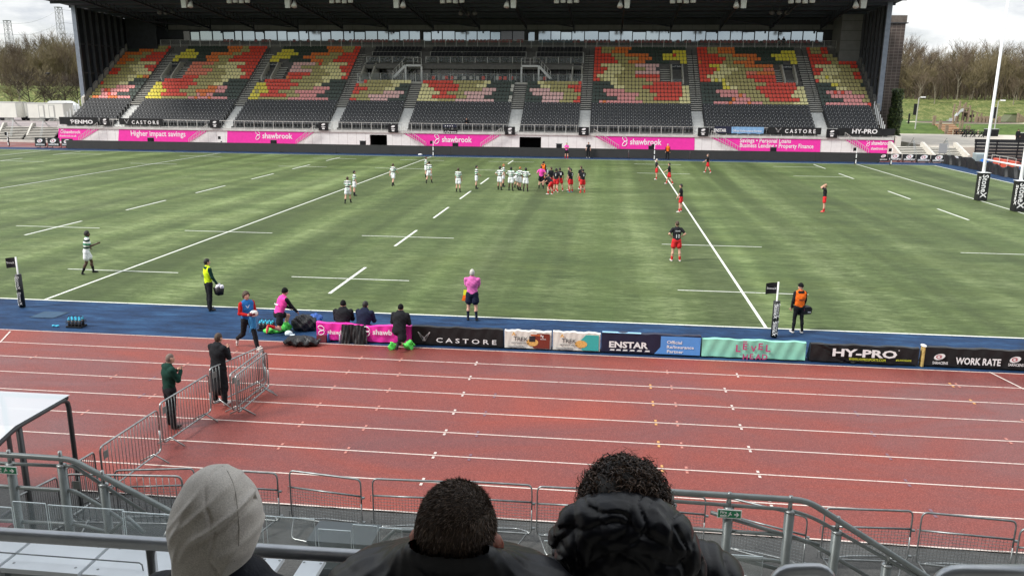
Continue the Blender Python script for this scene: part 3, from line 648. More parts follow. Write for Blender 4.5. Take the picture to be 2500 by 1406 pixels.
o=banner(1786,1864,310,327,mat('sky_vinyl',(.22,.42,.68),.5,bump=.2,bs=5),'sky blue banner with partner lettering beside the navy banner on the rail','Official Re/Insurance Partner',6.5,1788,322,.01,tu1=1860)
o=banner(1876,2004,311,329,BLACKV,'black banner with CASTORE lettering on the front rail above the Personal Loans panel','C A S T O R E',12.5,1916,325,.02,tu1=1991); wings(o,PY(1900,319,YF-.17),.66,(1,0,0),(0,0,1))
o=banner(2046,2184,313,332,BLACKV,'black banner with HY-PRO lettering at the right end of the front rail','HY-PRO',14,2080,326,.03,tu1=2142)
o=banner(1082,1115,304,312,mat('navy_vinyl',(.014,.018,.045)),'small navy notice with emblems on the rail above the centre pink panel','• • • •',9,1086,311,.02)
o=banner(1083,1116,317,326,BLACK,'small black notice under the navy notice above the centre pink panel','<: Perspect',6,1086,324,.02)
# ---- retractable lower tier: nine banks
STP=mat('lower_step',(.66,.66,.64),.7,var=.12,vs=3); WPOST=mat('white_post',(.60,.60,.58),.6)
names=['far left','second from the left','third from the left','fourth from the left','centre','centre right','third from the right','second from the right','far right']
kx=[(xf0+1.1,SEC['A'][1])]+[SEC[k] for k in keys[1:8]]+[(SEC['I'][0],xf1-1.5)]
for n,(x0,x1) in enumerate(kx):
    T=thing('seating_bank','bank of black tip-up seats low in the stand, '+names[n],'seating bank',((x0+x1)/2,83,0),'black seating banks')
    b=MB().use(mat('deck_dark',(.07,.07,.07),.8,var=.2,vs=3))
    for j in range(8): b.box((x0-.05,yb(j)-.38,2.0),(x1+.05,yb(j)+.32,bz(j)))
    b.build('stepped_deck',None,T)
    m=round((x1-x0)/.50); w=(x1-x0)/m; cnt=0; st_=MB(); pl=MB()
    for j in range(8):
        for k in range(m):
            x=x0+w*(k+.5); y=yb(j)
            if cnt<100:
                cnt+=1
                if 'blk' not in protos:
                    bb=MB(); seat_geo(bb,0,0,0,SM['S'],.45); bb.use(WPOST).box((.238,0,0),(.258,.04,.62)); bb.use(WHITEL).box((-.035,.075,.62),(.035,.095,.68)); oo=bb.build('seat'); protos['blk']=oo.data; bpy.data.objects.remove(oo)
                o=bpy.data.objects.new('seat',protos['blk']); link(o); o.parent=T; off=wloc(T); o.location=(x-off.x,y-off.y,bz(j)-off.z)
            else:
                seat_geo(st_,x,y,bz(j),SM['S'],.45); st_.use(WPOST).box((x+.238,y,bz(j)),(x+.258,y+.04,bz(j)+.62)); st_.use(WHITEL).box((x-.035,y+.075,bz(j)+.62),(x+.035,y+.095,bz(j)+.68))
    if st_.v: tag(st_.build('seat_rows',None,T),kind='stuff')
for n,((a0,a1),(c0,c1)) in enumerate(zip(kx,kx[1:])):
    b=MB()
    for j in range(8):
        for h in (0,1): 
            z=bz(j)-.385/2*(1-h)+.0; y=yb(j)-.38+h*.35; b.use(STP).box((a1+.06,y-.05,2.0),(c0-.06,y+.30 ,z)); 
    b.build('lower_stairway',None,GS)
# side guard posts of the lower tier
b=MB().use(WHITE)
for x in (xf0+.6,xf1-1.0):
    for j in range(8): b.box((x-.05,yb(j),bz(j)),(x+.05,yb(j)+.08,bz(j)+1.25))
b.build('guard_post_row',None,GS)
# ---- lamps and speakers under the roof edge
LW=mat('lamp_housing',(.62,.62,.58),.5,var=.1,vs=3)
def lampset(u,kind,v=4,Y=77.):
    p=PY(u,v,Y)
    if kind=='four':
        T=thing('roof_lamp_cluster','four white dome lamps under the roof edge, '+LPOS.pop(0),'lamps',p,'lamp clusters under the stand roof')
        b=MB().use(BLACK).bar((p[0]-1.5,Y,p[2]+.55),(p[0]+1.5,Y,p[2]+.55),.12); b.build('bracket',None,T)
        for k in range(4):
            c=(p[0]-1.2+.8*k,Y,p[2]+(.03 if k%2 else -.03)); b=MB().use(LW); b.ell(c,(.34,.34,.38),12,8); b.box((c[0]-.05,Y-.05,c[2]+.3),(c[0]+.05,Y+.05,p[2]+.6)); l=b.build('dome_lamp',None,T,True); 
            b=MB().use(BLACK); b.ell((c[0],c[1],c[2]-.20),(.28,.28,.20),10,6); b.build('lamp_glass',None,l,True)
    else:
        T=thing('roof_speaker_set','grey loudspeaker with tilted floodlights under the roof edge, '+SPOS.pop(0),'loudspeaker',p,'loudspeaker sets under the stand roof')
        b=MB().use(BLACK).bar((p[0]-.9,Y,p[2]+.6),(p[0]+.9,Y,p[2]+.6),.12); b.build('bracket',None,T)
        s=-1 if u<1200 else 1
        b=MB().use(LW); c=(p[0]+s*.35,Y,p[2]); b.hexa([(c[0]-.3,Y-.3,c[2]-.62),(c[0]+.28,Y-.3,c[2]-.62),(c[0]+.28,Y+.3,c[2]-.5),(c[0]-.3,Y+.3,c[2]-.5),(c[0]-.34,Y-.35,c[2]+.5),(c[0]+.34,Y-.35,c[2]+.5),(c[0]+.34,Y+.35,c[2]+.55),(c[0]-.34,Y+.35,c[2]+.55)]); b.build('speaker_box',None,T)
        b=MB().use(LW); c=(p[0]-s*.45,Y-.1,p[2]-.1); b.tube([(c[0],Y+.2,c[2]+.35),(c[0]-s*.05,Y-.25,c[2]-.35)],.14,10,True,.36); b.build('floodlight',None,T,True)
LPOS=['above the second block from the left','above the third block from the left','left of the centre','right of the centre','above the sixth block','above the seventh block','towards the right end']
SPOS=['nearest the left end','at the second block','at the third block','at the centre left','in the middle','at the centre right','at the right of the middle','at the seventh block','nearest the right end']
for u in (582,833,1104,1383,1667,1957): lampset(u,'four')
for u in (457,710,975,1247,1524,1808,2100): lampset(u,'s',8)
DL=mat('unlit_dome',(.12,.12,.12),.6)
for (u,v,w) in ((405,31,'at the left'),(1142,33,'near the middle'),(1903,31,'at the right')):
    p=PY(u,v,88.); T=thing('soffit_floodlights','three dim grey floodlights deep under the roof, '+w,'floodlights',p,'dim floodlights deep under the roof')
    for k in (-1,0,1):
        b=MB().use(DL); b.ell((p[0]+k*.95,88,p[2]),(.36,.36,.33),10,7); b.bar((p[0]+k*.95,88,p[2]),(p[0]+k*.95,88,RZ(88)-.02),.08); b.build('floodlight',None,T,True)
# ---- black LED perimeter boards in front
ul=[(176,357,176,342)]
zl=1.08
p0=G(178,362); p1=G(2145,397)
n=14
for k in range(n):
    a=p0+(p1-p0)*k/n; c=p0+(p1-p0)*(k+1)/n
    y0,y1=70.2,70.2
    T=thing('perimeter_board','blank dark perimeter board, number '+['one','two','three','four','five','six','seven','eight','nine','ten','eleven','twelve','thirteen','fourteen'][k]+' from the left end','advertising board',((a[0]+c[0])/2,y0,0),'blank perimeter boards along the far touchline')
    b=MB().use(LED); b.box((a[0],y0,.05),(c[0]-.015,y0+.10,zl)); b.build('screen',None,T)
    b=MB().use(BLACK); b.box((a[0]+.05,y0+.101,0),(a[0]+.12,y0+.6,.06)); b.box((c[0]-.15,y0+.101,0),(c[0]-.08,y0+.6,.06)); b.bar((a[0]+.08,y0+.12,.9),(a[0]+.08,y0+.58,.04),.05); b.build('rear_foot',None,T)
for (u,v,w) in ((368,342,'in front of the Higher impact savings panel'),(668,348,'in front of the left shawbrook panel'),(886,350,'left of the left tunnel'),(1112,355,'in front of the centre shawbrook panel'),(1365,357,'right of the right tunnel'),(1590,362,'in front of the right shawbrook panel'),(1888,366,'in front of the Personal Loans panel')):
    p=PY(u,v,72.); b=MB().use(BLACK); h=p[2]+.25; b.box((p[0]-.33,71.8,h-.5),(p[0]+.33,72.2,h)); b.box((p[0]-.28,71.79,h-.42),(p[0]+.28,71.8,h-.08)); b.use(STEELD)
    for s in (-.25,.25): b.bar((p[0]+s,72,0),(p[0]+s,72,h-.5),.04)
    b.bar((p[0]-.42,72,h+.03),(p[0]+.42,72,h+.03),.05)
    tag(b.build('floor_monitor',loc=(p[0],72,0)),'small black box behind the perimeter board, '+w,'equipment box','black boxes behind the perimeter boards')
# ================================================================ NEAR TOUCHLINE BOARDS
YB=-3.40
def nboard(name,u0,u1,vt0,vt1,m,label,bulge=.008,sag=0.,fold=0,seed=1,dep=.42,endm=None):
    a=PY(u0,vt0,YB); c=PY(u1,vt1,YB); h=(a[2]+c[2])/2; x0,x1=float(a[0]),float(c[0]); rs=random.Random(seed); ph=[rs.random()*6 for _ in range(6)]
    T=thing(name,label,'advertising board',((x0+x1)/2,YB+.2,0))
    def top(s): return h-sag*math.sin(s*math.pi)*(.6+.4*math.sin(s*9+ph[0]))+.012*math.sin(s*17+ph[1])+.006*math.sin(s*41+ph[2])
    def wr(s,t):
        d=bulge*(math.sin(s*23+ph[1]+t*2)+.6*math.sin(s*51+ph[2]-t*4))
        if fold: 
            w=math.exp(-((s*1.9-.25-(1-t)*.45)/.16)**2); d+=.055*w*math.sin((s*1.0+t*.42)*58+ph[3]) *(1-.35*t)
        return d
    nx=72
    b=MB().use(m); b.grid(lambda s,t:(x0+(x1-x0)*s,YB+wr(s,t)*(1 if 0<s<1 else 0),.04+(top(s)-.04)*t),nx,10)
    b.grid(lambda s,t:(x0+(x1-x0)*s,YB+wr(s,1)*(1 if 0<s<1 else 0)*(1-t)+.16*t,top(s)+.012*math.sin(t*3.14)),nx,3)
    b.grid(lambda s,t:(x0+(x1-x0)*s,YB+.16+(dep-.16)*t,top(s)*(1-t)+.04*t),nx,2)
    for x in (x0,x1): b.add([(x,YB,.04),(x,YB+dep,.04),(x,YB+.16,h),(x,YB,h)],[(0,1,2,3)])
    b.build('cover',None,T,True)
    b=MB().use(BLACK).box((x0+.06,YB+.03,0),(x1-.06,YB+dep-.04,.05)); b.build('base_frame',None,T)
    return T,x0,x1,h
def bt(T,s,u,v,hp,m=WHITEL,bold=.02,align='LEFT',sx=1.,off=.045,name='lettering',u1=None):
    Y=YB-off; p=PY(u,v,Y); return text(name,s,hp*1.38*(Y-CP[1])/F,p,(1,0,0),(0,0,1),m,T,bold,align,ext=.002,sx=sx,width=(float(PY(u1,v,Y)[0]-p[0]) if u1 else None))
T,x0,x1,h=nboard('touchline_board',1006,1228,796,806,BLACKV,'black padded board with wing emblem and CASTORE lettering on the near touchline',seed=2)
bt(T,'C A S T O R E',1065,835,12.5,bold=.012,off=.03,u1=1212); wings(T,PY(1035,823,YB-.03),.36,(1,0,0),(0,0,1))
ROS=mat('old_cream_vinyl',(.74,.72,.66),.5,var=.06,vs=3)
CHO=mat('chocolate_vinyl',(.20,.035,.022),.45); TEA=mat('teal_vinyl',(.05,.42,.40),.45); INK=mat('dark_ink',(.03,.025,.03),.5); GOLD=mat('biscuit',(.75,.42,.12),.6,var=.3,vs=30); ORG=mat('burnt_orange',(.55,.13,.04),.5)
for (ua,ub,va,vb,mm,lab,sd) in ((1232,1346,806,812,CHO,'white and brown board with TREK lettering and a chocolate bar wrapper',3),(1350,1466,811,814,TEA,'white and teal board with TREK lettering and a biscuit, beside the brown one',4)):
    T,x0,x1,h=nboard('touchline_board',ua,ub,va,vb,ROS,lab,bulge=.004,seed=sd); w=x1-x0; Y=YB-.02
    b=MB().use(mm); b.add([(x0+w*.62,Y,.06),(x0+w*.97,Y,.06),(x0+w*.97,Y,h-.05),(x0+w*.70,Y,h-.05),(x0+w*.56,Y,h*.55)],[(0,1,2,3,4)])
    b.use(GOLD).add([(x0+w*(.60+.13*math.cos(t)),Y-.004,h*.42+.12*math.sin(t)) for t in np.linspace(0,6.283,13)[:-1]],[tuple(range(12))])
    if mm is CHO: b.use(INK).box((x0+w*.53,Y-.009,h*.46),(x0+w*.66,Y-.006,h*.76)); b.use(ORG).box((x0+w*.56,Y-.006,h*.78),(x0+w*.80,Y-.003,h*.86))
    b.use(mat('foil_grey',(.45,.45,.43),.4)).box((x0+w*.08,Y,h*.12),(x0+w*.42,Y+.004,h*.2)); b.build('bar_wrapper_print',None,T)
    bt(T,'TREK',ua+22,va+25,10.5,INK,.008,off=.03,u1=ua+57); bt(T,'PROTEIN FLAPJACK',ua+17,va+32,3.6,INK,.02,off=.03,u1=ua+60); bt(T,'COCOA OAT',ua+27,va+39,2.6,INK,.0,off=.03)
    bt(T,'^',ua+18,va+17,14,GOLD,.03,off=.03)
    if mm is CHO: bt(T,'9g',ua+87,va+17,6.5,bold=.02,off=.03); bt(T,'PROTEIN',ua+87,va+23,2.6,bold=.02,off=.03)
NAVY=mat('navy_vinyl',(.014,.018,.045)); SKYV=mat('bright_blue_vinyl',(.10,.30,.70),.45,var=.06,vs=4)
T,x0,x1,h=nboard('touchline_board',1469,1712,812,821,NAVY,'navy and bright blue board with ENSTAR lettering and Official Re/insurance Partner',bulge=.004,seed=5); w=x1-x0
b=MB().use(SKYV).add([(x0+w*.54,YB-.02,.05),(x1-.01,YB-.02,.05),(x1-.01,YB-.02,h-.03),(x0+w*.60,YB-.02,h-.03),(x0+w*.60,YB-.02,h*.42)],[(0,1,2,3,4)]); b.use(mat('pale_blue_strip',(.3,.55,.8),.5)).box((x0+.02,YB-.015,h+.004),(x0+w*.4,YB+.1,h+.016))
b.use(WHITEL)
for k in range(6): a=x0+w*(.085+.062*k*(1+.03*k)); b.add([(a,YB-.025,.10),(a+w*.052,YB-.025,.10),(a+w*.05,YB-.025,.145),(a+w*.012,YB-.025,.145)],[(0,1,2,3)])
b.build('board_print',None,T)
e=bt(T,'ENSTAR',1487,847,16,bold=.035,off=.03,u1=1582)
for i,(s,ue) in enumerate((('Official',1665),('Re/insurance',1694),('Partner',1668))): bt(T,s,1628,838.5+11.2*i,8.,bold=.02,off=.03,u1=ue)
MINT=mat('mint_vinyl',(.26,.62,.48),.5,var=.10,vs=3); MAG=mat('magenta_ink',(.50,.07,.20),.5)
T,x0,x1,h=nboard('touchline_board',1715,1969,826,838,MINT,'mint green creased board with pink LEVEL HEAD lettering',bulge=.014,seed=6)
for ch,u,v,hp in (('L',1795,858,18),('E',1812,853,17),('V',1833,858,15),('E',1850,853,17),('L',1868,858,18)): bt(T,ch,u,v,hp,MAG,.03,off=.05)
for ch,u,v,hp in (('H',1812,877,14),('E',1829,876,14),('A',1844,877,14),('D',1859,877,14)): bt(T,ch,u,v,hp,MAG,.03,off=.05)
bt(T,'~',1814,838,12,MAG,.04,off=.05)
YEL=mat('yellow_ink',(.62,.66,.05),.5)
T,x0,x1,h=nboard('touchline_board',1980,2246,841,849,BLACKV,'black board with a heavily creased left end, HY-PRO and yellow web address lettering',bulge=.012,fold=1,seed=7)
bt(T,'HY-PRO',2032,868,19,bold=.035,off=.07,u1=2190); bt(T,'o',2193,857,5,bold=.0,off=.06)
bt(T,'WWW.HYPROSPORTS.COM',2072,879,6.6,YEL,.015,off=.06,u1=2162); bt(T,'#ALWAYSGAME',2187,881,4.4,YEL,.02,off=.06,u1=2225)
# padded pillar with torn foam
b=MB().use(mat('torn_foam',(.42,.30,.10),.8,var=.4,vs=20)); p=G(2254,897); b.grid(lambda s,t:(p[0]+.055*math.cos(s*6.283)*(1+.1*math.sin(t*20)),YB+.1+.12*math.sin(s*6.283),t*.60),10,10); b.use(WHITE); b.ell((p[0],YB+.1,.61),(.075,.14,.03),10,6)
tag(b.build('foam_pad',loc=(p[0],YB+.1,0)),'torn yellow foam pad with a white top standing between two black boards','pad')
T,x0,x1,h=nboard('touchline_board',2260,2560,849,859,BLACKV,'black board with two oval SARACENS emblems and WORK RATE lettering at the right edge',bulge=.012,seed=8)
REDL=mat('emblem_red',(.45,.03,.05),.5)
def oval(T,c,s,Y,full=True,red=REDL,name='oval_emblem',world=True):
    b=MB().use(WHITEL); cx,cz=c
    b.add([(cx+s*(.5*math.cos(t)),Y,cz+s*(.30*math.sin(t)+.10*math.cos(t))) for t in np.linspace(0,6.283,21)[:-1]],[tuple(range(20))])
    b.use(red); out=[(cx-s*.02+s*.30*math.cos(t),Y-.005,cz+s*.20*math.sin(t)) for t in np.linspace(.9,5.4,12)]; inn=[(cx+s*.03+s*.26*math.cos(t),Y-.005,cz+s*.15*math.sin(t)) for t in np.linspace(.9,5.4,12)]
    b.add(out+inn,[(i,i+1,13+i,12+i) for i in range(11)])
    st=[(cx+s*.10+s*(.15 if k%2==0 else .06)*math.cos(k*math.pi/5+1.57),Y-.006,cz+s*.02+s*(.15 if k%2==0 else .06)*math.sin(k*math.pi/5+1.57)) for k in range(10)]; b.add(st+[(cx+s*.10,Y-.006,cz+s*.02)],[(i,(i+1)%10,10) for i in range(10)])
    return b.build(name,None,T)
for u in (2294,2479):
    p=PY(u,871 if u<2400 else 878,YB-.045); oval(T,(float(p[0]),float(p[2])),.30,YB-.045); bt(T,'SARACENS',u-18,888 if u<2400 else 893,7.,bold=.02,off=.045,u1=u+20)
bt(T,'WORK RATE',2332,888,17,bold=.03,off=.045,u1=2443)
# pink padded board the staff sit on
T,x0,x1,h=nboard('touchline_board',772,1004,790,794,PINK,'pink padded board with white shawbrook lettering that two staff sit on',bulge=.014,sag=.06,seed=9,dep=.55)
bt(T,'shawb',910,816,14,bold=.025,off=.05,u1=957); bt(T,'shawb',800,815,12,bold=.02,off=.05,u1=838)
def logo_near(u,v,s,T):
    p=PY(u,v,YB-.05); b=MB().use(WHITEL)
    for zc,sk in ((s*.25,.1),(s*.73,-.1)): b.tube([(p[0]+s*.28*math.cos(t)+sk*s*math.sin(t),YB-.05,p[2]+zc+s*.22*math.sin(t)) for t in np.linspace(0,6.283,17)],s*.035,4,False)
    b.build('emblem',None,T)
logo_near(895,822,.34,T); logo_near(785,818,.32,T)
# ================================================================ POSTS AND FLAGS
def flagpost(u,v,label,far=False,flagdir=-1):
    p=G(u,v); T=thing('flag_post',label,'flag post',p,'touchline flag posts')
    x,y=p[0],p[1]; b=MB().use(WHITE).tube([(x,y,0),(x,y,1.82)],.028,8); b.build('pole',None,T,True)
    b=MB().use(BLACKV).tube([(x,y,.02),(x,y,1.20)],.105,14); b.build('pole_pad',None,T,True)
    b=MB().use(BLACK).grid(lambda s,t:(x+flagdir*(.02+.36*s),y+.03*math.sin(s*5)*s,1.44+.36*t-.03*s*s),8,4); b.build('flag',None,T)
    if not far:
        text('flag_lettering','StoneX',.10,(x+flagdir*.20,y-.035,1.585),(1,0,0),(0,0,1),WHITEL,T,.0)
        for zt in (1.15,.58):
            for sx,off in ((.035,-.115),):
                text('pad_lettering','StoneX',.155,(x-.01,y-.108,zt),(0,0,-1),(1,0,0),WHITEL,T,.0,'LEFT')
                text('pad_lettering','StoneX',.155,(x-.075,y-.092,zt-.03),(0,0,-1),(.8,-.6,0),WHITEL,T,.0,'LEFT')
    else:
        for zt in (1.1,.5): b=MB().use(WHITEL).box((x-.05,y-.115,zt-.42),(x+.05,y-.107,zt)); b.build('pad_lettering',None,T)
flagpost(55,750,'black flag on a white pole with StoneX pad, left end of the near touchline')
flagpost(1889,823,'black flag and white pole with a StoneX pad beside the orange bibbed person')
for u,v,w in ((1058,382,'opposite the halfway line behind the pitch'),(1597,391,'at the far end of the right 22 metre line'),(542,369,'at the far end of the left 22 metre line'),(2088,401,'at the far right corner of the pitch'),(2174,403,'at the far right dead-ball corner'),(22,357,'at the far left corner')):
    flagpost(u,v,'small black flag post '+w,far=True)
POSTW=mat('post_white',(.80,.81,.82),.4,var=.04,vs=2)
T=thing('goal_posts','tall white rugby goal posts with black StoneX pads at the right end','goal posts',(GX,PW/2,0))
for s,w in ((1,'far'),(-1,'near')):
    y=PW/2+s*2.8; b=MB().use(POSTW).tube([(GX,y,0),(GX,y,3.4),(GX,y,17.5)],.13,12,True,.085); b.build('upright',None,T,True)
    b=MB().use(BLACKV); a=.36; b.prism([(-a,-a),(a,-a),(a,a),(-a,a)],lambda p,t:(GX+p[0]*.9+.05,y+p[1]*.9,t),.02,2.05); b.use(WHITE).box((GX-.34,y-.34,2.052),(GX+.42,y+.34,2.066)); pd=b.build('post_pad',None,T)
    text('pad_lettering','StoneX',.58,(GX-.14,y-a*.9-.01,1.93),(0,0,-1),(1,0,0),WHITEL,pd,.02,'LEFT',sx=.95)
    text('pad_lettering','StoneX',.46,(GX-a*.9+.04,y-.12,1.80),(0,0,-1),(0,-1,0),WHITEL,pd,.02,'LEFT',sx=.95)
b=MB().use(POSTW).tube([(GX,PW/2-2.7,3.0),(GX,PW/2+2.7,3.0)],.06,10); b.build('crossbar',None,T,True)
# ================================================================ CROWD BARRIERS
def frame_path(L,H,r=.12,z0=.16): return rnd_path([(L/2,0,z0+(H-z0)/2),(L/2,0,H),(-L/2,0,H),(-L/2,0,z0),(L/2,0,z0),(L/2,0,z0+(H-z0)/2-.001)],r,5)
def make_bar_barrier(L=2.2):
    T=thing('crowd_barrier','x','barrier',(0,0,0),'steel crowd barriers with upright bars')
    b=MB().use(STEEL).tube(frame_path(L,1.08),.02,8); b.build('frame',None,T,True,False)
    n=17; b=MB().use(STEELD)
    for k in range(n): x=-L/2+L*(k+1)/(n+1); b.tube([(x,0,.16),(x,0,1.08)],.0075,5)
    b.build('bars',None,T,True,False)
    for s in (-1,1):
        b=MB().use(STEEL); x=s*L*.36; b.tube([(x,-.32,.02),(x,0,.19),(x,.32,.02)],.018,6); b.build('foot',None,T,True,False)
    b=MB().use(mat('barrier_plate',(.16,.17,.16),.6)); b.box((-L/2+.10,-.006,.80),(-L/2+.26,.006,.95)); b.build('number_plate',None,T,False,False)
    return T
def make_mesh_barrier(L=2.0):
    T=thing('mesh_barrier','x','barrier',(0,0,0),'low barriers with wire mesh along the stand')
    b=MB().use(STEELD).tube(frame_path(L,1.08),.019,8)
    for z in (.76,): b.tube([(-L/2,0,z),(L/2,0,z)],.017,6)
    b.build('frame',None,T,True,False)
    b=MB().use(STEELD)
    n=26
    for k in range(n): x=-L/2+.05+(L-.1)*k/(n-1); b.box((x-.0028,-.003,.18),(x+.0028,.003,.755))
    for k in range(10): z=.20+.055*k; b.box((-L/2+.02,-.0025,z),(L/2-.02,.0025,z+.005))
    b.build('wire_mesh',None,T,False,False)
    b=MB().use(STEEL); b.tube(rnd_path([(-L/2+.05,0,.18),(-L/2+.30,-.42,.02),(L*.25,-.50,.02),(L/2-.10,0,.17)],.12,4),.018,6); b.tube(rnd_path([(-L/2+.2,0,.17),(-L*.1,.34,.02),(L*.3,.38,.02),(L/2-.05,0,.18)],.12,4),.018,6); b.build('foot',None,T,True,False)
    b=MB().use(STEELD)
    for z in (.72,.25): b.box((L/2+.01,-.02,z),(L/2+.09,.02,z+.03)); b.tube([(-L/2-.01,0,z+.05),(-L/2-.06,0,z+.05),(-L/2-.07,0,z-.08)],.007,5)
    b.build('hook',None,T,False,False)
    return T
def place(proto,first,c0,c1,label):
    a=G(c0[0],c0[1],1.08); c=G(c1[0],c1[1],1.08); o=proto if first else tree_copy(proto)
    d=c-a; o.location=((a[0]+c[0])/2,(a[1]+c[1])/2,0); o.rotation_euler=(0,0,math.atan2(d[1],d[0])); L=math.hypot(d[0],d[1]); o.scale=(L/(2.2 if 'crowd' in o.name else 2.0),1,1); o['label']=label; return o
BB=make_bar_barrier(); MBR=make_mesh_barrier()
for i,(a,c,l) in enumerate([((243,1092),(384,1000),'steel barrier on the track nearest the stand, with a small grey plate'),
 ((389,985),(508,913),'steel barrier standing in front of the man in the dark green hoodie'),
 ((511,900),(640,845),'steel barrier beyond the person in the long coat, white gloves on its corner'),
 ((574,918),(651,860),'nearer one of the two barriers nested together right of the black coat'),
 ((561,914),(644,853),'farther one of the two barriers nested together right of the black coat'),
 ((150,1150),(229,1103),'steel barrier partly behind the left stair handrail'),
 ((160,1157),(443,1162),'steel barrier with a dark plate, parallel to the lane lines beside the grey hood'),
 ((40,1212),(138,1164),'steel barrier below the dugout canopy at the left edge')]):
    place(BB,i==0,a,c,l)
for i,(a,c,l) in enumerate([((706,1148),(880,1170),'tilted mesh barrier standing alone between the grey hood and the shaven head'),
 ((909,1168),(1105,1176),'mesh barrier directly left of the shaven head'),
 ((1110,1173),(1299,1184),'mesh barrier just right of the shaven head'),
 ((1312,1187),(1500,1196),'mesh barrier left of and behind the curly hair'),
 ((1528,1196),(1724,1213),'mesh barrier behind the black puffer hood, left of the right fire exit sign'),
 ((1775,1213),(1972,1262),'slanting mesh barrier behind the two thick right handrail posts'),
 ((2015,1240),(2230,1247),'second mesh barrier from the right edge'),
 ((2252,1250),(2483,1272),'mesh barrier nearest the right edge'),
 ((2492,1290),(2720,1310),'mesh barrier cut by the right edge'),
 ((279,1148),(473,1143),'mesh barrier left of the grey hood behind the steel one'),
 ((486,1143),(676,1155),'mesh barrier mostly hidden by the grey hood')]):
    place(MBR,i==0,a,c,l)
# white gloves on the corner of a barrier
p=G(633,853,1.1); b=MB().use(mat('glove_white',(.80,.74,.70),.8))
for k in range(5): b.tube([(p[0]-.02,p[1],p[2]),(p[0]+.03*math.cos(k*1.1)+.02,p[1]-.02,p[2]+.02+.05*math.sin(k*1.1+.3)),(p[0]+.085*math.cos(k*1.1)+.02,p[1]-.03,p[2]+.03+.075*math.sin(k*1.1+.3))],.016,6)
b.ell((p[0]+.01,p[1]-.01,p[2]+.01),(.05,.03,.04),8,6); tag(b.build('glove',loc=p),'pair of white gloves pushed over the corner of the farthest steel barrier','gloves')
# ================================================================ DUGOUT
DF=mat('dugout_frame',(.045,.048,.05),.5); POLY=glassmat('polycarbonate',(.60,.65,.68),.76,.12); POLY2=glassmat('clear_sheet',(.5,.5,.5),.10,.1)
xr=10.98; xl=4.0
pr=[(-14.2,0),(-14.2,2.24),(-15.55,2.23),(-16.1,2.08),(-16.4,1.72),(-16.5,1.2),(-16.5,0)]
T=thing('team_dugout','dugout with pale translucent curved roof and dark tube frame at the left edge','dugout',(7.5,-15.3,0))
b=MB().use(DF)
for x in (xr,9.72,7.5,xl):
    b.tube(rnd_path([(x,y,z) for y,z in pr],.18,4),.042,6)
    b.bar((x,-15.45,0),(x,-15.45,2.2),.07); b.bar((x,-14.2,.05),(x,-16.45,.05),.06)
for (y,z) in ((-14.2,2.24),(-16.35,1.78)): b.tube([(xl,y,z),(xr,y,z)],.035,6)
b.build('frame',None,T,True)
b=MB().use(POLY)
rp=[(-14.15,2.285),(-15.55,2.28),(-15.9,2.2),(-16.15,2.08),(-16.35,1.9),(-16.47,1.65),(-16.54,1.2)]
for (a,c) in zip(rp,rp[1:]): b.add([(xl,a[0],a[1]),(xr+.02,a[0],a[1]),(xr+.02,c[0],c[1]),(xl,c[0],c[1])],[(0,1,2,3)])
b.build('roof_sheet',None,T,True)
b=MB().use(POLY2).add([(xr,-14.2,.1),(xr,-14.2,2.2),(xr,-15.6,2.18),(xr,-16.15,1.95),(xr,-16.45,1.4),(xr,-16.45,.1)],[(0,1,2,3,4,5)]); b.build('side_sheet',None,T)
b=MB().use(mat('faded_ring',(.50,.55,.60),.3)).add([],[])
for k in range(6):
    b=MB().use(mat('dugout_seat_red',(.32,.02,.03),.5)); x=10.4-.85*k; b.prism([(-.24,.45),(.24,.45),(.26,1.0),(.14,1.12),(-.14,1.12),(-.26,1.0)],lambda p,t:(x+p[0],-15.9+t-.1*p[1],p[1]),0,.1); b.box((x-.25,-15.9,.38),(x+.25,-15.45,.48)); b.use(DF).bar((x,-15.7,0),(x,-15.7,.38),.08); b.build('dugout_seat',None,T)
# ================================================================ FRONT STAIR RAILINGS OF THE NEAR STAND
YR=-19.5
RS=mat('painted_grey_steel',(.19,.215,.215),.42,.35,var=.15,vs=6)
def pr_(u,v,Y=YR): q=PY(u,v,Y); return (float(q[0]),Y,float(q[2]))
def railing(name,label,rails,posts,braces=()):
    c=pr_(*posts[0][0]); T=thing(name,label,'railing',(c[0],YR,0))
    for pts,r in rails: b=MB().use(RS).tube(rnd_path([pr_(*q) for q in pts],.12,5),r,8); b.build('rail',None,T,True)
    for (a,c2) in posts:
        p=pr_(*a); b=MB().use(RS); b.tube([(p[0],YR+.0,.0),(p[0],YR,p[2])],.047,10); b.use(STEEL).tube([(p[0],YR,p[2]),(p[0],YR,p[2]+.16)],.02,8); b.ell((p[0],YR,p[2]),(.055,.055,.02),10,5); b.build('post',None,T,True)
    for a,c2 in braces: b=MB().use(RS).tube([pr_(*a),pr_(*c2)],.02,6); b.build('brace',None,T,True)
    return T
railing('stair_railing','grey tube handrail with thick posts running down the right stairs',
 [([(1480,1190),(1640,1200),(1971,1221),(2262,1407),(2560,1600)],.031),([(1480,1213),(1650,1223),(1925,1243),(1985,1262),(2240,1407),(2560,1610)],.019),([(1690,1290),(1930,1306),(1975,1322),(2120,1407)],.020),([(1700,1355),(1905,1368),(1985,1395)],.02)],
 [((1779,1238),0),((1928,1247),0),((2043,1297),0),((2165,1378),0),((1640,1232),0)],[((1700,1335),(1925,1395)),((1735,1250),(2000,1330))])
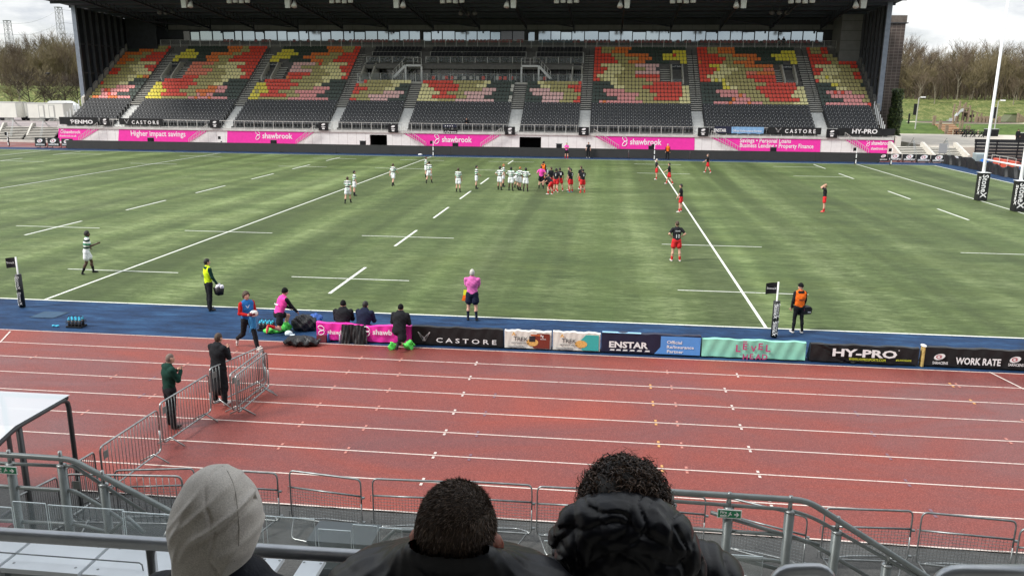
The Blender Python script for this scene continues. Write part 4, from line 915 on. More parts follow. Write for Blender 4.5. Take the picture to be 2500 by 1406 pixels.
railing('stair_railing','grey tube handrail with thick posts running down the left stairs under the dugout',
 [([(-120,1102),(0,1109),(172,1120),(420,1250),(640,1400)],.031),([(-120,1123),(0,1130),(150,1137)],.019),([(160,1136),(180,1137),(355,1250)],.019),([(-100,1179),(0,1186),(150,1196),(178,1196),(255,1240),(330,1290)],.022),([(0,1270),(200,1280),(330,1320)],.02)],
 [((25,1132),0),((150,1135),0),((253,1182),0)])
def exitsign(u0,u1,v0,v1,label,Y=YR-.06):
    a=PY(u0,v0,Y); c=PY(u1,v1,Y); x0,x1,z0,z1=float(a[0]),float(c[0]),float(c[2])-.012,float(a[2]); h=z1-z0; w=x1-x0
    b=MB().use(GREENP).box((x0,Y,z0),(x1,Y+.008,z1)); b.use(WHITE); b.box((x0-.008,Y+.001,z0-.008),(x1+.008,Y+.0095,z0)); b.box((x0-.008,Y+.001,z1),(x1+.008,Y+.0095,z1+.008)); b.box((x0-.008,Y+.001,z0),(x0,Y+.0095,z1)); b.box((x1,Y+.001,z0),(x1+.008,Y+.0095,z1))
    o=b.build('fire_exit_sign',loc=((x0+x1)/2,Y,z0)); tag(o,label,'sign','fire exit signs')
    text('sign_lettering','Fire',h*.55,(x0+w*.08,Y-.002,z0+h*.58),(1,0,0),(0,0,1),WHITEL,o,.02,'LEFT',ext=.002); text('sign_lettering','exit',h*.55,(x0+w*.08,Y-.002,z0+h*.14),(1,0,0),(0,0,1),WHITEL,o,.02,'LEFT',ext=.002)
    b=MB().use(WHITEL); cx=x0+w*.83; cz=z0+h*.5; b.add([(cx-w*.12,Y-.004,cz-h*.09),(cx+w*.02,Y-.004,cz-h*.09),(cx+w*.02,Y-.004,cz+h*.09),(cx-w*.12,Y-.004,cz+h*.09)],[(0,1,2,3)]); b.add([(cx-.0*w,Y-.005,cz-h*.32),(cx+w*.10,Y-.005,cz),(cx,Y-.005,cz+h*.32),(cx-w*.05,Y-.005,cz+h*.32),(cx+w*.03,Y-.005,cz),(cx-w*.05,Y-.005,cz-h*.32)],[(0,1,4,5),(1,2,3,4)])
    mx_=x0+w*.52; hh=h
    for q in ([(0,.32),(.05,.38),(.02,.12),(-.03,.10)],[(-.01,.02),(.05,.06),(.09,-.10),(.05,-.12)],[(-.02,.0),(.02,-.02),(-.07,-.30),(-.11,-.28)],[(-.02,.14),(.03,.16),(.03,-.02),(-.03,-.02)],[(.03,.14),(.09,.04),(.075,.01),(.02,.09)],[(-.02,.14),(-.08,.06),(-.065,.03),(-.01,.09)]):
        b.add([(mx_+a2*w,Y-.004,cz+b2*hh) for a2,b2 in q],[(0,1,2,3)])
    b.build('sign_symbols',None,o)
exitsign(1754,1808,1244,1262,'green and white Fire exit sign with an arrow on the right handrail post')
exitsign(-14,40,1138,1154,'green and white Fire exit sign with an arrow at the left edge')
# structure of the near stand
b=MB().use(CONC); b.box((-20,-22.2,2.2),(60,-19.62,2.66)); b.box((-20,-20.2,-.03),(60,-19.9,2.2)); struct(b.build('near_stand_walkway'))
b=MB().use(CONC)
b.box((-20,-24.3,.5),(60,-22.2,4.3))
for k in range(14): b.box((-20,-25.9-.8*k,0.5),(60,-25.1-.8*k if k else -24.3,5.25+.42*k))
struct(b.build('near_stand_terrace'))
b=MB().use(DARKST); b.box((-20,-36.6,-.03),(60,-36.2,15)); b.hexa([(-20,-36.4,14.2),(60,-36.4,14.2),(60,-24.9,15.6),(-20,-24.9,15.6),(-20,-36.4,14.6),(60,-36.4,14.6),(60,-24.9,16.),(-20,-24.9,16.)])
for x in (-20,59.6): b.box((x,-36.2,-.03),(x+.4,-27,14.2))
struct(b.build('unseen_near_stand_roof'))  # unseen roof and walls around the camera, built to darken the foreground
# near rail in front of the spectators
YH=-24.42
GRT=mat('rail_galv',(.40,.42,.44),.32,.55,var=.12,vs=12)
a=np.array(PY(0,1303,YH)); c=np.array(PY(1300,1384,YH)); d=(c-a)/np.linalg.norm(c-a); e0=a-d*3.0; e1=a+d*7
T=thing('near_handrail','thick grey handrail crossing right in front of the spectators','handrail',((a+c)/2*(1,1,0)+(0,0,4.3)))
b=MB().use(GRT).tube([tuple(e0),tuple(a),tuple(c),tuple(PY(1700,1411,YH))],.0245,16); b.build('rail',None,T,True)
for u in (368,1010,1665,-300):
    p=PY(u,1340,YH); zz=float(a[2]+d[2]/d[0]*(p[0]-a[0])); b=MB().use(GRT).tube([(p[0],YH,4.3),(p[0],YH,zz-.02)],.017,12); b.use(mat('pale_clamp',(.5,.52,.45),.6)).tube([(p[0],YH,5.55),(p[0],YH,5.60)],.026,12); b.build('post',None,T,True)
for (us,lab) in ((((1893,1440),(1893,1392),(2030,1386),(2040,1440)),'short looped grey rail at the bottom, left of the bottom right corner'),(((2288,1440),(2296,1396),(2560,1396)),'grey rail end at the bottom right corner')):
    pts=[tuple(PY(u,v,YH)) for u,v in us]; pts=[(pts[0][0],YH,4.3)]+pts[1:]
    if len(us)==4: pts[-1]=(pts[-1][0],YH,4.3)
    b=MB().use(GRT).tube(rnd_path(pts,.06,6),.0245 if us[0][0]>2200 else .02,12); tag(b.build('grab_rail',None,None,True,loc=(pts[0][0],YH,4.3)),lab,'rail')
# press desks with glass screens
DZ=4.98; DW=mat('desk_laminate',(.70,.75,.79),.35,var=.05,vs=5); yn=-23.09; yf=-22.77
xs=[float(G(u,1360,DZ)[0]) for u in (-900,-420,30,235,520,640,740,845)]
xs[2]=float(G(45,1345,DZ)[0]); xs[3]=float(G(238,1360,DZ)[0])
lab=['outside the left edge','at the left edge','between the left edge and its neighbour','with the rail bracket, left of the grey hood','behind the grey hood','just right of the grey hood','ending before the shaven head','']
for k in range(7):
    x0,x1=xs[k]+.012,xs[k+1]-.012
    if k>=4: x1-=.10
    T=thing('press_desk','white press desk panel '+lab[k],'desk',((x0+x1)/2,-22.8,4.3),'white press desks below the handrail')
    b=MB().use(DW).box((x0,yn,DZ-.03),(x1,yf,DZ)); b.use(STEELD)
    for (px_,py_) in ((.1,.12),(.1,.6),(.9,.12),(.9,.6)): 
        X=x0+(x1-x0)*px_; b.add([(X+.008*math.cos(t),yn+py_*.45+.008*math.sin(t),DZ+.0015) for t in np.linspace(0,6.283,9)[:-1]],[tuple(range(8))])
    b.build('desk_top',None,T); b=MB().use(STEELD)
    for xx in (x0+.08,x1-.08): b.bar((xx,-22.9,4.3),(xx,-22.9,DZ-.03),.05)
    b.box((x0+.02,yn+.05,4.5),(x1-.02,yn+.08,DZ-.03)); b.build('desk_frame',None,T)
GS2=glassmat('screen_glass',(.62,.70,.70),.16,.03); GE=mat('glass_edge',(.62,.70,.70),.2,spec=.9)
b=MB().use(STEELD); b.tube([tuple(G(-60,1343,DZ+.05)),tuple(G(340,1373,DZ+.05)),tuple(G(347,1378,DZ+.03)),tuple(G(350,1392,DZ+.01))],.004,6); tag(b.build('thin_rod',None,None,True,loc=G(340,1373,DZ)),'thin grey rod lying across the white desks below the handrail','rod')
gx=[(-300,30),(36,118),(121,306),(300,480),(470,640),(650,768),(775,855),(860,920),(925,980),(1330,1640),(1650,1870)]
for k,(ua,ub) in enumerate(gx):
    Y=-22.74+.03*(k%3); zt=5.15+(.025 if k%2 else 0); x0=float(PY(ua,1260,Y)[0]); x1=float(PY(ub,1280,Y)[0])
    if k==0: x1=float(PY(30,1255,Y)[0])
    T=thing('glass_screen','clear glass screen with bright edges behind the desks, number %s from left'%(['one','two','three','four','five','six','seven','eight','nine','ten','eleven'][k]),'screen',((x0+x1)/2,Y,4.90),'clear glass screens behind the press desks')
    b=MB().use(GS2).box((x0,Y-.004,4.90),(x1,Y+.004,zt)); b.build('pane',None,T)
    b=MB().use(GE); b.box((x0,Y-.004,zt+.0005),(x1,Y+.004,zt+.004)); b.box((x0-.002,Y-.003,4.90),(x0-.0005,Y+.003,zt)); b.box((x1+.0005,Y-.003,4.90),(x1+.002,Y+.003,zt)); b.build('polished_edge',None,T)
b=MB().use(mat('grey_parapet',(.20,.23,.235),.5,.2,var=.1,vs=3)); x0=float(PY(-400,1300,-22)[0]); x1=float(PY(1420,1300,-22)[0])
b.box((x0,-22.2,2.67),(x1,-22.05,4.30)); b.use(WHITE).box((x0,-22.26,4.302),(x1,-22.02,4.33)); struct(b.build('near_parapet'))
b=MB().use(mat('grey_case',(.10,.12,.125),.5)); p=PY(765,1305,-21.9); q=PY(915,1345,-21.9); b.box((p[0],-22.0,4.2),(q[0],-21.75,p[2])); b.box((p[0]-.01,-22.01,p[2]+.001),(q[0]+.01,-21.74,p[2]+.02)); tag(b.build('monitor_case',loc=(p[0],-21.9,4.2)),'dark grey flat monitor case standing behind the glass left of the shaven head','monitor')
# cross braces seen through the glass
for (us,l) in ((((270,1300),(312,1262),(352,1300)),'thin grey A shaped brace behind the glass near the grey hood'),(((920,1335),(965,1293),(1100,1300)),'pale grey bent tube frame left of the shaven head')):
    b=MB().use(RS).tube([tuple(PY(u,v,-20.6)) for u,v in us],.022,6); pp=PY(us[0][0],us[0][1],-20.6); b.bar((pp[0],-20.6,2.66),tuple(pp),.04); tag(b.build('tube_brace',None,None,True,loc=(pp[0],-20.6,2.66)),l,'brace')
# ================================================================ BEYOND: RIGHT SIDE
CW=CONCW
def terrace_steps(xa_,xb_,y0,y1,z0,z1,n,label):
    T=thing('terrace_steps',label,'steps',((xa_+xb_)/2,y0,0),'wide outdoor steps')
    b=MB()
    for k in range(n):
        y=y0+(y1-y0)*k/n; z=z0+(z1-z0)*(k+1)/n
        b.use(RIS).box((xa_,y,-.02),(xb_,y1+.3,z-.07)); b.use(NOSE).box((xa_,y-.03,z-.069),(xb_,y1+.3,z))
    b.build('treads',None,T)
    b=MB().use(STEELD); xm=(xa_+xb_)/2
    for k in (0,1): b.tube([(xm+.25*k,y0+.3,z0+.2),(xm+.1+.1*k,(y0+y1)/2,z1+.9),(xm+.25*k,y1,z1+.05)],.03,5)
    b.tube([(xm+.12,(y0+y1)/2,z1+1.2),(xm+.12,y1-.2,z1)],.03,5); b.build('handrail',None,T)
def steep_wall(u,vb,y0,y1,z0,z1,label,left=False):
    x=float(PY(u,vb,y0)[0]); b=MB().use(CW); b.prism([(y0-.6,-.02),(y1+.4,-.02),(y1+.4,z1+.55),(y1-.2,z1+.55),(y0-.6,z0+.55)],lambda p,t:(x+t,p[0],p[1]),-.13,.13)
    tag(b.build('concrete_wall',loc=(x,y0,0)),label,'wall','raked concrete walls between the steps'); return x
w1=steep_wall(2197,372,75.5,79.2,.1,1.34,'raked concrete wall at the right end of the stand'); w2=steep_wall(2278,378,75.5,79.2,.1,1.34,'raked concrete wall between the two flights on the right'); w3=steep_wall(2361,384,75.5,79.2,.1,1.34,'raked concrete wall right of the flights, next to the black fence')
terrace_steps(w1+.2,w2-.2,75.5,79.1,.0,1.30,8,'flight of steps right of the stand, behind the oval emblem boards'); terrace_steps(w2+.2,w3-.2,75.5,79.1,.0,1.30,8,'flight of steps nearest the black fence on the right')
w4=steep_wall(4,340,82.4,83.4,.4,2.0,'raked concrete wall at the left edge'); w5=steep_wall(74,340,82.4,83.4,.4,2.0,'raked concrete wall between the two flights on the left')
terrace_steps(w4+.2,w5-.2,80.9,83.4,.35,2.0,8,'flight of steps at the far left edge below the white trailers'); terrace_steps(w5+.2,float(PY(146,340,82.4)[0]),80.9,83.4,.35,2.0,8,'flight of steps between the left wall and the stand')
b=MB().use(CW).box((-100,80.4,-.02),(-55.2,80.9,.33)); struct(b.build('left_path_kerb'))
# emblem boards
def embl(u0,u1,vt,vb,Y,label):
    a=PY(u0,vt,Y); c=PY(u1,vb,Y); x0,x1=float(a[0]),float(c[0]); z0=max(float(c[2]),.02); z1=float(a[2]); 
    T=thing('emblem_board',label,'advertising board',((x0+x1)/2,Y,0),'black boards with oval emblems')
    b=MB().use(BLACKV).hexa([(x0,Y,z0),(x1-.05,Y,z0),(x1-.05,Y+.15,z0),(x0,Y+.15,z0),(x0,Y+.10,z1),(x1-.05,Y+.10,z1),(x1-.05,Y+.2,z1),(x0,Y+.2,z1)]); b.build('cover',None,T)
    for xx in (x0+.2,x1-.25): b=MB().use(BLACK); b.bar((xx,Y+.7,0),(xx,Y+.15,z1-.1),.05); b.box((xx-.05,Y,0),(xx+.05,Y+.7,.04)); b.build('rear_leg',None,T)
    cx=(x0+x1)/2; w=x1-x0; oval(T,(cx,z0+(z1-z0)*.66),w*.52,Y-.01); text('lettering','SARACENS',w*.17,(cx,Y-.012,z0+(z1-z0)*.14),(1,0,0),(0,0,1),WHITEL,T,.03)
wn=['cut off by the perimeter boards','second from the perimeter boards on the right','third from the perimeter boards on the right','fourth from the perimeter boards on the right','nearest the crumpled cover','half behind the crumpled cover','beside the grey container']
for k,(a,c,t_,b_) in enumerate([(2146,2167,375,394),(2169,2202,376,393),(2205,2236,377,394),(2239,2272,378,396),(2275,2309,379,397),(2313,2347,381,403),(2352,2384,384,404)]): embl(a,c,t_,b_,72.4-.35*k,'black board with a white oval emblem, '+wn[k])
for k,(a,c,t_,b_) in enumerate([(83,112,337,358),(114,146,337,358),(148,178,339,358)]): embl(a,c,t_,b_,70.9,'black oval emblem board at the far left corner, '+['leftmost of three','middle of three','rightmost of three'][k])
# crumpled black cover over a low barrier
pts=[G(2300,400),G(2345,407),G(2400,420),G(2450,432),G(2500,441),G(2600,462)]
rs=random.Random(3)
def cov(s,t):
    q=s*(len(pts)-1); i=min(int(q),len(pts)-2); f=q-i; p=pts[i]*(1-f)+pts[i+1]*f
    h=.95+.10*math.sin(s*31)+.07*math.sin(s*73+1); d=.5*(t)+.10*math.sin(s*60+t*5)+.06*math.sin(s*130+t*9)
    return (p[0]+.8*d,p[1]+.8*d,.02+h*math.sin(min(t*1.25,1)*1.57)-(.0 if t<.8 else (t-.8)*2.5))
b=MB().use(BLACKV).grid(cov,120,12); tag(b.build('crumpled_cover',None,None,True,loc=(pts[2][0],pts[2][1],0)),'crumpled black sheet covering a low barrier behind the dead-ball line','cover')
# black slatted fence
Y=74.; x0=float(PY(2380,345,Y)[0]); z1=float(PY(2400,341,Y)[2])
T=thing('black_fence','tall black boarded fence at the right edge behind the goal posts','fence',(x0+8,Y,0))
b=MB().use(mat('fence_black',(.017,.018,.021),.5,var=.3,vs=3)); zb=.0; n=7
for k in range(n): za=zb+(z1-zb)*k/n; b.box((x0+.25-(.25*k/n),Y+.02*(k%2),za),(x0+17,Y+.12,za+(z1-zb)/n-.05))
b.build('boards',None,T); b=MB().use(BLACK)
for k in range(8): b=MB().use(BLACK).box((x0+.1+2.3*k,Y-.06,0),(x0+.22+2.3*k,Y-.003,z1-.05)); b.build('post',None,T)
b=MB().use(BLACK).box((x0,Y-.03,z1-.045),(x0+17,Y+.16,z1+.03)); b.build('capping',None,T)
b=MB().use(mat('bin_grey',(.30,.36,.37),.5,var=.1,vs=4)); p=G(2394,408); b.hexa([(p[0]-.5,p[1],0),(p[0]+.45,p[1],0),(p[0]+.45,p[1]+.9,0),(p[0]-.5,p[1]+.9,0),(p[0]-.6,p[1]-.08,1.35),(p[0]+.55,p[1]-.08,1.35),(p[0]+.55,p[1]+1,1.45),(p[0]-.6,p[1]+1,1.45)]); tag(b.build('wheeled_bin',loc=p),'pale grey wheeled container left of the far goal post','container')
b=MB().use(mat('bin_blue',(.02,.13,.45),.4)); p=G(2409,411); b.prism([(-.7,0),(.5,0),(.65,.75),(.3,.95),(-.5,.95),(-.8,.6)],lambda q,t:(p[0]+q[0],p[1]+t-.5,q[1]),0,.8); tag(b.build('blue_tub',loc=p),'blue plastic tub behind the far goal post','tub')
T=thing('red_mat_stack','orange red padded mats behind a wire fence by the goal','mats',G(2450,424)); p=G(2420,416); q=G(2478,428)
MR=mat('mat_orange_red',(.60,.10,.06),.55,var=.15,vs=3)
for k in range(3):
    f0,f1=k/3+.01,(k+1)/3-.01; A=p*(1-f0)+q*f0; C=p*(1-f1)+q*f1; b=MB().use(MR).add([(A[0],A[1],0),(C[0],C[1],0),(C[0]+.5,C[1]+.5,0),(A[0]+.5,A[1]+.5,0),(A[0],A[1],1.25),(C[0],C[1],1.25),(C[0]+.5,C[1]+.5,1.25),(A[0]+.5,A[1]+.5,1.25)],[(4,5,6,7),(0,1,5,4),(1,2,6,5),(2,3,7,6),(3,0,4,7)]); b.build('mat',None,T)
b=MB().use(RAIL)
for k in range(4): f0=k/3; A=p*(1-f0)+q*f0; b.tube([(A[0]-.2,A[1]-.2,0),(A[0]-.2,A[1]-.2,1.6)],.03,5)
A=p;C=q; b.tube([(A[0]-.2,A[1]-.2,1.6),(C[0]-.2,C[1]-.2,1.6)],.03,5); b.build('wire_frame',None,T)
# tower with brick grid, ivy at its foot
Y=97.; x0=XR+.9; x1=float(PY(2202,140,Y)[0]); zt=float(PY(2205,38,Y)[2]); zc=float(PY(2205,58,Y)[2])
BR=bpy.data.materials.new('dark_brick'); BR.use_nodes=True; t=BR.node_tree; bs=t.nodes['Principled BSDF']; g=N(t,'ShaderNodeNewGeometry'); sp=N(t,'ShaderNodeSeparateXYZ'); cb=N(t,'ShaderNodeCombineXYZ'); t.links.new(g.outputs['Position'],sp.inputs[0])
t.links.new(math2(t,'ADD',sp.outputs[0],sp.outputs[1]),cb.inputs[0]); t.links.new(sp.outputs[2],cb.inputs[1])
bt_=N(t,'ShaderNodeTexBrick',i_Scale=1.0); bt_.offset=0; bt_.inputs['Brick Width'].default_value=.62; bt_.inputs['Row Height'].default_value=.42; bt_.inputs['Mortar Size'].default_value=.035; bt_.inputs['Color1'].default_value=(.055,.042,.036,1); bt_.inputs['Color2'].default_value=(.085,.062,.052,1); bt_.inputs['Mortar'].default_value=(.20,.17,.15,1)
t.links.new(cb.outputs[0],bt_.inputs['Vector']); t.links.new(mixc(t,.35,bt_.outputs[0],ramp(t,noise(t,.9,5),[(.35,(.03,.026,.024)),(.65,(.14,.11,.10))])),bs.inputs['Base Color']); bs.inputs['Roughness'].default_value=.85
T=thing('brick_tower','tall dark brick tower with a pale square grid, right of the stand','tower',((x0+x1)/2,Y,0))
b=MB().use(BR).box((x0,Y,0),(x1,Y+7,zc)); b.build('shaft',None,T)
b=MB().use(mat('tower_cap',(.12,.10,.085),.8,var=.3,vs=2)).box((x0-.05,Y-.05,zc+.12),(x1+.1,Y+7.1,zt)); b.use(DARKST).box((x0-.15,Y-.2,zc),(x1+.3,Y+7.3,zc+.118)); b.build('cap',None,T)
def leafcloud(b,fn,n,size,mats,rs):
    for _ in range(n):
        p=fn(rs); s=size*rs.uniform(.5,1.3); a=rs.uniform(0,6.28); c=rs.uniform(-1,1); d=Vector((math.cos(a)*math.sqrt(1-c*c),math.sin(a)*math.sqrt(1-c*c),c)); e=d.orthogonal().normalized(); b.use(rs.choice(mats)); P=Vector(p)
        b.add([P+d*s,P+e*s*.6,P-d*s,P-e*s*.6],[(0,1,2,3)])
LV=[mat('ivy_leaf_dark',(.020,.035,.012),.6),mat('ivy_leaf',(.045,.075,.018),.6),mat('ivy_leaf_light',(.10,.13,.035),.6)]
ix0=float(PY(2168,300,94)[0]); ix1=float(PY(2200,300,94)[0]); iz=float(PY(2190,218,94)[2]); rs=random.Random(5)
T=thing('climbing_ivy','tall column of dark green ivy at the foot of the brick tower','ivy',((ix0+ix1)/2,94,1.3))
b=MB()
def ivy(rs):
    t_=rs.random(); w=(1-.35*t_**2)*(1+.15*math.sin(t_*14)); s=rs.uniform(-1,1)
    return ((ix0+ix1)/2+(ix1-ix0)*.5*s*w+ (1-t_)*.0,94+rs.uniform(-.9,1.2)*(1-abs(s)*.5),.2+(iz-.2)*t_)
leafcloud(b,ivy,5200,.17,LV,rs); b.build('leaves',None,T); b=MB().use(WOOD); b.tube([((ix0+ix1)/2,94.3,0),((ix0+ix1)/2+.2,94.4,iz*.8)],.15,7); b.build('stem',None,T)
b=MB().use(CW).box((float(PY(2184,350,80)[0]),79.5,-.02),(float(PY(2196,350,80)[0]),83,2.5)); tag(b.build('end_pier',loc=(56.3,80,0)),'grey concrete pier closing the right end of the front wall','wall')
# lamp posts
def lamp(u,vb,vt,Y,label):
    p=PY(u,vb,Y); q=PY(u,vt,Y); z0=hgt(p[0],Y)-.05; T=thing('lamp_post',label,'lamp post',(p[0],Y,z0),'park lamp posts')
    b=MB().use(mat('lamp_post_grey',(.40,.40,.38),.5)).tube([(p[0],Y,z0),(p[0],Y,q[2])],.10,7,True,.06); b.tube([(p[0],Y,q[2]),(p[0]+.4,Y,q[2]+.15)],.05,6); b.build('pole',None,T)
    b=MB().use(WHITE).box((p[0]+.3,Y-.15,q[2]+.06),(p[0]+1.0,Y+.15,q[2]+.26)); b.build('lantern',None,T)
    b=MB().use(BLACK).box((p[0]-.62,Y-.03,q[2]-2.7),(p[0]-.12,Y+.03,q[2]-.9)); b.build('hanging_banner',None,T)
lamp(2236,300,240,116,'grey lamp post with a black hanging banner left of the slide'); lamp(2428,315,248,116,'grey lamp post with a black hanging banner behind the goal upright')
# wooden steps up to the playground
TS=mat('terracotta_riser',(.42,.20,.10),.8,var=.2,vs=4); LW2=mat('light_timber',(.45,.36,.25),.8,var=.25,vs=4)
x0=float(PY(2313,310,113.5)[0]); x1=float(PY(2357,310,113.5)[0]); T=thing('timber_steps','timber steps with orange risers leading up to the playground','steps',((x0+x1)/2,113,1.3))
b=MB()
for k in range(6): z=1.34+.24*(k+1); y=113+.95*k; b.use(TS).box((x0,y,1.2),(x1,119.6,z-.06)); b.use(LW2).box((x0-.05,y-.06,z-.059),(x1+.05,119.6,z))
b.build('treads',None,T); b=MB().use(WOOD)
for x in (x0-.3,x0-.05,x1+.1,x1+.5):
    for y in (113.2,116,118.8): b=MB().use(WOOD).bar((x,y,1.2),(x,y,1.5+ (y-113)*.24+1.2),.22); b.build('post',None,T)
b=MB().use(LW2); 
for u in (2327,2342,2357,2373,2388): p=PY(u,322,112.4); b.bar((p[0],112.4,1.3),(p[0],112.4,2.1),.16)
tag(b.build('bollard_row',loc=(float(PY(2357,320,112.4)[0]),112.4,1.3)),'row of short pale timber bollards in front of the timber steps','bollards')
# playground
SL=mat('slide_metal',(.62,.64,.66),.3,.6); YP=130.
def py_(u,v,Y=YP): q=PY(u,v,Y); return (float(q[0]),Y,float(q[2]))
gz=2.78
T=thing('playground_slide','steel slide with a timber tower on the playground','slide',(py_(2350,290)[0],YP,gz))
top=py_(2347,271); bot=py_(2318,291); b=MB().use(SL)
path=[(top[0],top[2]),(top[0]-.4,top[2]-.1),((top[0]+bot[0])/2,(top[2]+gz)/2+.1),(bot[0]+.6,gz+.25),(bot[0]-.4,gz+.2)]
for (a,c) in zip(path,path[1:]): b.hexa([(a[0],YP-.8,a[1]),(c[0],YP-.8,c[1]),(c[0],YP+.3,c[1]),(a[0],YP+.3,a[1]),(a[0],YP-.8,a[1]+.1),(c[0],YP-.8,c[1]+.1),(c[0],YP+.3,c[1]+.1),(a[0],YP+.3,a[1]+.1)]); b.hexa([(a[0],YP-.9,a[1]-.1),(c[0],YP-.9,c[1]-.1),(c[0],YP-.8,c[1]-.1),(a[0],YP-.8,a[1]-.1),(a[0],YP-.9,a[1]+.45),(c[0],YP-.9,c[1]+.45),(c[0],YP-.8,c[1]+.45),(a[0],YP-.8,a[1]+.45)])
b.build('chute',None,T)
b=MB().use(WOOD)
for du,vt in ((2338,262),(2352,254),(2366,258)):
    p=py_(du,vt); 
    for y in (YP-.3,YP+1.6): b.bar((p[0],y,gz-.1),(p[0]+.1,y,p[2]+(.5 if y>YP else 0)),.24)
p=py_(2336,261);q=py_(2362,264); b.bar((p[0],YP-.3,p[2]),(q[0],YP-.3,q[2]),.2); b.box((py_(2348,272)[0]-.6,YP-.3,top[2]-.3),(py_(2364,272)[0],YP+1.6,top[2]-.1)); b.build('tower_frame',None,T)
T=thing('rope_bridge','sagging dark rope bridge and log trail right of the slide','climbing frame',(py_(2375,288)[0],YP,gz))
b=MB().use(mat('dark_net',(.06,.05,.04),.9)); A=py_(2354,274); C=py_(2378,286); b.grid(lambda s,t:(A[0]+(C[0]-A[0])*s,YP+1.2*t,A[2]+(C[2]-A[2])*s-.5*math.sin(s*3.14)),10,2); b.grid(lambda s,t:(A[0]+(C[0]-A[0])*s,YP-.02,A[2]+(C[2]-A[2])*s-.5*math.sin(s*3.14)+.5*t),10,1); b.build('net',None,T)
b=MB().use(WOOD); A=py_(2352,262); C=py_(2392,278); b.bar(A,C,.12); 
for u in (2362,2374,2386,2396): p=py_(u,274+(u-2362)*.25); b.bar((p[0],YP,gz-.1),(p[0],YP,p[2]+.4),.22)
for u in (2378,2386,2396,2404,2412,2424,2434): p=py_(u,287); b.bar((p[0],YP-1,gz-.1),(p[0],YP-1,p[2]+.2),.4)
p=py_(2376,287);q=py_(2412,290); b.bar((p[0],YP-1,p[2]),(q[0],YP-1,q[2]),.25); b.build('log_trail',None,T)
b=MB().use(mat('bark_chip',(.10,.065,.055),.9,var=.3,vs=2)); c=np.array(py_(2365,295,129)); b.add([(c[0]+9*math.cos(t),129+4.5*math.sin(t),hgt(60,128)+.09) for t in np.linspace(0,6.283,29)[:-1]],[tuple(range(28))]); struct(b.build('bark_surface'))
b=MB().use(mat('cream_path',(.55,.50,.36),.8)); b.add([(c[0]+s*math.cos(t)*w,128.8+s2*math.sin(t),hgt(60,128)+.06) for s,s2,w in ((10.6,5.6,1.),) for t in np.linspace(0,6.283,29)[:-1]],[tuple(range(28))]); struct(b.build('playground_path'))
T=thing('grass_mound','low grass topped mound tunnel with timber sides at the right edge','mound',(py_(2475,285,134)[0],134,gz)); A=py_(2450,290,134); C=py_(2495,290,134); b=MB().use(mat('tunnel_side',(.10,.11,.06),.9)); b.hexa([(A[0],133,gz),(C[0],133,gz),(C[0],137,gz),(A[0],137,gz),(A[0]+1.2,133.5,gz+1.3),(C[0]-1.2,133.5,gz+1.3),(C[0]-1.2,136.5,gz+1.3),(A[0]+1.2,136.5,gz+1.3)]); b.build('mound_body',None,T)
b=MB().use(LAWN).box((A[0]+1.1,133.4,gz+1.32),(C[0]-1.1,136.6,gz+1.5)); b.build('turf_top',None,T)
b=MB().use(WOOD)
for k in range(6): b.bar((C[0]-1.2+.33*k,132.9,gz-.1),(C[0]-1.25+.33*k,132.9,gz+1.6-.22*k),.28)
b.build('timber_side',None,T)
def picnic(u,v,lab):
    p=G(u,v,1.34); x,y=p[0],p[1]; T=thing('picnic_table',lab,'picnic table',(x,y,1.34),'black picnic tables'); b=MB().use(BLACK); w=1.6
    b.box((x-w,y-.4,2.06),(x+w,y+.4,2.14)); b.build('table_top',None,T)
    for s in (-1,1): b=MB().use(BLACK).box((x-w,y+s*.75-.14,1.76),(x+w,y+s*.75+.14,1.84)); b.build('bench',None,T)
    b=MB().use(BLACK)
    for xx in (x-w*.75,x,x+w*.75): b.bar((xx-.1,y-.85,1.34),(xx+.05,y-.2,2.06),.1); b.bar((xx-.1,y+.85,1.34),(xx+.05,y+.2,2.06),.1); b.bar((xx-.3,y-.4,1.34),(xx+.3,y-.4,2.06),.1)
    b.build('trestle',None,T)
picnic(2351,329,'black picnic table below the timber steps, the farther one'); picnic(2376,335,'black picnic table right of and nearer than the other one')
for (u,v,lab,w) in ((2424,333,'black litter bin with a pale rim on the paving, right',.55),(2413,333,'black litter bin on the paving, partly behind the goal upright',.5),(2495,344,'dark bin at the right edge behind the fence',.6)):
    p=G(u,v,1.34); b=MB().use(BLACK); b.hexa([(p[0]-w,p[1]-.4,1.34),(p[0]+w,p[1]-.4,1.34),(p[0]+w,p[1]+.5,1.34),(p[0]-w,p[1]+.5,1.34),(p[0]-w*1.1,p[1]-.45,2.4),(p[0]+w*1.1,p[1]-.45,2.4),(p[0]+w*1.1,p[1]+.55,2.4),(p[0]-w*1.1,p[1]+.55,2.4)]); b.use(mat('bin_rim',(.35,.38,.34),.6)).box((p[0]-w*1.12,p[1]-.47,2.402),(p[0]+w*1.12,p[1]+.57,2.47)); tag(b.build('litter_bin',loc=(p[0],p[1],1.34)),lab,'bin')
for (u,v,lab) in ((2250,323,'small dark block on the paving below the left lamp post'),(2279,323,'small dark block on the paving left of the timber steps')):
    p=G(u,v,1.34); b=MB().use(BLACK).box((p[0]-.35,p[1]-.3,1.34),(p[0]+.35,p[1]+.3,1.75)); b.use(mat('block_top',(.3,.28,.24),.8)).box((p[0]-.4,p[1]-.35,1.752),(p[0]+.4,p[1]+.35,1.80)); tag(b.build('seat_block',loc=(p[0],p[1],1.34)),lab,'block')
p=PY(2219,292,121); b=MB().use(BLACK).bar((p[0],121,hgt(60,121)-.1),(p[0],121,p[2]+.9),.22); b.ell((p[0],121,p[2]+.9),(.13,.13,.1),8,5); tag(b.build('dark_post',loc=(p[0],121,2.6)),'dark marker post on the lawn left of the left lamp post','post')
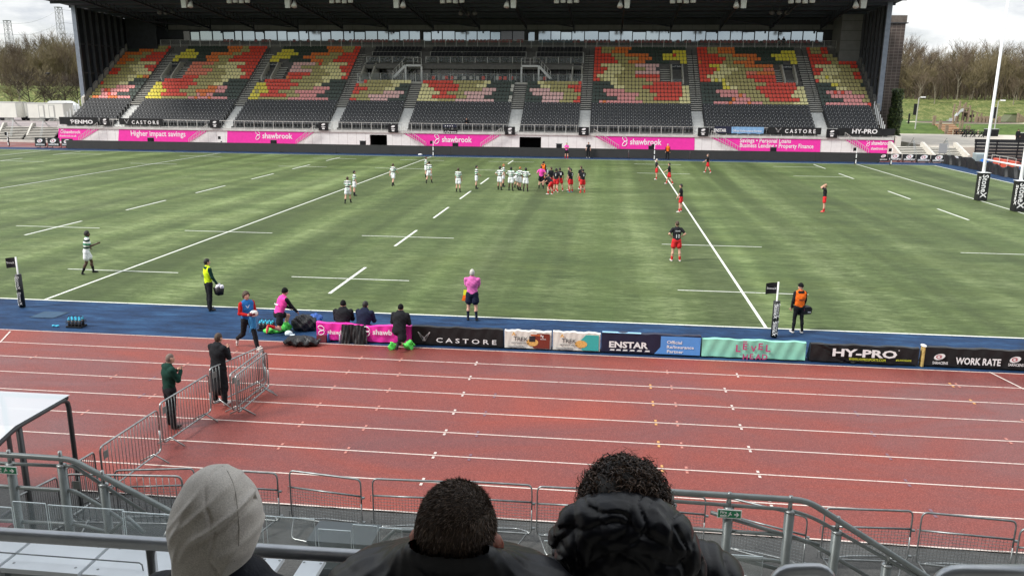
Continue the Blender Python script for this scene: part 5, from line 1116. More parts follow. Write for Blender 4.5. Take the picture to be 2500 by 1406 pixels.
p=G(2247,382,.0); b=MB().use(mat('notice_grey',(.30,.32,.33),.6)).box((p[0]-.5,74.6,.9),(p[0]+.4,74.66,2.0)); b.use(STEELD).bar((p[0]-.3,74.7,0),(p[0]-.3,74.7,1.9),.05); b.bar((p[0]+.2,74.7,0),(p[0]+.2,74.7,1.9),.05); tag(b.build('notice_panel',loc=(p[0],74.6,0)),'grey notice panel standing at the foot of the steps right of the stand','panel')
# ================================================================ BEYOND: LEFT SIDE
CRM=mat('cream_panel',(.70,.69,.63),.55,var=.06,vs=.8); GRL=mat('grey_trim',(.42,.42,.40),.6)
def trailer(u0,u1,vt,vb,Y,label,doors=(),blue=None):
    a=PY(u0,vt,Y); c=PY(u1,vb,Y); x0,x1=float(a[0]),float(c[0]); zt=float(a[2]); zb=2.55
    T=thing('trailer_cabin',label,'trailer',((x0+x1)/2,Y+1.2,2.04),'white site trailers'); b=MB().use(CRM).box((x0,Y,zb),(x1,Y+2.6,zt)); b.use(GRL).box((x0-.03,Y-.03,zt+.001),(x1+.03,Y+2.63,zt+.09)); 
    b.box((x0-.02,Y-.02,zb),(x0+.1,Y-.003,zt)); b.box((x1-.1,Y-.02,zb),(x1+.02,Y-.003,zt)); b.build('body',None,T)
    b=MB().use(mat('skirt_grey',(.30,.30,.28),.8,var=.3,vs=2)).box((x0+.2,Y+.1,2.04),(x1-.8,Y+.2,zb-.002)); b.build('skirt',None,T)
    for k in (0,1): b=MB().use(BLACK).tube([((x0+x1)/2+.8*k,Y+.02,2.40),((x0+x1)/2+.8*k,Y+.3,2.40)],.36,14); b.build('wheel',None,T)
    for u in doors:
        x=float(PY(u,270,Y)[0]); d=MB().use(GRL).box((x-.50,Y-.05,zb+.05),(x+.50,Y-.003,zb+2.15)); d.use(CRM).box((x-.36,Y-.06,zb+.18),(x+.36,Y-.051,zb+2.0)); d.build('door',None,T)
        s=MB().use(GRL)
        for k in range(3): s.box((x-.3,Y-.3-.28*k,2.35-.13*k),(x+.6,Y-.06-.28*k,2.39-.13*k))
        s.bar((x-.3,Y-.9,2.04),(x-.3,Y-.06,2.4),.05); s.bar((x+.6,Y-.9,2.04),(x+.6,Y-.06,2.4),.05); s.build('door_steps',None,T)
trailer(-60,43,250,292,101,'plain white trailer cut by the left edge'); trailer(45,63,252,290,102.6,'narrow pale blue grey trailer between two white ones'); trailer(64,158,253,292,101,'white trailer with two doors and small steps, left of the stand',doors=(101,126))
T=thing('white_van','white van with a rounded roof behind the trailer with doors','van',PY(148,275,107)*np.array((1,1,0))+np.array((0,0,2.04))); Y=107.; x0=float(PY(116,260,Y)[0]); x1=float(PY(182,260,Y)[0]); zt=float(PY(140,247,Y)[2])
b=MB().use(WHITE).prism([(x0,2.5),(x1,2.5),(x1,3.6),(x1-.5,zt-.7),(x1-1.4,zt-.15),(x1-2,zt),(x0+.4,zt),(x0,zt-.3)],lambda p,t:(p[0],Y+t,p[1]),0,2.1); b.build('body',None,T)
b=MB().use(DKG).prism([(x1-.9,3.6),(x1-.05,3.6),(x1-.5,zt-.8),(x1-.9,zt-.8)],lambda p,t:(p[0],Y+t,p[1]),-.02,-.004); b.build('side_window',None,T)
for x in (x0+.9,x1-.9): b=MB().use(BLACK).tube([(x,Y-.03,2.4),(x,Y+.3,2.4)],.38,14); b.build('wheel',None,T)
# radio masts
def mast(u,vt,Y,label,w0=1.9,w1=1.3):
    p=PY(u,vt,Y); x=float(p[0]); zt=float(p[2]); zb=hgt(x,Y); T=thing('lattice_mast',label,'mast',(x,Y,zb),'lattice masts'); b=MB().use(mat('mast_grey',(.36,.37,.38),.6)); n=15
    cs=((-1,-1),(1,-1),(1,1),(-1,1))
    P=lambda c,k:(x+c[0]*(w0+(w1-w0)*k/n)/2-.35*(u<80)*0,Y+c[1]*(w0+(w1-w0)*k/n)/2,zb+(zt-zb)*k/n)
    for c in cs: b.bar(P(c,0),P(c,n),.13)
    for k in range(n):
        for i in range(4): b.bar(P(cs[i],k),P(cs[(i+1)%4],k+1),.07); b.bar(P(cs[i],k+1),P(cs[(i+1)%4],k+1),.07)
    b.build('lattice',None,T); b=MB().use(STEELD); b.box((x-w1*.6,Y-w1*.6,zt),(x+w1*.6,Y+w1*.6,zt+.15)); b.build('top_platform',None,T); return (x,Y,zt)
m1=mast(17,52,200,'shorter grey lattice mast at the left edge'); m2=mast(142,19,205,'taller grey lattice mast beside the dark side of the stand')
for k,(dz,e) in enumerate(((-.5,0),(-3.5,1),(-6.,2))):
    b=MB().use(STEELD); A=(m1[0]-60,m1[1],m1[2]+dz+3); B_=(m1[0],m1[1],m1[2]+dz); C=(m2[0],m2[1],m2[2]+dz-2*e*.3); D=(m2[0]+90,m2[1]+30,m2[2]+dz-3)
    for a,c in ((A,B_),(B_,C),(C,D)): mid=[(a[i]+c[i])/2 for i in range(3)]; mid[2]-=3; b.tube(arc(a,mid,c,10),.035,4,False)
    tag(b.build('overhead_wire',loc=m1),'thin sagging wire strung between the two masts, '+['top one','middle one','lowest one'][k],'wire')
# ================================================================ TREES
BKM=[mat('bark_brown',(.105,.080,.055),.9,var=.3,vs=1.5),mat('bark_grey',(.20,.175,.13),.9,var=.3,vs=1.5),mat('bark_dark',(.050,.038,.028),.9,var=.3,vs=1.5)]
TWM=[mat('twig_brown',(.120,.088,.058),.9),mat('twig_olive',(.155,.125,.065),.9),mat('twig_dark',(.050,.036,.026),.9)]
def make_tree(seed,h,spread,bm,tm,up=.75,ntw=5,tw=.035):
    rs=random.Random(seed); tb=MB(); cb=MB(); twn=[0]
    def grow(p,d,L,r,lev):
        n=4; pts=[p]; q=p; dd=d.copy()
        for k in range(n): dd=(dd+Vector((rs.uniform(-.16,.16),rs.uniform(-.16,.16),rs.uniform(-.05,.12)))).normalized(); q=q+dd*L/n; pts.append(q)
        (tb if lev<2 else cb).tube(pts,r,5 if lev<2 else 3,False,r*.45)
        if lev>=3:
            for _ in range(ntw):
                a=pts[rs.randint(1,n)]; e=(dd+Vector((rs.uniform(-1,1),rs.uniform(-1,1),rs.uniform(-.5,.9)))).normalized(); s=L*rs.uniform(.35,.8); o=e.orthogonal().normalized()*tw*.5; m=a+e*s*.55+Vector((0,0,s*.06)); f=a+e*s+Vector((0,0,s*.16)); cb.add([a-o,a+o,m+o*.8,m-o*.8,f],[(0,1,2,3),(3,2,4)])
            return
        nb=[7,5,4][lev]
        for k in range(nb):
            t_=rs.uniform(.35,1) if lev else rs.uniform(.28,1); i=min(int(t_*n),n-1); a=pts[i].lerp(pts[i+1],t_*n-i); az=rs.uniform(0,6.28)+k*2.4; sp_=spread*(1.15-.4*t_); e=(dd*up+Vector((math.cos(az),math.sin(az),rs.uniform(0,.4)))*sp_).normalized()
            grow(a,e,L*rs.uniform(.48,.72),r*.50,lev+1)
        grow(pts[-1],dd,L*.55,r*.45,lev+1)
    grow(Vector((0,0,-.2)),Vector((rs.uniform(-.06,.06),0,1)),h*.52,h*.018,0)
    return tb,cb
kinds=[(11,13,.75,0,0,.8),(12,12,.95,1,1,.6),(13,14,.6,1,0,1.0),(14,11,1.0,0,1,.6),(15,10,.9,2,2,.5),(16,13,.7,0,1,.9)]
labn=['brown leafless tree','pale wide leafless tree','slim pale leafless tree','round olive leafless tree','dark leafless tree','tall olive leafless tree']
TP=[]
for (sd,h,sp_,bi,ti,up) in kinds:
    tb,cb=make_tree(sd,h,sp_,BKM[bi],TWM[ti],up); a=tb.build('trunk',BKM[bi]); c=cb.build('crown',TWM[ti]); TP.append((a.data,c.data,h)); bpy.data.objects.remove(a); bpy.data.objects.remove(c)
rs=random.Random(21); tc_=0
def tree(k,u,Y,vt,label,zoff=0,grp=None,x=None):
    global tc_
    p=PY(u,vt,Y); xx=float(p[0]) if x is None else x; zb=hgt(xx,Y)-.1; hh=(float(p[2])-zb) if vt is not None else 12
    T=thing('bare_tree',label,'tree',(xx,Y,zb),grp or 'bare trees on the embankment'); s=hh/(TP[k][2]*1.02); T.scale=(s*rs.uniform(.9,1.15),s*rs.uniform(.9,1.15),s); T.rotation_euler=(0,0,rs.uniform(0,6.28))
    for nm,me in (('trunk',TP[k][0]),('crown',TP[k][1])): o=bpy.data.objects.new(nm,me); link(o); o.parent=T
    tc_+=1
# left side: u, top v
Lt=[(-110,105),(-75,95),(-45,98),(-20,92),(2,100),(22,96),(42,102),(62,98),(80,86),(98,80),(112,76),(128,82),(144,84),(160,86),(176,90),(192,95),(210,96),(232,100)]
pos=lambda i,L:['farthest left','left','left of the middle','middle','right of the middle','right','farthest right'][min(6,int(i*7/len(L)))]
rowsT=[]
for i,(u,v) in enumerate(Lt):
    for r,(Y,dv) in enumerate(((170,26),(181,8),(194,-3))):
        rowsT.append((rs.choice((0,1,2,3,5)),u+rs.uniform(-9,9),Y+rs.uniform(-3,4),v+dv+rs.uniform(-4,10),'L'))
Rt=[(2150,96),(2178,92),(2200,90),(2222,92),(2244,100),(2262,108),(2280,118),(2298,124),(2316,118),(2336,106),(2356,102),(2378,104),(2400,100),(2422,96),(2444,92),(2466,98),(2488,104),(2512,100),(2540,94),(2575,98),(2615,100)]
for i,(u,v) in enumerate(Rt):
    for r,(Y,dv) in enumerate(((168,34),(180,14),(195,4))):
        rowsT.append((rs.choice((0,1,3,5,5,2)),u+rs.uniform(-10,10),Y+rs.uniform(-3,4),v+dv+rs.uniform(-6,8),'R'))
ordn=['front','middle','back']
for n,(k,u,Y,v,sd) in enumerate(rowsT):
    side='left of the stand' if sd=='L' else 'right of the brick tower'; L=Lt if sd=='L' else Rt; i=(n if sd=='L' else n-3*len(Lt))//3
    near=''
    if sd=='L': near=['outside the left edge','by the left edge','around the shorter mast','between the two masts','around the taller mast','close to the stand','behind the stand'][min(6,max(0,int((u+60)/45)))]
    else: near=['beside the brick tower','above the left lamp post','above the slide','above the rope bridge','left of the goal upright','right of the goal upright','outside the right edge'][min(6,max(0,int((u-2160)/55)))]
    lb=labn[k]+', %s row, '%ordn[n%3]+near; TL=globals().setdefault('TLAB',{}); q=TL.get(lb,0); TL[lb]=q+1
    if q: lb=labn[k].replace('leafless','bare')+', %s row, '%ordn[n%3]+near+[', right of its twin',', rightmost of its kind',', last of its kind'][q-1]
    tree(k,u,Y,v,lb)
for (k,u,Y,v,l) in ((4,62,128,165,'dark bush-like bare tree in front of the left bank'),(4,150,124,176,'dark tangled bare tree by the corner of the stand'),(4,118,126,178,'dark tangled bare tree left of the stand, before the bank'),(1,40,132,170,'pale bare sapling in front of the left bank'),(4,185,126,185,'dark bare tree touching the stand column'),(1,20,134,190,'low bare sapling at the left edge'),(1,95,132,150,'pale bare sapling between the masts, before the bank'),
 (2,2253,158,178,'slim pale birch on top of the right bank, above the left lamp post'),(2,2290,158,182,'slim pale birch on top of the right bank, above the slide'),(2,2483,158,190,'slim pale birch on top of the right bank at the right edge')): tree(k,u,Y,v,l,grp='single bare trees before the wood')
# undergrowth and far wood: uncountable twigs
rs=random.Random(8); b=MB()
def twigs(n,xf,yf,zf_,hh,ms):
    for _ in range(n):
        x=xf(); y=yf(); z=hgt(x,y)+zf_(); s=rs.uniform(.5,1)*hh; a=Vector((x,y,z)); e=Vector((rs.uniform(-.45,.45),rs.uniform(-.3,.3),1)).normalized(); o=Vector((.045,0,0)); b.use(ms[rs.choice((0,0,1,2))]); f=a+e*s; b.add([a-o,a+o,f+o*.2],[(0,1,2)])
twigs(16000,lambda:rs.uniform(-140,-48),lambda:rs.uniform(168,215),lambda:rs.uniform(-.2,4.5),4.2,TWM); twigs(16000,lambda:rs.uniform(50,150),lambda:rs.uniform(166,215),lambda:rs.uniform(-.2,4.2),4.2,TWM)
tag(b.build('undergrowth'),'brown leafless undergrowth filling the wood on both sides','undergrowth',kind='stuff')
b=MB(); WD=mat('far_wood',(.085,.066,.048),.95,var=.4,vs=.35,bump=1.,bs=1.2)
for (xa_,xb_,hh) in ((-330,-40,10.5),(45,330,8.5)):
    n=150
    for k in range(n):
        x=xa_+(xb_-xa_)*(k+.5)/n; y=222+rs.uniform(-4,14); h_=hh*rs.uniform(.72,1.0)
        b.use(WD); 
        for _ in range(60): 
            a=rs.uniform(0,6.28); r=rs.uniform(.2,2.4); z0=hgt(x,y)+rs.uniform(0,h_*.8); e=Vector((rs.uniform(-.5,.5),rs.uniform(-.4,.4),1)).normalized(); p=Vector((x+r*math.cos(a),y+r*math.sin(a),z0)); o=Vector((rs.uniform(.10,.30),0,0)); b.add([p-o,p+o,p+e*rs.uniform(1.5,3.2)],[(0,1,2)])
tag(b.build('far_wood'),'distant brown wood seen as one mass behind the trees','wood',kind='stuff')
b=MB().use(BLACK); p=PY(117,180,123.5); b.ell(p,(.42,.2,.22),8,6); b.ell((p[0]+.35,p[1],p[2]+.08),(.16,.12,.12),6,5); b.add([(p[0]-.3,p[1],p[2]+.05),(p[0]-.85,p[1],p[2]-.12),(p[0]-.8,p[1],p[2]-.2),(p[0]-.3,p[1],p[2]-.1)],[(0,1,2,3)]); tag(b.build('crow',loc=p),'small black bird perched on top of the dark tree left of the stand','bird')
# ================================================================ FIGURES
def surface_net(fn,lo,hi,h):
    n=[int((hi[i]-lo[i])/h)+2 for i in range(3)]
    ax=[lo[i]+h*np.arange(n[i]) for i in range(3)]
    X,Y,Z=np.meshgrid(*ax,indexing='ij'); f=fn(X,Y,Z); s=f<0
    cx=[a-1 for a in n]; acc=np.zeros((*cx,3)); cnt=np.zeros(cx)
    P=[X,Y,Z]
    for a in range(3):
        sl0=[slice(None)]*3; sl1=[slice(None)]*3; sl0[a]=slice(0,-1); sl1[a]=slice(1,None)
        f0=f[tuple(sl0)]; f1=f[tuple(sl1)]; cr_=(f0<0)!=(f1<0); t=np.where(cr_,f0/np.where(cr_,f0-f1,1),0)
        pt=[P[i][tuple(sl0)]+(t*h if i==a else 0) for i in range(3)]
        o=[i for i in range(3) if i!=a]
        for d0 in (0,1):
            for d1 in (0,1):
                sl=[slice(None)]*3; sl[o[0]]=slice(d0,d0+cx[o[0]]); sl[o[1]]=slice(d1,d1+cx[o[1]]); sl=tuple(sl)
                c=cr_[sl]; cnt+=c
                for i in range(3): acc[...,i]+=np.where(c,pt[i][sl],0)
    m=cnt>0; idx=-np.ones(cx,int); idx[m]=np.arange(m.sum()); V=acc[m]/cnt[m][:,None]; Fs=[]
    for a in range(3):
        o=[(a+1)%3,(a+2)%3]
        sl0=[slice(1,-1)]*3; sl1=[slice(1,-1)]*3; sl0[a]=slice(0,-1); sl1[a]=slice(1,None)
        s0=s[tuple(sl0)]; s1=s[tuple(sl1)]; 
        for sel,flip in ((s0&~s1,False),(~s0&s1,True)):
            w=np.argwhere(sel); 
            if not len(w): continue
            base=w.copy(); base[:,o[0]]+=1; base[:,o[1]]+=1
            q=[]
            for (d0,d1) in ((-1,-1),(0,-1),(0,0),(-1,0)):
                b_=base.copy(); b_[:,o[0]]+=d0; b_[:,o[1]]+=d1; q.append(idx[b_[:,0],b_[:,1],b_[:,2]])
            q=np.stack(q,1); Fs.append(q[:,::-1] if flip else q)
    Fc=np.concatenate(Fs); Fc=Fc[(Fc>=0).all(1)]
    return V,Fc
def cone_sd(X,Y,Z,a,b,ra,rb,sy=1.):
    a=np.array(a,float); b=np.array(b,float); Yq=a[1]+(Y-a[1])/sy if sy!=1 else Y; b=b.copy(); 
    if sy!=1: b[1]=a[1]+(b[1]-a[1])/sy
    d=b-a; L2=max(d@d,1e-9); t=np.clip(((X-a[0])*d[0]+(Yq-a[1])*d[1]+(Z-a[2])*d[2])/L2,0,1)
    dist=np.sqrt((X-a[0]-t*d[0])**2+(Yq-a[1]-t*d[1])**2+(Z-a[2]-t*d[2])**2)-(ra+(rb-ra)*t)
    return dist*(min(sy,1) if sy!=1 else 1)
def ell_sd(X,Y,Z,c,r):
    k=np.sqrt(((X-c[0])/r[0])**2+((Y-c[1])/r[1])**2+((Z-c[2])/r[2])**2); return (k-1)*min(r)
def smin(a,b,k):
    h=np.clip(.5+.5*(b-a)/k,0,1); return b*(1-h)+a*h-k*h*(1-h)
def ev(pr,X,Y,Z):
    return cone_sd(X,Y,Z,*pr[1:6],pr[6]) if pr[0]=='c' else ell_sd(X,Y,Z,pr[1],pr[2])
def mesh_prims(prims,h,k=.015,disp=None,mats=None):
    lo=np.full(3,9.);hi=np.full(3,-9.)
    for p in prims:
        pts=[(p[1],p[3]),(p[2],p[4])] if p[0]=='c' else [(p[1],max(p[2]))]
        for c,r in pts: lo=np.minimum(lo,np.array(c)-r*1.3-.03); hi=np.maximum(hi,np.array(c)+r*1.3+.03)
    def fn(X,Y,Z):
        o=None
        for p in prims:
            d=ev(p,X,Y,Z); o=d if o is None else smin(o,d,k)
        if disp is not None: o=o+disp(X,Y,Z)
        return o
    V,Fc=surface_net(fn,lo,hi,h); C=V[Fc].mean(1)
    ds=np.stack([ev(p,C[:,0],C[:,1],C[:,2]) for p in prims]); ds+=np.array([0 if len(p)<9 else p[8] for p in prims])[:,None]
    mi=np.array([p[7] if p[0]=='c' else p[3] for p in prims])[ds.argmin(0)]
    return V,Fc,mi
def np_mesh(name,V,Fc,mats,mi,parent,loc=(0,0,0),smooth=True):
    me=bpy.data.meshes.new(name); me.vertices.add(len(V)); me.vertices.foreach_set('co',V.astype(np.float32).ravel()); n=len(Fc); me.loops.add(n*4); me.loops.foreach_set('vertex_index',Fc.astype(np.int32).ravel()); me.polygons.add(n); me.polygons.foreach_set('loop_start',np.arange(0,n*4,4,dtype=np.int32)); 
    me.update(calc_edges=True)
    for m in mats: me.materials.append(m)
    me.polygons.foreach_set('material_index',np.asarray(mi,dtype=np.int32)); me.polygons.foreach_set('use_smooth',[smooth]*n); me.update()
    o=bpy.data.objects.new(name,me); link(o); o.parent=parent; o.location=loc; return o
SKIN={'l':mat('skin_light',(.58,.33,.24),.55,var=.06,vs=9),'d':mat('skin_dark',(.075,.038,.024),.5,var=.08,vs=9),'m':mat('skin_tan',(.42,.23,.15),.55,var=.06,vs=9)}
def hoopmat():
    m,t,b=newmat('green_white_hoops',.7,.3); tcn=N(t,'ShaderNodeTexCoord'); s=N(t,'ShaderNodeSeparateXYZ'); t.links.new(tcn.outputs['Object'],s.inputs[0]); z=math2(t,'FRACT',math2(t,'MULTIPLY',s.outputs[2],1/.155)); w=math2(t,'GREATER_THAN',z,.52)
    z2=math2(t,'FRACT',math2(t,'MULTIPLY',s.outputs[2],1/.31)); g=mixc(t,math2(t,'GREATER_THAN',z2,.5),(.02,.25,.13),(.006,.030,.020)); t.links.new(mixc(t,w,g,(.74,.77,.74)),b.inputs['Base Color']); return m
HOOP=hoopmat()
def cloth(n,c,**k): return mat('cloth_'+n,c,.9,spec=.15,var=.18,vs=7,bump=.45,bs=14,**k)
CL={'white':cloth('white',(.74,.76,.78)),'red':cloth('red',(.60,.030,.035)),'black':cloth('black',(.016,.017,.020)),'blackred':cloth('black_jersey',(.022,.022,.026)),'pink':cloth('pink',(.66,.15,.42)),'hotpink':cloth('hot_pink',(.80,.07,.36)),'navy':cloth('navy',(.014,.018,.04)),'yellow':cloth('fluorescent_yellow',(.62,.85,.02)),'orange':cloth('fluorescent_orange',(.90,.17,.02)),'blue':cloth('blue_bib',(.03,.17,.48)),'green':cloth('dark_green',(.010,.040,.030)),'redt':cloth('red_top',(.42,.015,.015)),'boot':mat('boot_black',(.012,.012,.013),.5),'bootw':mat('boot_white',(.65,.62,.60),.5),'boota':mat('boot_coral',(.75,.13,.10),.5),'bootb':mat('boot_blue',(.04,.25,.38),.5),'magenta':cloth('magenta',(.78,.08,.42))}
HR={'black':mat('hair_black',(.010,.008,.007),.6,bump=.6,bs=60),'brown':mat('hair_brown',(.060,.035,.020),.6,bump=.6,bs=60),'ginger':mat('hair_ginger',(.36,.13,.04),.6,bump=.6,bs=60),'grey':mat('hair_grey',(.50,.48,.45),.6,bump=.6,bs=60),'fair':mat('hair_fair',(.26,.16,.07),.6,bump=.6,bs=60),'hat':cloth('black_knit',(.009,.009,.010)),'shaved':mat('hair_shaved',(.17,.12,.10),.7)}
def rotv(v,ax,a): return np.array(Matrix.Rotation(a,3,ax)@Vector(tuple(v)))
def limb(d0,fwd,out,side):
    v=np.array([0,0,-1.]); v=rotv(v,'X',R(fwd)); return rotv(v,'Y',-R(out)*side)
POSE={
 'stand':dict(la=(5,8,12),ra=(4,8,14),ll=(2,4,6),rl=(-2,4,2),lean=2),
 'hips':dict(la=(-14,38,(.74,.28,-.60)),ra=(-14,38,(.74,.28,-.60)),ll=(4,6,4),rl=(-3,7,3),lean=3),
 'fold':dict(la=(14,14,95,-60),ra=(14,14,95,-60),ll=(2,5,3),rl=(-2,6,3),lean=2),
 'walk':dict(la=(26,8,30),ra=(-20,8,18),ll=(-16,3,14),rl=(20,3,10),lean=4),
 'walk2':dict(la=(-20,8,18),ra=(26,8,30),ll=(20,3,10),rl=(-16,3,14),lean=4),
 'jog':dict(la=(-35,12,85),ra=(30,10,80),ll=(18,3,14),rl=(-4,3,22),lean=9),
 'wide':dict(la=(8,14,22),ra=(8,16,25),ll=(5,13,6),rl=(2,13,4),lean=4),
 'bend':dict(la=(38,10,22),ra=(35,10,20),ll=(34,11,44),rl=(22,11,38),lean=48),
 'front':dict(la=(18,2,40,-30),ra=(18,2,40,-30),ll=(2,5,3),rl=(-2,5,3),lean=2),
 'headh':dict(la=(120,20,110,-20),ra=(120,20,110,-20),ll=(2,4,3),rl=(-2,4,3),lean=2),
 'sit':dict(la=(22,6,62,-42),ra=(22,6,62,-42),ll=(82,12,80),rl=(84,12,84),lean=22,sit=.41),
 'kneel':dict(la=(20,6,38,-10),ra=(30,8,12,-5),ll=(72,8,90),rl=(-8,6,108),lean=26,kneel=1),
 'kneel2':dict(la=(4,12,92,-48),ra=(4,12,92,-48),ll=(75,9,92),rl=(-10,6,105),lean=18,kneel=1),
 'bag':dict(la=(3,8,8),ra=(10,12,20),ll=(3,4,4),rl=(-3,5,3),lean=1),
 'ball':dict(la=(8,10,78,-20),ra=(6,14,80,-28),ll=(22,3,8),rl=(-14,3,44),lean=2),
 'phone':dict(la=(18,10,105,-40),ra=(20,10,112,-38),ll=(1,6,3),rl=(-2,7,3),lean=3,head=18)}
CATN={}
def person(u,v,face,pose,label,top='jersey',tc_='white',bc='white',bot='shorts',sock='black',boot='boot',skin='l',hair='black',hs='short',H=1.82,h=.019,bib=None,sock_h=.45,head=0,hy=0,group=None,loc=None,extra=None,build=1.,longcoat=False,hoodc=None,shade=None,bib2=None):
    p=G(u,v) if loc is None else np.array(loc); P=dict(POSE[pose]); s=H/1.82; bw=build
    T=thing('person',label,'person',p,group)
    T.rotation_euler=(0,0,R(face)); T['category']='person'
    hipz=0.; lean=R(P['lean']); sk,jt,st_,so,bt_,bb=0,1,2,3,4,5
    up=np.array([0,math.sin(lean),math.cos(lean)]); pel=np.array([0,0,0.])
    chest=pel+up*.36; neck=pel+up*.555; 
    hp=R(P['lean']*.55-P.get('head',0)*-1+hy); upn=np.array([0,math.sin(hp),math.cos(hp)])
    if P['lean']>30: upn=np.array([0,math.sin(R(62)),math.cos(R(62))])
    headc=neck+upn*.175
    J={}
    for sd,nm in ((-1,'l'),(1,'r')):
        hip=pel+np.array([sd*.095,0,-.04]); t_,o_,kb=P[nm+'l'][:3]
        kd=limb(None,t_,o_,sd); knee=hip+kd*.445; sd_=limb(None,t_-kb,o_*.6,sd); ank=knee+sd_*.42; J[nm+'leg']=(hip,knee,ank,t_-kb,t_)
        sh=pel+up*.50+np.array([sd*.185*bw,0,0]); A=P[nm+'a']; ad=limb(None,A[0],A[1],sd); el=sh+ad*.285
        if isinstance(A[2],tuple): fd=np.array([-sd*A[2][0],A[2][1],A[2][2]]); fd/=np.linalg.norm(fd)
        else: fd=limb(None,A[0]+A[2],A[1]*.5,sd)
        if len(A)>3: fd=rotv(fd,'Z',-R(A[3])*sd)
        wr=el+fd*.255; J[nm+'arm']=(sh,el,wr,fd)
    lowest=min(J['lleg'][2][2],J['rleg'][2][2])
    base=-lowest+.075
    if P.get('kneel'): base=-min(J['rleg'][1][2],J['lleg'][2][2],J['rleg'][2][2])+.065
    if 'sit' in P: base=P['sit']
    prims=[]; 
    def c(a,b,ra,rb,m,sy=1.,bias=0): prims.append(('c',a,b,ra,rb,sy,1.,m,bias)) if False else prims.append(('c',tuple(a),tuple(b),ra,rb,sy,1,m,bias))
    # fix tuple layout: cone = ('c',a,b,ra,rb,sy,_,mat,bias)
    fl=.014 if top=='jersey' else (.034 if top=='jacket' else .0)
    c(pel+up*.02,pel+up*.14,.155*bw+.01,.140*bw+fl,jt if not longcoat else jt,.68); c(pel+up*.14,chest,.140*bw+fl,.175*bw+fl,jt,.66); c(chest,pel+up*.47,.172*bw+fl,.13*bw+fl,jt,.64)
    c(pel+up*.485+np.array([-.14*bw,0,0]),pel+up*.485+np.array([.14*bw,0,0]),.068+fl*.6,.068+fl*.6,jt)
    c(pel+up*.50,neck+up*.02,.07,.055,sk); 
    c(pel+np.array([-.07,0,-.03]),pel+np.array([.07,0,-.03]),.125*bw+.01,.125*bw+.01,st_,.85)
    for nm,sd in (('l',-1),('r',1)):
        hip,knee,ank,sa,ta=J[nm+'leg']; th=knee-hip
        if bot=='shorts':
            c(hip,hip+th*.52,.105*bw,.118*bw,st_,.95); c(hip+th*.4,knee,.080*bw,.056,sk)
        else:
            r=.012 if bot=='trousers' else 0; c(hip,knee,.098*bw+r*.5,.060+r,st_)
        sh_=ank-knee; mid=knee+sh_*.30; back=np.array([0,-.018,0])
        if bot=='shorts':
            e=1-sock_h; c(knee,mid+back,.052,.060,sk); c(mid+back,knee+sh_*e,.060,.050,sk) if e>.3 else None; c(knee+sh_*max(e,.3)+(back if e<.4 else 0),ank,.054,.040,so,1.,-.004)
        else: c(knee,mid+back*.5,.058+r,.062+r,st_); c(mid+back*.5,ank+np.array([0,0,.02]),.060+r,.045+r*1.2,st_)
        # foot
        fa=R(min(max(sa,-80),25)); fd=np.array([0,math.cos(fa),math.sin(fa)]) if sa>-50 else np.array([0,-.25,-.97])
        if sa>-50 and not P.get('kneel'): fd=np.array([sd*.12,1,-.0]) if sa>-26 else np.array([0,.75,-.66])
        fd=fd/np.linalg.norm(fd); heel=ank+np.array([0,-.02,-.035]); c(heel,heel+fd*.10,.042,.040,bt_); c(heel+fd*.10,heel+fd*.185,.040,.030,bt_)
        sh,el,wr,fdv=J[nm+'arm']; ua=el-sh
        if top=='jersey': c(sh,sh+ua*.62,.066*bw,.062*bw,jt); c(sh+ua*.4,el,.048*bw,.040,sk); c(el,wr,.042,.027,sk)
        else: c(sh,el,.070*bw,.056*bw,jt if not bib else bb); c(el,wr,.056*bw,.042,jt if not bib else bb)
        hd=wr+fdv*.055; c(wr,hd,.030,.032,sk)
    if bib:      # bib is the torso colour, arms keep the jacket colour bb
        pass
    if longcoat:
        c(pel+up*.30,pel+np.array([0,0,-.52]),.185,.235,jt,.74)
    if hoodc is not None or top=='jacket':
        c(neck+np.array([-.06,-.045,-.02]),neck+np.array([.06,-.045,-.02]),.062,.062,bb if bib else jt)
    R0=Matrix.Rotation(0,3,'Z')
    hr=np.array([.080,.100,.122])
    prims.append(('e',tuple(headc),tuple(hr),sk)); prims.append(('e',tuple(headc+np.array([0,.028,-.055])),(.056,.066,.062),sk)); prims.append(('c',tuple(headc+np.array([0,.085,.01])),tuple(headc+np.array([0,.108,-.022])),.012,.017,1,1,sk,0))
    for sd in (-1,1): prims.append(('e',tuple(headc+np.array([sd*.080,-.005,-.012])),(.014,.024,.034),sk))
    pr2=[]
    for q in prims:
        if q[0]=='c': pr2.append(('c',tuple(np.array(q[1])*s),tuple(np.array(q[2])*s),q[3]*s,q[4]*s,q[5],'x',q[7],q[8]))
        else: pr2.append(('e',tuple(np.array(q[1])*s),tuple(np.array(q[2])*s),q[3]))
    def evp(q,X,Y,Z): return cone_sd(X,Y,Z,q[1],q[2],q[3],q[4],q[5]) if q[0]=='c' else ell_sd(X,Y,Z,q[1],q[2])
    allp=np.array([x for q in pr2 for x in (([q[1],q[2]]) if q[0]=='c' else [q[1]])]); lo=allp.min(0)-.26; hi=allp.max(0)+.26
    k_=.022
    def fn(X,Y,Z):
        o=None
        for q in pr2: d=evp(q,X,Y,Z); o=d if o is None else smin(o,d,k_)
        return o+(.005*np.sin(X*31+Z*17)*np.sin(Z*38+Y*23+X*9) if top!='none' else 0)
    V,Fc=surface_net(fn,lo,hi,h); C=V[Fc].mean(1)
    ds=np.stack([evp(q,C[:,0],C[:,1],C[:,2])+(q[8] if q[0]=='c' else 0) for q in pr2]); mi=np.array([q[7] if q[0]=='c' else q[3] for q in pr2])[ds.argmin(0)]
    SK=SKIN[skin]; topm=HOOP if tc_=='hoop' else CL[tc_]
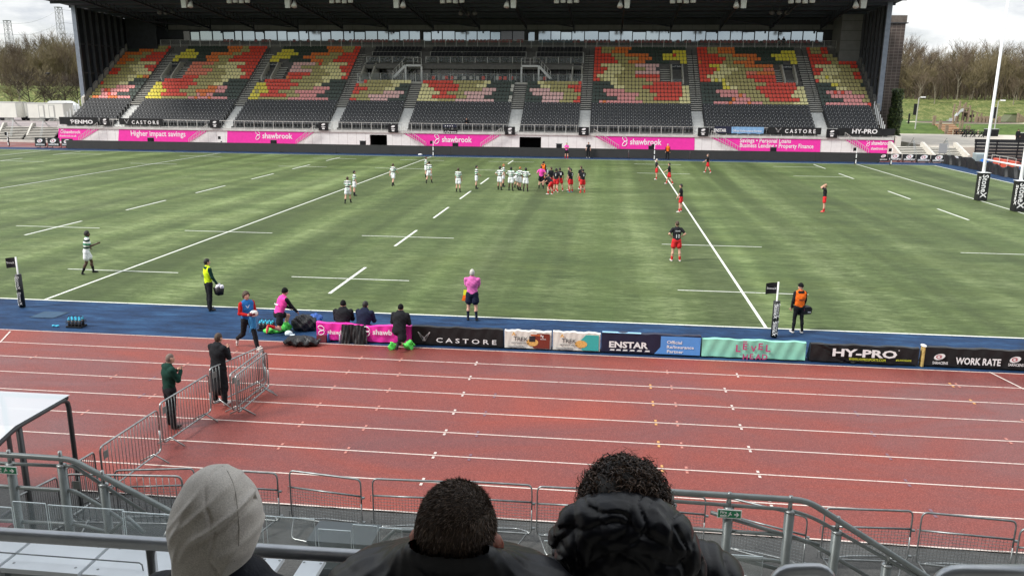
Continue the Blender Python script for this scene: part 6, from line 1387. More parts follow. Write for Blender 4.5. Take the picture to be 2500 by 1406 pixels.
    ms=[SK,topm,CL[bc],CL[sock],CL[boot],CL[bib] if bib else topm]
    if bib: ms[1],ms[5]=CL[tc_],CL[bib]     # tc_ = bib colour on the torso, bib = sleeve colour
    V=V+np.array([0,0,base*s if 'sit' not in P else base])
    body=np_mesh('body',V,Fc,ms,mi,T)
    off=np.array([0,0,base*s if 'sit' not in P else base])
    # fingers
    fb=MB().use(SK)
    for nm,sd in (('l',-1),('r',1)):
        sh,el,wr,fdv=J[nm+'arm']; f=Vector(tuple(fdv)).normalized(); sx=f.cross(Vector((0,1,0) if abs(f.y)<.8 else (1,0,0))).normalized(); fl_=f.cross(sx)
        w=Vector(tuple(wr*s+off)); 
        for k,L_ in enumerate((.066,.076,.072,.056)):
            a=w+f*.075*s+sx*(-.024+.016*k)*s; m1_=a+(f*.5+fl_*.12)*L_*s; m2_=m1_+(f*.32+fl_*.35)*L_*s; fb.tube([a,m1_,m2_],.0085*s,5,True,.0065*s)
        a=w+f*.03*s-sx*.028*s; fb.tube([a,a+(f*.6-sx*.7)*.04*s,a+(f*1.2-sx*.9)*.055*s],.010*s,5,True,.008*s)
    n0=len(body.data.vertices)
    me=body.data; bmf=bmesh.new(); bmf.from_mesh(me); vs=[bmf.verts.new(q) for q in fb.v]
    for q in fb.f:
        try: fc=bmf.faces.new([vs[i] for i in q]); fc.material_index=0; fc.smooth=True
        except ValueError: pass
    hc=Vector(tuple(headc*s+off))
    bmf.to_mesh(me); bmf.free()
    # hair / hat
    hcn=headc*s+off; a_,b_,c_=hr*s
    def hfn(X,Y,Z):
        x=X-hcn[0]; y=Y-hcn[1]; z=Z-hcn[2]
        th_={'short':.010,'curly':.028,'shaved':.004,'hat':.014,'long':.026,'cap':.014,'afro':.022}[hs]*1.0
        d=ell_sd(x,y,z,(0,-.004,.008),(a_+th_,b_+th_*.8,c_+th_))
        if hs in('curly','long'): d=d+.007*np.sin(x*95)*np.sin(y*88+1)*np.sin(z*90+2)
        zc={'short':-.062,'curly':-.070,'shaved':-.055,'hat':-.028,'long':-.085,'cap':.0,'afro':-.055}[hs]
        cut=(zc+(1.25 if hs not in('hat','cap') else .35)*np.maximum(y+.022,0))-z+(.006*np.sin(x*70)*np.sin(y*60) if hs not in('hat','cap') else 0)
        d=np.maximum(d,cut)
        if hs=='cap': d=np.minimum(d,ell_sd(x,y,z,(0,.115,.045),(.065,.075,.012)))
        return d
    V2,F2=surface_net(hfn,hcn-.20,hcn+.22,.013 if h>.015 else .009)
    if len(F2): np_mesh('hat' if hs in('hat','cap') else 'hair',V2,F2,[HR['hat'] if hs in('hat','cap') else HR[hair]],np.zeros(len(F2)),T)
    # eyes
    eb=MB().use(BLACK)
    for sd in (-1,1): eb.ell((hcn[0]+sd*.030*s,hcn[1]+.088*s,hcn[2]+.008*s),(.010,.007,.006),6,4)
    eb.build('eyes',None,T,False,False)
    if extra: extra(T,J,s,off,dict(chest=chest*s+off,pel=pel*s+off,up=up,neck=neck*s+off,headc=hcn))
    return T
def digits(txt,z=.30,size=.25,m=None,y=-.150,name='back_number'):
    def f(T,J,s,off,B):
        p=B['pel']+B['up']*z*s; n=np.array([0,-math.cos(math.asin(B['up'][1])),B['up'][1]]); o=p+n*abs(y)*s
        b=text(name,txt,size*s,tuple(o),(1,0,0),tuple(B['up']),m or WHITEL,T,.03,world=False)
    return f
def both(*fs):
    def f(*a):
        for g in fs: g(*a)
    return f
# ------------------------------------------------ green and white hooped team
gg='players in green and white hoops'
def gp(u,v,face,pose,label,**k):
    k.setdefault('sock','black'); person(u,v,face,pose,label,tc_='hoop',bc='white',group=gg,**k)
gp(217,668,-62,'jog','dark skinned player in green and white hoops jogging alone on the left',skin='d',hair='black',h=.015,build=1.1,extra=digits('11',.20,.26),hs='afro')
gp(850,496,4,'walk','brown haired player in hoops seen from behind, left of the others',hair='brown',extra=digits('8'))
gp(866,478,-60,'stand','dark haired player in hoops half hidden behind the one seen from behind',hair='black')
gp(960,454,-20,'walk2','player in hoops walking away just above the halfway line, black socks',hair='brown',extra=digits('22'))
gp(1040,433,-70,'fold','brown haired player in hoops farthest back, left of a team mate',hair='brown')
gp(1048,447,-12,'walk','dark haired player in hoops overlapping the farthest team mate',hair='black',extra=digits('6'))
gp(1119,469,-8,'stand','player in hoops standing alone left of the 10 metre dash, seen from behind',hair='brown',extra=digits('4'))
gp(1163,461,-75,'front','bearded dark haired player in hoops facing right with hands together',hair='black')
gp(1220,464,-25,'hips','curly haired player in hoops at the left of the huddle',skin='m',hs='curly',extra=digits('13'))
gp(1229,456,-85,'stand','ginger player in hoops peeping out behind the curly haired one',hair='ginger')
gp(1247,466,-15,'hips','tall dark skinned player in hoops with hands on hips and strapped knees',skin='d',hs='afro',build=1.12,extra=digits('5'))
gp(1257,461,-40,'bend','player in hoops stooping behind the one with strapped knees',hair='black')
gp(1269,465,-50,'stand','ginger brown haired stocky player in hoops in the middle of the huddle',hair='ginger',build=1.12)
gp(1283,468,-10,'hips','dark skinned player in hoops at the right of the hooped huddle',skin='d',hs='afro',build=1.08,extra=digits('2'))
gp(1336,446,60,'bend','ginger player in hoops bending over the injured player',hair='ginger')
# ------------------------------------------------ black and red team
rg='players in black shirts and red shorts'
def rp(u,v,face,pose,label,**k):
    k.setdefault('sock','red'); k.setdefault('boot','bootw'); k.setdefault('sock_h',.35)
    person(u,v,face,pose,label,tc_='blackred',bc='red',group=rg,**k)
rp(1347,476,65,'bend','player in black and red stooping at the front of the central group',hair='black',extra=digits('4'))
rp(1345,465,40,'stand','dark haired player in black and red at the back of the central group',hair='brown')
rp(1357,470,-10,'stand','curly haired player in black and red in the central group',hs='curly',extra=digits('1'))
rp(1366,467,10,'wide','burly player in black and red at the right of the central group',hair='black',build=1.1,extra=digits('18'))
rp(1393,470,50,'stand','player in black and red with blue boots, right of the central group',hair='black',boot='bootb',extra=digits('7'))
rp(1389,465,80,'stand','player in black and red hidden behind the one with blue boots',hair='brown')
rp(1422,471,30,'front','player in black and red looking down with coral boots',hair='black',boot='boota',extra=digits('6'))
rp(1418,462,40,'stand','player in black and red just behind the one looking down',hair='brown')
rp(1602,439,100,'hips','grey haired player in black and red, farthest along the right long line',hs='short',hair='grey',skin='l')
rp(1633,450,80,'walk','dark haired player in black and red second from the far touchline',hair='black')
rp(1661,518,75,'wide','dark haired player in black and red halfway along the right long line',hair='black',h=.016)
rp(1649,638,12,'hips','player in black and red with 11 on his back, nearest on the right',hair='brown',h=.013,H=1.86,build=1.05,extra=both(digits('11',.12,.22),digits('StoneX',.40,.075,None,-.155,'shirt_sponsor')))
rp(1727,422,75,'walk','fair skinned player in black and red standing alone right of the 22 metre line',hair='shaved',hs='shaved')
rp(2010,518,80,'headh','player in black and red alone on the right with hands to his head',hair='fair',boot='boota')
# ------------------------------------------------ officials and staff
person(1321,461,5,'hips','referee in a hot pink shirt and black shorts beside the central group',tc_='magenta',bc='black',hair='brown',extra=None)
def flagx(T,J,s,off,B):
    w=J['larm'][2]*s+off; b=MB().use(mat('flag_stick',(.6,.6,.55),.5)).tube([w+np.array([0,.05,.10]),w+np.array([-.05,.08,-.50])],.010,6); f=b.build('flag_stick',None,T,True,False)
    q=w+np.array([-.03,.075,-.05]); b=MB()
    b.use(mat('flag_yellow',(.85,.85,.03),.7)).add([tuple(q),tuple(q+(-.20,.03,-.02)),tuple(q+(-.22,.03,-.20)),tuple(q+(-.015,.0,-.20))],[(0,1,2,3)]); b.use(CL['orange']).add([tuple(q+(-.012,-.001,-.20)),tuple(q+(-.222,.03,-.20)),tuple(q+(-.27,.03,-.40)),tuple(q+(-.02,.01,-.42))],[(0,1,2,3)]); b.build('flag',None,f,False,False)
person(1153,782,2,'front','grey haired touch judge in a pink shirt holding a yellow and orange flag',tc_='pink',bc='navy',sock='navy',sock_h=.95,hair='grey',hs='short',h=.013,H=1.76,build=1.15,extra=flagx)
person(1383,388,170,'fold','official in a pink shirt standing at the far touchline',tc_='magenta',bc='black',sock='red',hair='shaved',hs='shaved')
person(1436,386,178,'bag','person in black with white shoes at the far touchline',tc_='black',bc='black',bot='trousers',boot='bootw',hair='black')
person(1629,391,185,'bag','person in an orange bib at the far touchline',tc_='orange',bib='black',top='jacket',bc='black',bot='trousers',hair='grey',group=None)
def towels(T,J,s,off,B):
    w=J['rarm'][2]*s+off+np.array([.02,.05,-.17]); rs=random.Random(2); b=MB().use(BLACK); b.hexa([tuple(w+np.array(q)) for q in ((-.14,-.1,-.24),(.14,-.1,-.24),(.14,.1,-.24),(-.14,.1,-.24),(-.17,-.13,.0),(.17,-.13,.0),(.17,.13,.0),(-.17,.13,.0))]); 
    b.tube([w+np.array([-.15,0,0]),w+np.array([0,0,.14]),w+np.array([.15,0,0])],.008,5)
    L_=T.matrix_basis if False else None
    c,s_=math.cos(T.rotation_euler.z),math.sin(T.rotation_euler.z); W_=lambda q:(T.location.x+q[0]*c-q[1]*s_,T.location.y+q[0]*s_+q[1]*c,T.location.z+q[2])
    b.use(mat('towel_white',(.74,.72,.78),.9,bump=.5,bs=20))
    for k in range(7): b.ell(tuple(w+np.array([rs.uniform(-.12,.12),rs.uniform(-.08,.08),.03+rs.uniform(0,.07)])),(.08,.07,.06),8,6,.12)
    b.v=[W_(q) for q in b.v]; tag(b.build('towel_bucket',None,None,True,loc=W_(w)),'black bucket of white towels held by the person in the yellow bib','bucket')
person(514,757,-42,'bag','person in a fluorescent yellow bib and dark green jacket holding towels at the touchline',tc_='yellow',bib='green',top='jacket',bc='black',bot='trousers',hair='black',h=.013,H=1.84,extra=both(towels,digits('MEDIC',.24,.075,INK,-.175,'bib_lettering')))
def medbag(T,J,s,off,B):
    w=J['rarm'][2]*s+off+np.array([.02,.05,-.12]); b=MB().use(mat('bag_black',(.014,.014,.016),.7,bump=.3,bs=12)); 
    c,s_=math.cos(T.rotation_euler.z),math.sin(T.rotation_euler.z); W_=lambda q:(T.location.x+q[0]*c-q[1]*s_,T.location.y+q[0]*s_+q[1]*c,T.location.z+q[2])
    b.prism([(-.22,-.20),(.22,-.17),(.25,.0),(.2,.07),(-.2,.05),(-.26,-.03)],lambda p,t:(w[0]+p[0],w[1]+t,w[2]+p[1]),-.13,.13); b.tube([w+np.array([-.1,0,.05]),w+np.array([0,0,.14]),w+np.array([.1,0,.05])],.012,5); b.use(MAG).box((w[0]-.13,w[1]-.136,w[2]-.05),(w[0]-.02,w[1]-.131,w[2]+.02)); b.use(WHITEL).box((w[0]+.1,w[1]-.136,w[2]-.12),(w[0]+.2,w[1]-.131,w[2]-.09))
    b.v=[W_(q) for q in b.v]; tag(b.build('medical_bag',None,None,False,loc=W_(w)),'black medical bag carried by the person in the orange bib','bag')
person(1945,813,14,'bag','person in a bright orange bib and dark cap beside the right flag post',tc_='orange',bib='black',top='jacket',bc='black',bot='tights',boot='bootw',hs='cap',h=.013,H=1.66,extra=both(medbag,digits('MEDIC',.26,.075,INK,-.175,'bib_lettering')))
def ballx(T,J,s,off,B):
    c,s_=math.cos(T.rotation_euler.z),math.sin(T.rotation_euler.z); W_=lambda q:(T.location.x+q[0]*c-q[1]*s_,T.location.y+q[0]*s_+q[1]*c,T.location.z+q[2])
    w=(J['larm'][2]+J['rarm'][2])/2*s+off+np.array([0,.13,.05]); b=MB().use(mat('ball_white',(.74,.70,.66),.5)); b.ell((0,0,0),(.145,.098,.098),16,10); k=len(b.f)
    b.m=[0]*k; b.use(mat('ball_dark_red',(.15,.015,.03),.5)); b.m=[(1 if (abs(sum(b.v[i][0] for i in f)/len(f))>.10 or (abs(sum(b.v[i][2] for i in f)/len(f))<.025 and sum(b.v[i][0] for i in f)>0)) else 0) for f in b.f]
    b.v=[W_((q[0]+w[0],q[1]+w[1],q[2]+w[2])) for q in b.v]; tag(b.build('rugby_ball',None,None,True,loc=W_(w)),'white and dark red rugby ball held by the person in the blue bib','ball')
    q=J['larm'][2]*s+off; b=MB().use(mat('towel_blue',(.05,.30,.62),.8,bump=.4,bs=20)); b.grid(lambda a,t:W_((q[0]+.12+.20*a+.02*math.sin(t*7),q[1]+.12+.03*math.sin(a*9),q[2]-.02-.42*t+.05*math.sin(a*5))),8,8); b.grid(lambda a,t:W_((q[0]+.12+.18*a,q[1]+.15+.03*math.sin(a*9+1),q[2]-.02-.36*t)),8,8)
    tag(b.build('blue_towel',None,None,True,loc=W_(q)),'blue cloth hanging under the rugby ball in the hands of the ball carrier','towel')
def chev(T,J,s,off,B):
    p=B['pel']+B['up']*.42; wings(T,(p[0]+.05,p[1]+.16,p[2]),.12,(-1,0,0),(0,0,1),world=False)
person(609,851,-128,'ball','curly haired youth in a blue bib and red top holding a ball',tc_='blue',bib='redt',top='jacket',bc='black',bot='trousers',boot='bootw',hair='brown',hs='curly',h=.012,H=1.80,extra=both(ballx,chev))
person(682,812,-38,'kneel','person in a hot pink bib and black hat kneeling by green bags',tc_='hotpink',bib='black',top='jacket',bc='black',bot='shorts',sock='red',boot='boota',hs='hat',h=.013,extra=digits('keeper',.24,.08,WHITEL,-.18,'bib_lettering'))
sitw=h_pink=.62
person(0,0,6,'sit','person in a black hooded coat and hat sitting on the pink board, left',tc_='black',top='jacket',bc='black',bot='trousers',hs='hat',h=.013,loc=(G(825,838)[0],YB+.30,-.04),build=1.28)
person(0,0,-14,'sit','person in a navy hoodie with dark hair sitting on the pink board, right',tc_='navy',top='jacket',bc='black',bot='shorts',hair='black',hs='short',h=.013,loc=(G(876,838)[0],YB+.30,-.04),build=1.28)
person(974,862,-8,'kneel2','person in a black fleece and cap kneeling on one knee behind the board',tc_='black',top='jacket',bc='black',bot='shorts',sock='black',boot='boot',hs='hat',h=.013,build=1.3,H=1.66,loc=(G(974,850)[0],-3.75,0))
person(540,985,-16,'phone','person in a long black coat with dark hair leaning towards the barrier',tc_='black',top='jacket',bc='black',bot='trousers',boot='bootw',hair='brown',hs='short',h=.012,H=1.80,longcoat=True,build=1.1)
person(422,1040,-38,'phone','balding man in a dark green hoodie and black trousers on the track',tc_='green',top='jacket',bc='black',bot='trousers',hair='shaved',hs='shaved',h=.012,H=1.74,build=1.12)
person(0,0,160,'stand','person in a dark hooded coat on the paving behind the black fence',tc_='black',top='jacket',bc='black',bot='trousers',hs='hat',loc=G(2482,350,1.34))
for (u,v,Y,z,lab) in ((1913,99,98.9,tz(16)+.1,'dark clothed spectator standing on the top walkway of the stand'),(1903,102,98.7,tz(16)+.1,'dark clothed spectator sitting low beside the other on the top walkway')):
    q=PY(u,v,Y); person(0,0,180,'stand',lab,tc_='black',top='jacket',bc='black',bot='trousers',hs='hat',H=1.7 if u>1910 else 1.35,h=.024,loc=(q[0],Y,z))
person(0,0,180,'sit','lone spectator in dark clothes sitting among the black seats',tc_='black',top='jacket',bc='black',bot='trousers',hair='black',loc=(float(PY(1142,300,82)[0]),yb(1)-.1,bz(1)-.15),h=.022)
# injured player and helper beside the referee
person(1333,455,100,'kneel','medic in dark clothes kneeling over the injured player',tc_='orange',bib='black',top='jacket',bc='black',bot='trousers',hair='brown')
person(1326,447,-30,'stand','dark haired person in an orange and black top behind the referee',tc_='orange',bib='black',top='jacket',bc='black',bot='trousers',hair='black')
# ------------------------------------------------ bits and pieces on the touchline
def bottles(u,v,n,label,seed=1):
    p=G(u,v); rs=random.Random(seed); T=thing('bottle_carrier',label,'bottle carrier',p,'carriers of drinks bottles')
    b=MB().use(BLACK); w=.26; b.box((p[0]-w,p[1]-.17,.0),(p[0]+w,p[1]+.17,.05)); b.tube(rnd_path([(p[0]-w,p[1],.03),(p[0]-w,p[1],.36),(p[0]+w,p[1],.36),(p[0]+w,p[1],.03)],.05,3),.01,5)
    for z in (.14,.2): b.tube([(p[0]-w,p[1]-.17,z),(p[0]+w,p[1]-.17,z),(p[0]+w,p[1]+.17,z),(p[0]-w,p[1]+.17,z),(p[0]-w,p[1]-.17,z)],.008,4)
    b.build('crate',None,T)
    for i in range(4):
        for j in range(2):
            x=p[0]-.19+.127*i; y=p[1]-.08+.16*j; b=MB().use(mat('bottle_black',(.03,.03,.035),.35)).tube([(x,y,.05),(x,y,.24)],.042,9); o=b.build('bottle',None,T,True)
            c=MB().use(mat('cap_cyan',(.04,.52,.75),.4)).tube([(x,y,.24),(x,y,.275),(x,y,.30)],.045,9,True,.02); c.tube([(x,y,.30),(x+.02,y,.335)],.014,6); c.build('cap',None,o,True)
bottles(187,797,8,'carrier of black bottles with bright blue caps on the blue turf at the left'); bottles(652,805,8,'carrier of blue capped bottles behind the ball carrier',2)
p=G(134,797); b=MB().use(mat('cap_cyan',(.04,.52,.75))); b.ell((p[0]-.05,p[1],.03),(.05,.04,.03),8,5); b.tube([(p[0],p[1],.02),(p[0]+.13,p[1]+.03,.03)],.02,7); b.ell((p[0]+.10,p[1]-.04,.03),(.04,.03,.02),8,5); tag(b.build('loose_bottle_tops',loc=p),'small bright blue bottle tops lying alone on the blue turf','bottle tops')
LIME=mat('lime_bag',(.10,.70,.10),.6,bump=.3,bs=12)
def bag3(name,u,v,rx,ry,rz,m,label,cat,rot=0,seed=1,n=1):
    p=G(u,v); rs=np.random.RandomState(seed); ph=rs.rand(8)*6.28
    def fn(X,Y,Z):
        x=X*math.cos(rot)+Y*math.sin(rot); y=-X*math.sin(rot)+Y*math.cos(rot)
        d=ell_sd(x,y,Z,(0,0,rz*.7),(rx,ry,rz)); d=np.maximum(d,-Z+.005)
        return d+.022*np.sin(x*19+ph[0]+y*8)*np.sin(Z*23+ph[1])+.012*np.sin(x*43+ph[2]+Z*31)*np.sin(y*37+ph[3])+.006*np.sin(x*90+Z*70+ph[4])
    r=max(rx,ry)+.08; V,Fc=surface_net(fn,np.array([-r,-r,-.03]),np.array([r,r,rz*1.8+.06]),.016); T=thing(name,label,cat,p); T.name=name
    np_mesh('bag_body',V,Fc,[m],np.zeros(len(Fc)),T); return T
BK=mat('black_bag_cloth',(.013,.013,.015),.5,bump=.4,bs=14)
bag3('kit_bag',745,805,.42,.26,.30,BK,'bulging black kit bag with white tags left of the pink board','bag',.2,1)
bag3('kit_bag',738,842,.55,.24,.17,BK,'heap of black coats lying on the edge of the track','coats',.0,2)
bag3('kit_bag',770,792,.26,.2,.22,mat('blue_bag_cloth',(.02,.09,.36),.5),'bright blue bag behind the black kit bag','bag',0,3)
bag3('lime_bag',668,812,.30,.14,.12,LIME,'bright green bag under the kneeling person in pink','bag',.3,4); bag3('lime_bag',697,808,.22,.12,.17,LIME,'bright green bag at the hand of the kneeling person in pink','bag',.9,5)
bag3('lime_bag',958,852,.13,.08,.12,LIME,'bright green bag left of the calf of the kneeling person in black','bag',.6,6); bag3('lime_bag',998,852,.16,.08,.15,LIME,'bright green bag right of the calf of the kneeling person in black','bag',.5,7)
p=G(745,790); 
b=MB().use(BK); y=YB-.035
b.grid(lambda s,t:(float(PY(835,800,y)[0])+ (float(PY(893,800,y)[0])-float(PY(835,800,y)[0]))*s*(1+.1*(1-t)) ,y-.03-(.05*math.sin(s*11)+.03*math.sin(s*27+t*4)+.02*math.sin(s*47-t*6))*(1-.6*t)-.12*(1-t),.0+.58*t+.012*math.sin(s*20)),44,12); tag(b.build('draped_coat',None,None,True,loc=(float(G(865,838)[0]),y,0)),'black coat draped over the pink board below the person in navy','coat')
p=G(705,818); b=MB().use(mat('pale_cap',(.62,.72,.76),.6)); b.ell((p[0],p[1],.06),(.13,.12,.09),10,6); b.ell((p[0]+.12,p[1]-.03,.03),(.10,.09,.015),10,4); tag(b.build('cap_on_ground',loc=p),'pale blue cap lying on the blue turf by the kneeling person','cap')
p=G(806,832); p=np.array((p[0],YB-.12,0)); b=MB().use(mat('bottle_blue',(.03,.12,.36),.35)).tube([(p[0],p[1],0),(p[0],p[1],.24),(p[0],p[1],.27)],.045,9,True,.03); tag(b.build('water_bottle',None,None,True,loc=p),'blue bottle standing against the pink board','bottle')
p=G(832,835); p=np.array((p[0],YB-.12,0)); b=MB().use(mat('bottle_clear',(.45,.50,.58),.2)).tube([(p[0],p[1],0),(p[0],p[1],.22),(p[0],p[1],.27)],.038,9,True,.015); tag(b.build('water_bottle',None,None,True,loc=p),'clear bottle standing against the pink board right of the blue one','bottle')
p=G(790,833); x=p[0]; b=MB().use(mat('pouch_maroon',(.14,.02,.03),.6)).hexa([(x-.2,YB-.16,0),(x+.12,YB-.16,0),(x+.12,YB-.05,0),(x-.2,YB-.05,0),(x-.19,YB-.13,.2),(x+.11,YB-.13,.22),(x+.11,YB-.06,.22),(x-.19,YB-.06,.2)]); tag(b.build('maroon_pouch',loc=(x,YB-.1,0)),'small maroon pouch at the foot of the pink board','pouch')
for (u,v,l) in ((1434,386,''),):
    pass
p=G(1034,377); b=MB().use(WHITEL); b.ell((p[0],69.4,.1),(.28,.12,.1),10,6); tag(b.build('spare_ball',None,None,True,loc=(p[0],69.4,.1)),'white spare ball on the blue strip near the far halfway flag','ball')
# ================================================================ SPECTATORS IN FRONT OF THE CAMERA
def waves(seed,n,f0,f1):
    rs=np.random.RandomState(seed); D=rs.randn(n,3); D/=np.linalg.norm(D,axis=1)[:,None]; fr=rs.uniform(f0,f1,n); ph=rs.rand(n)*6.28
    def f(X,Y,Z):
        o=0
        for d,w,p in zip(D,fr,ph): o=o+np.sin((X*d[0]+Y*d[1]+Z*d[2])*w+p)
        return o/n**.5
    return f
def sdfmesh(name,fn,c,r,h,m,parent,mi=None,mats=None):
    c=np.array(c,float); r=np.array(r,float); V,Fc=surface_net(fn,c-r,c+r,h); ms=mats or [m]
    k=np.zeros(len(Fc)) if mi is None else mi(V[Fc].mean(1)); off=np.array(tuple(wloc(parent)))
    return np_mesh(name,V-off,Fc,ms,k,parent)
def cs(X,Y,Z,a,b,ra,rb,sy=1.): return cone_sd(X,Y,Z,a,b,ra,rb,sy)
def march(fn,u,v,t0=.9,t1=4.):
    d=ray(u,v); t=t0
    for _ in range(200):
        p=CP+d*t; s=float(fn(np.array(p[0]),np.array(p[1]),np.array(p[2])))
        if s<.0006: return p
        t+=max(s*.5,.0008)
        if t>t1: return None
def seated_body(c,sh,floor=5.25,w=.21,head=None,arm=.062,bx=.5):
    """torso, arms, legs of a seated figure; c = base of the neck (world), sh = shoulder drop"""
    x,y,z=c; hip=np.array([x,y-.05,floor+.50])
    pr=[(np.array([x,y-.02,z-.05]),hip,.13,.17,.75)]
    pr.append((np.array([x-w+.04,y,z-sh]),np.array([x+w-.04,y,z-sh]),.078,.078,1.)); pr.append((np.array([x-.02,y-.01,z-sh*.4]),np.array([x+.02,y-.01,z-sh*.4]),.10,.10,1.))
    for s in (-1,1):
        S_=np.array([x+s*w,y,z-sh]); E=S_+np.array([s*.05,.10,-.27]); Wr=E+np.array([-s*.10,.21,-.03]); pr+=[(S_,E,arm+.012,arm,1.),(E,Wr,arm*.95,arm*.7,1.),(Wr,Wr+np.array([-s*.03,.07,-.01]),.032,.036,1.)]
        K=hip+np.array([s*.12,.44,.02]); A=K+np.array([0,.04,-.43]); pr+=[(hip+np.array([s*.09,0,-.02]),K,.10,.075,1.),(K,A,.07,.05,1.),(A+np.array([0,-.02,-.035]),A+np.array([0,.17,-.045]),.04,.035,1.)]
    return pr,hip
def add_fingers(T,m,pts):
    b=MB().use(m)
    for (w,sd) in pts:
        for k,L_ in enumerate((.06,.07,.066,.052)):
            a=w+np.array([-sd*(.02)+.0,.06,.0])+np.array([(-.024+.016*k),0,0]); b.tube([a,a+np.array([0,L_*.55,-.012]),a+np.array([0,L_*.8,-.04])],.009,6,True,.007)
        a=w+np.array([-sd*.03,.02,.01]); b.tube([a,a+np.array([-sd*.025,.03,-.01]),a+np.array([-sd*.03,.055,-.02])],.0105,6,True,.008)
    return b.build('fingers',None,T,True)
NYL=mat('navy_jacket',(.005,.007,.014),.6,spec=.2,bump=.2,bs=60)
PUF,t,b_=newmat('puffer_nylon',.38,.30); b_.inputs['Base Color'].default_value=(.0030,.0035,.0060,1); bumpn(t,b_,noise(t,55,5,.65,(1,1,1),.8),.15,.005)
MARL,t,b_=newmat('grey_marl',.95,.1); b_.inputs['Sheen Weight'].default_value=.3
t.links.new(mixc(t,.5,ramp(t,noise(t,260,3,.8),[(.35,(.30,.28,.25)),(.65,(.82,.77,.70))]),ramp(t,noise(t,14,5,.6),[(.35,(.47,.435,.39)),(.65,(.62,.58,.53))])),b_.inputs['Base Color']); bumpn(t,b_,noise(t,500,2,.6),.3,.002)
EARM=mat('ear_skin',(.34,.14,.10),.5,var=.1,vs=30); 
try: EARM.node_tree.nodes['Principled BSDF'].inputs['Subsurface Weight'].default_value=.25
except Exception: pass
NECK=mat('neck_skin',(.38,.20,.145),.6,var=.12,vs=40,bump=.1,bs=200)
# ---------- grey hood
Y=-24.86; hc=np.array(PY(533,1262,Y)); k=(Y-CP[1])/F
T=thing('person','spectator in a pale grey marl hood and dark navy jacket in front','person',(hc[0],Y,5.25))
wn=waves(4,7,14,34); wf=waves(9,6,60,110)
topz=float(PY(535,1133,Y)[2]); hz=topz-hc[2]
def seam_off(dx,dz): return dx-(.020+.030*np.clip((.13-dz)/.16,0,1))
def fA(X,Yy,Z):
    x=X-hc[0]; y=Yy-hc[1]; z=Z-hc[2]
    d=ell_sd(x,y,z,(0,.0,.005),(.113,.135,.150)); d=smin(d,cone_sd(x,y,z,(-.016,-.02,-.04),(-.028,-.015,-.17),.104,.106),.05)
    d=smin(d,ell_sd(x,y,z,(.012,-.025,.03),(.098,.11,.118)),.03)
    d=smin(d,ell_sd(x,y,z,(.052,-.035,.050),(.062,.080,.052)),.016); d=smin(d,ell_sd(x,y,z,(.050,-.045,-.045),(.060,.075,.045)),.020); d=smin(d,ell_sd(x,y,z,(-.045,-.035,-.02),(.058,.085,.095)),.030)
    so=x-(.020+.030*np.clip((.13-z)/.14,0,1)+.01*np.sin(z*30)); d=d+.0045*np.exp(-(so/.0035)**2)*(y<.03)
    f1=z-(.012+.55*x+.9*x*x); d=d-.011*np.exp(-(f1/.010)**2)*np.clip((x+.02)*30,0,1)*(y<.02)+.010*np.exp(-((f1+.018)/.010)**2)*np.clip((x+.03)*30,0,1)*(y<.02)
    f2=z-(-.075+.5*x); d=d-.005*np.exp(-(f2/.012)**2)*np.clip((x-.02)*30,0,1)
    for (x0,z0,sl,wd,am) in ((-.06,.02,1.9,.010,.004),(-.03,-.03,1.5,.012,.004),(-.075,-.07,2.4,.010,.0035),(.0,.07,.9,.011,.003),(-.045,.07,1.2,.009,.003),(.06,-.10,1.6,.012,.004)):
        g=(x-x0)-(z-z0)/sl; d=d-1.8*am*np.exp(-(g/wd)**2)*np.exp(-((z-z0)/.06)**2)
    return d+.0036*wn(x,y,z)+.0006*wf(x,y,z)
def fAo(X,Yy,Z):       # opening for the face on the far side
    x=X-hc[0]; y=Yy-hc[1]; z=Z-hc[2]; return np.maximum(fA(X,Yy,Z),-ell_sd(x,y,z,(0,.15,-.02),(.075,.10,.105)))
sdfmesh('hood',fAo,hc+np.array([0,0,-.04]),(.16,.18,.24),.0042,MARL,T)
b=MB().use(mat('hood_seam',(.36,.33,.29),.9)); path=[]
for (u,v) in ((541,1136),(556,1150),(568,1175),(576,1205),(580,1240),(584,1290),(583,1330),(572,1370)):
    p=march(fA,u,v)
    if p is not None: path.append(tuple(p))
if len(path)>3: b.tube(path,.0012,5); b.build('seam',None,T,True)
nk=hc+np.array([0,-.02,-.16]); pr,hip=seated_body(nk+np.array([0,0,-.02]),.085,w=.185)
def fAb(X,Yy,Z):
    o=cone_sd(X,Yy,Z,tuple(nk+(-.05,0,-.03)),tuple(nk+(.06,0,-.035)),.085,.085)
    for q in pr: o=smin(o,cone_sd(X,Yy,Z,q[0],q[1],q[2],q[3],q[4]),.04)
    x=X-hc[0]; y=Yy-hc[1]; z=Z-hc[2]; o=np.minimum(o,ell_sd(x,y,z,(0,.02,-.005),(.078,.098,.118)))
    return o+.004*wn(X*1.3,Yy,Z)
def miA(C): 
    d=ell_sd(C[:,0]-hc[0],C[:,1]-hc[1],C[:,2]-hc[2],(0,.02,-.005),(.079,.10,.12)); hand=(C[:,1]>hc[1]+.26)&(C[:,2]>6.0)&(C[:,2]<6.25); return np.where((d<.004),1,0)
sdfmesh('body',fAb,(hc[0],hc[1]+.22,hc[2]-.50),(.34,.52,.78),.0115,NYL,T,miA,[NYL,NECK]); add_fingers(T,NECK,[(q[0],s) for q,s in ((pr[5],-1),(pr[11],1))])
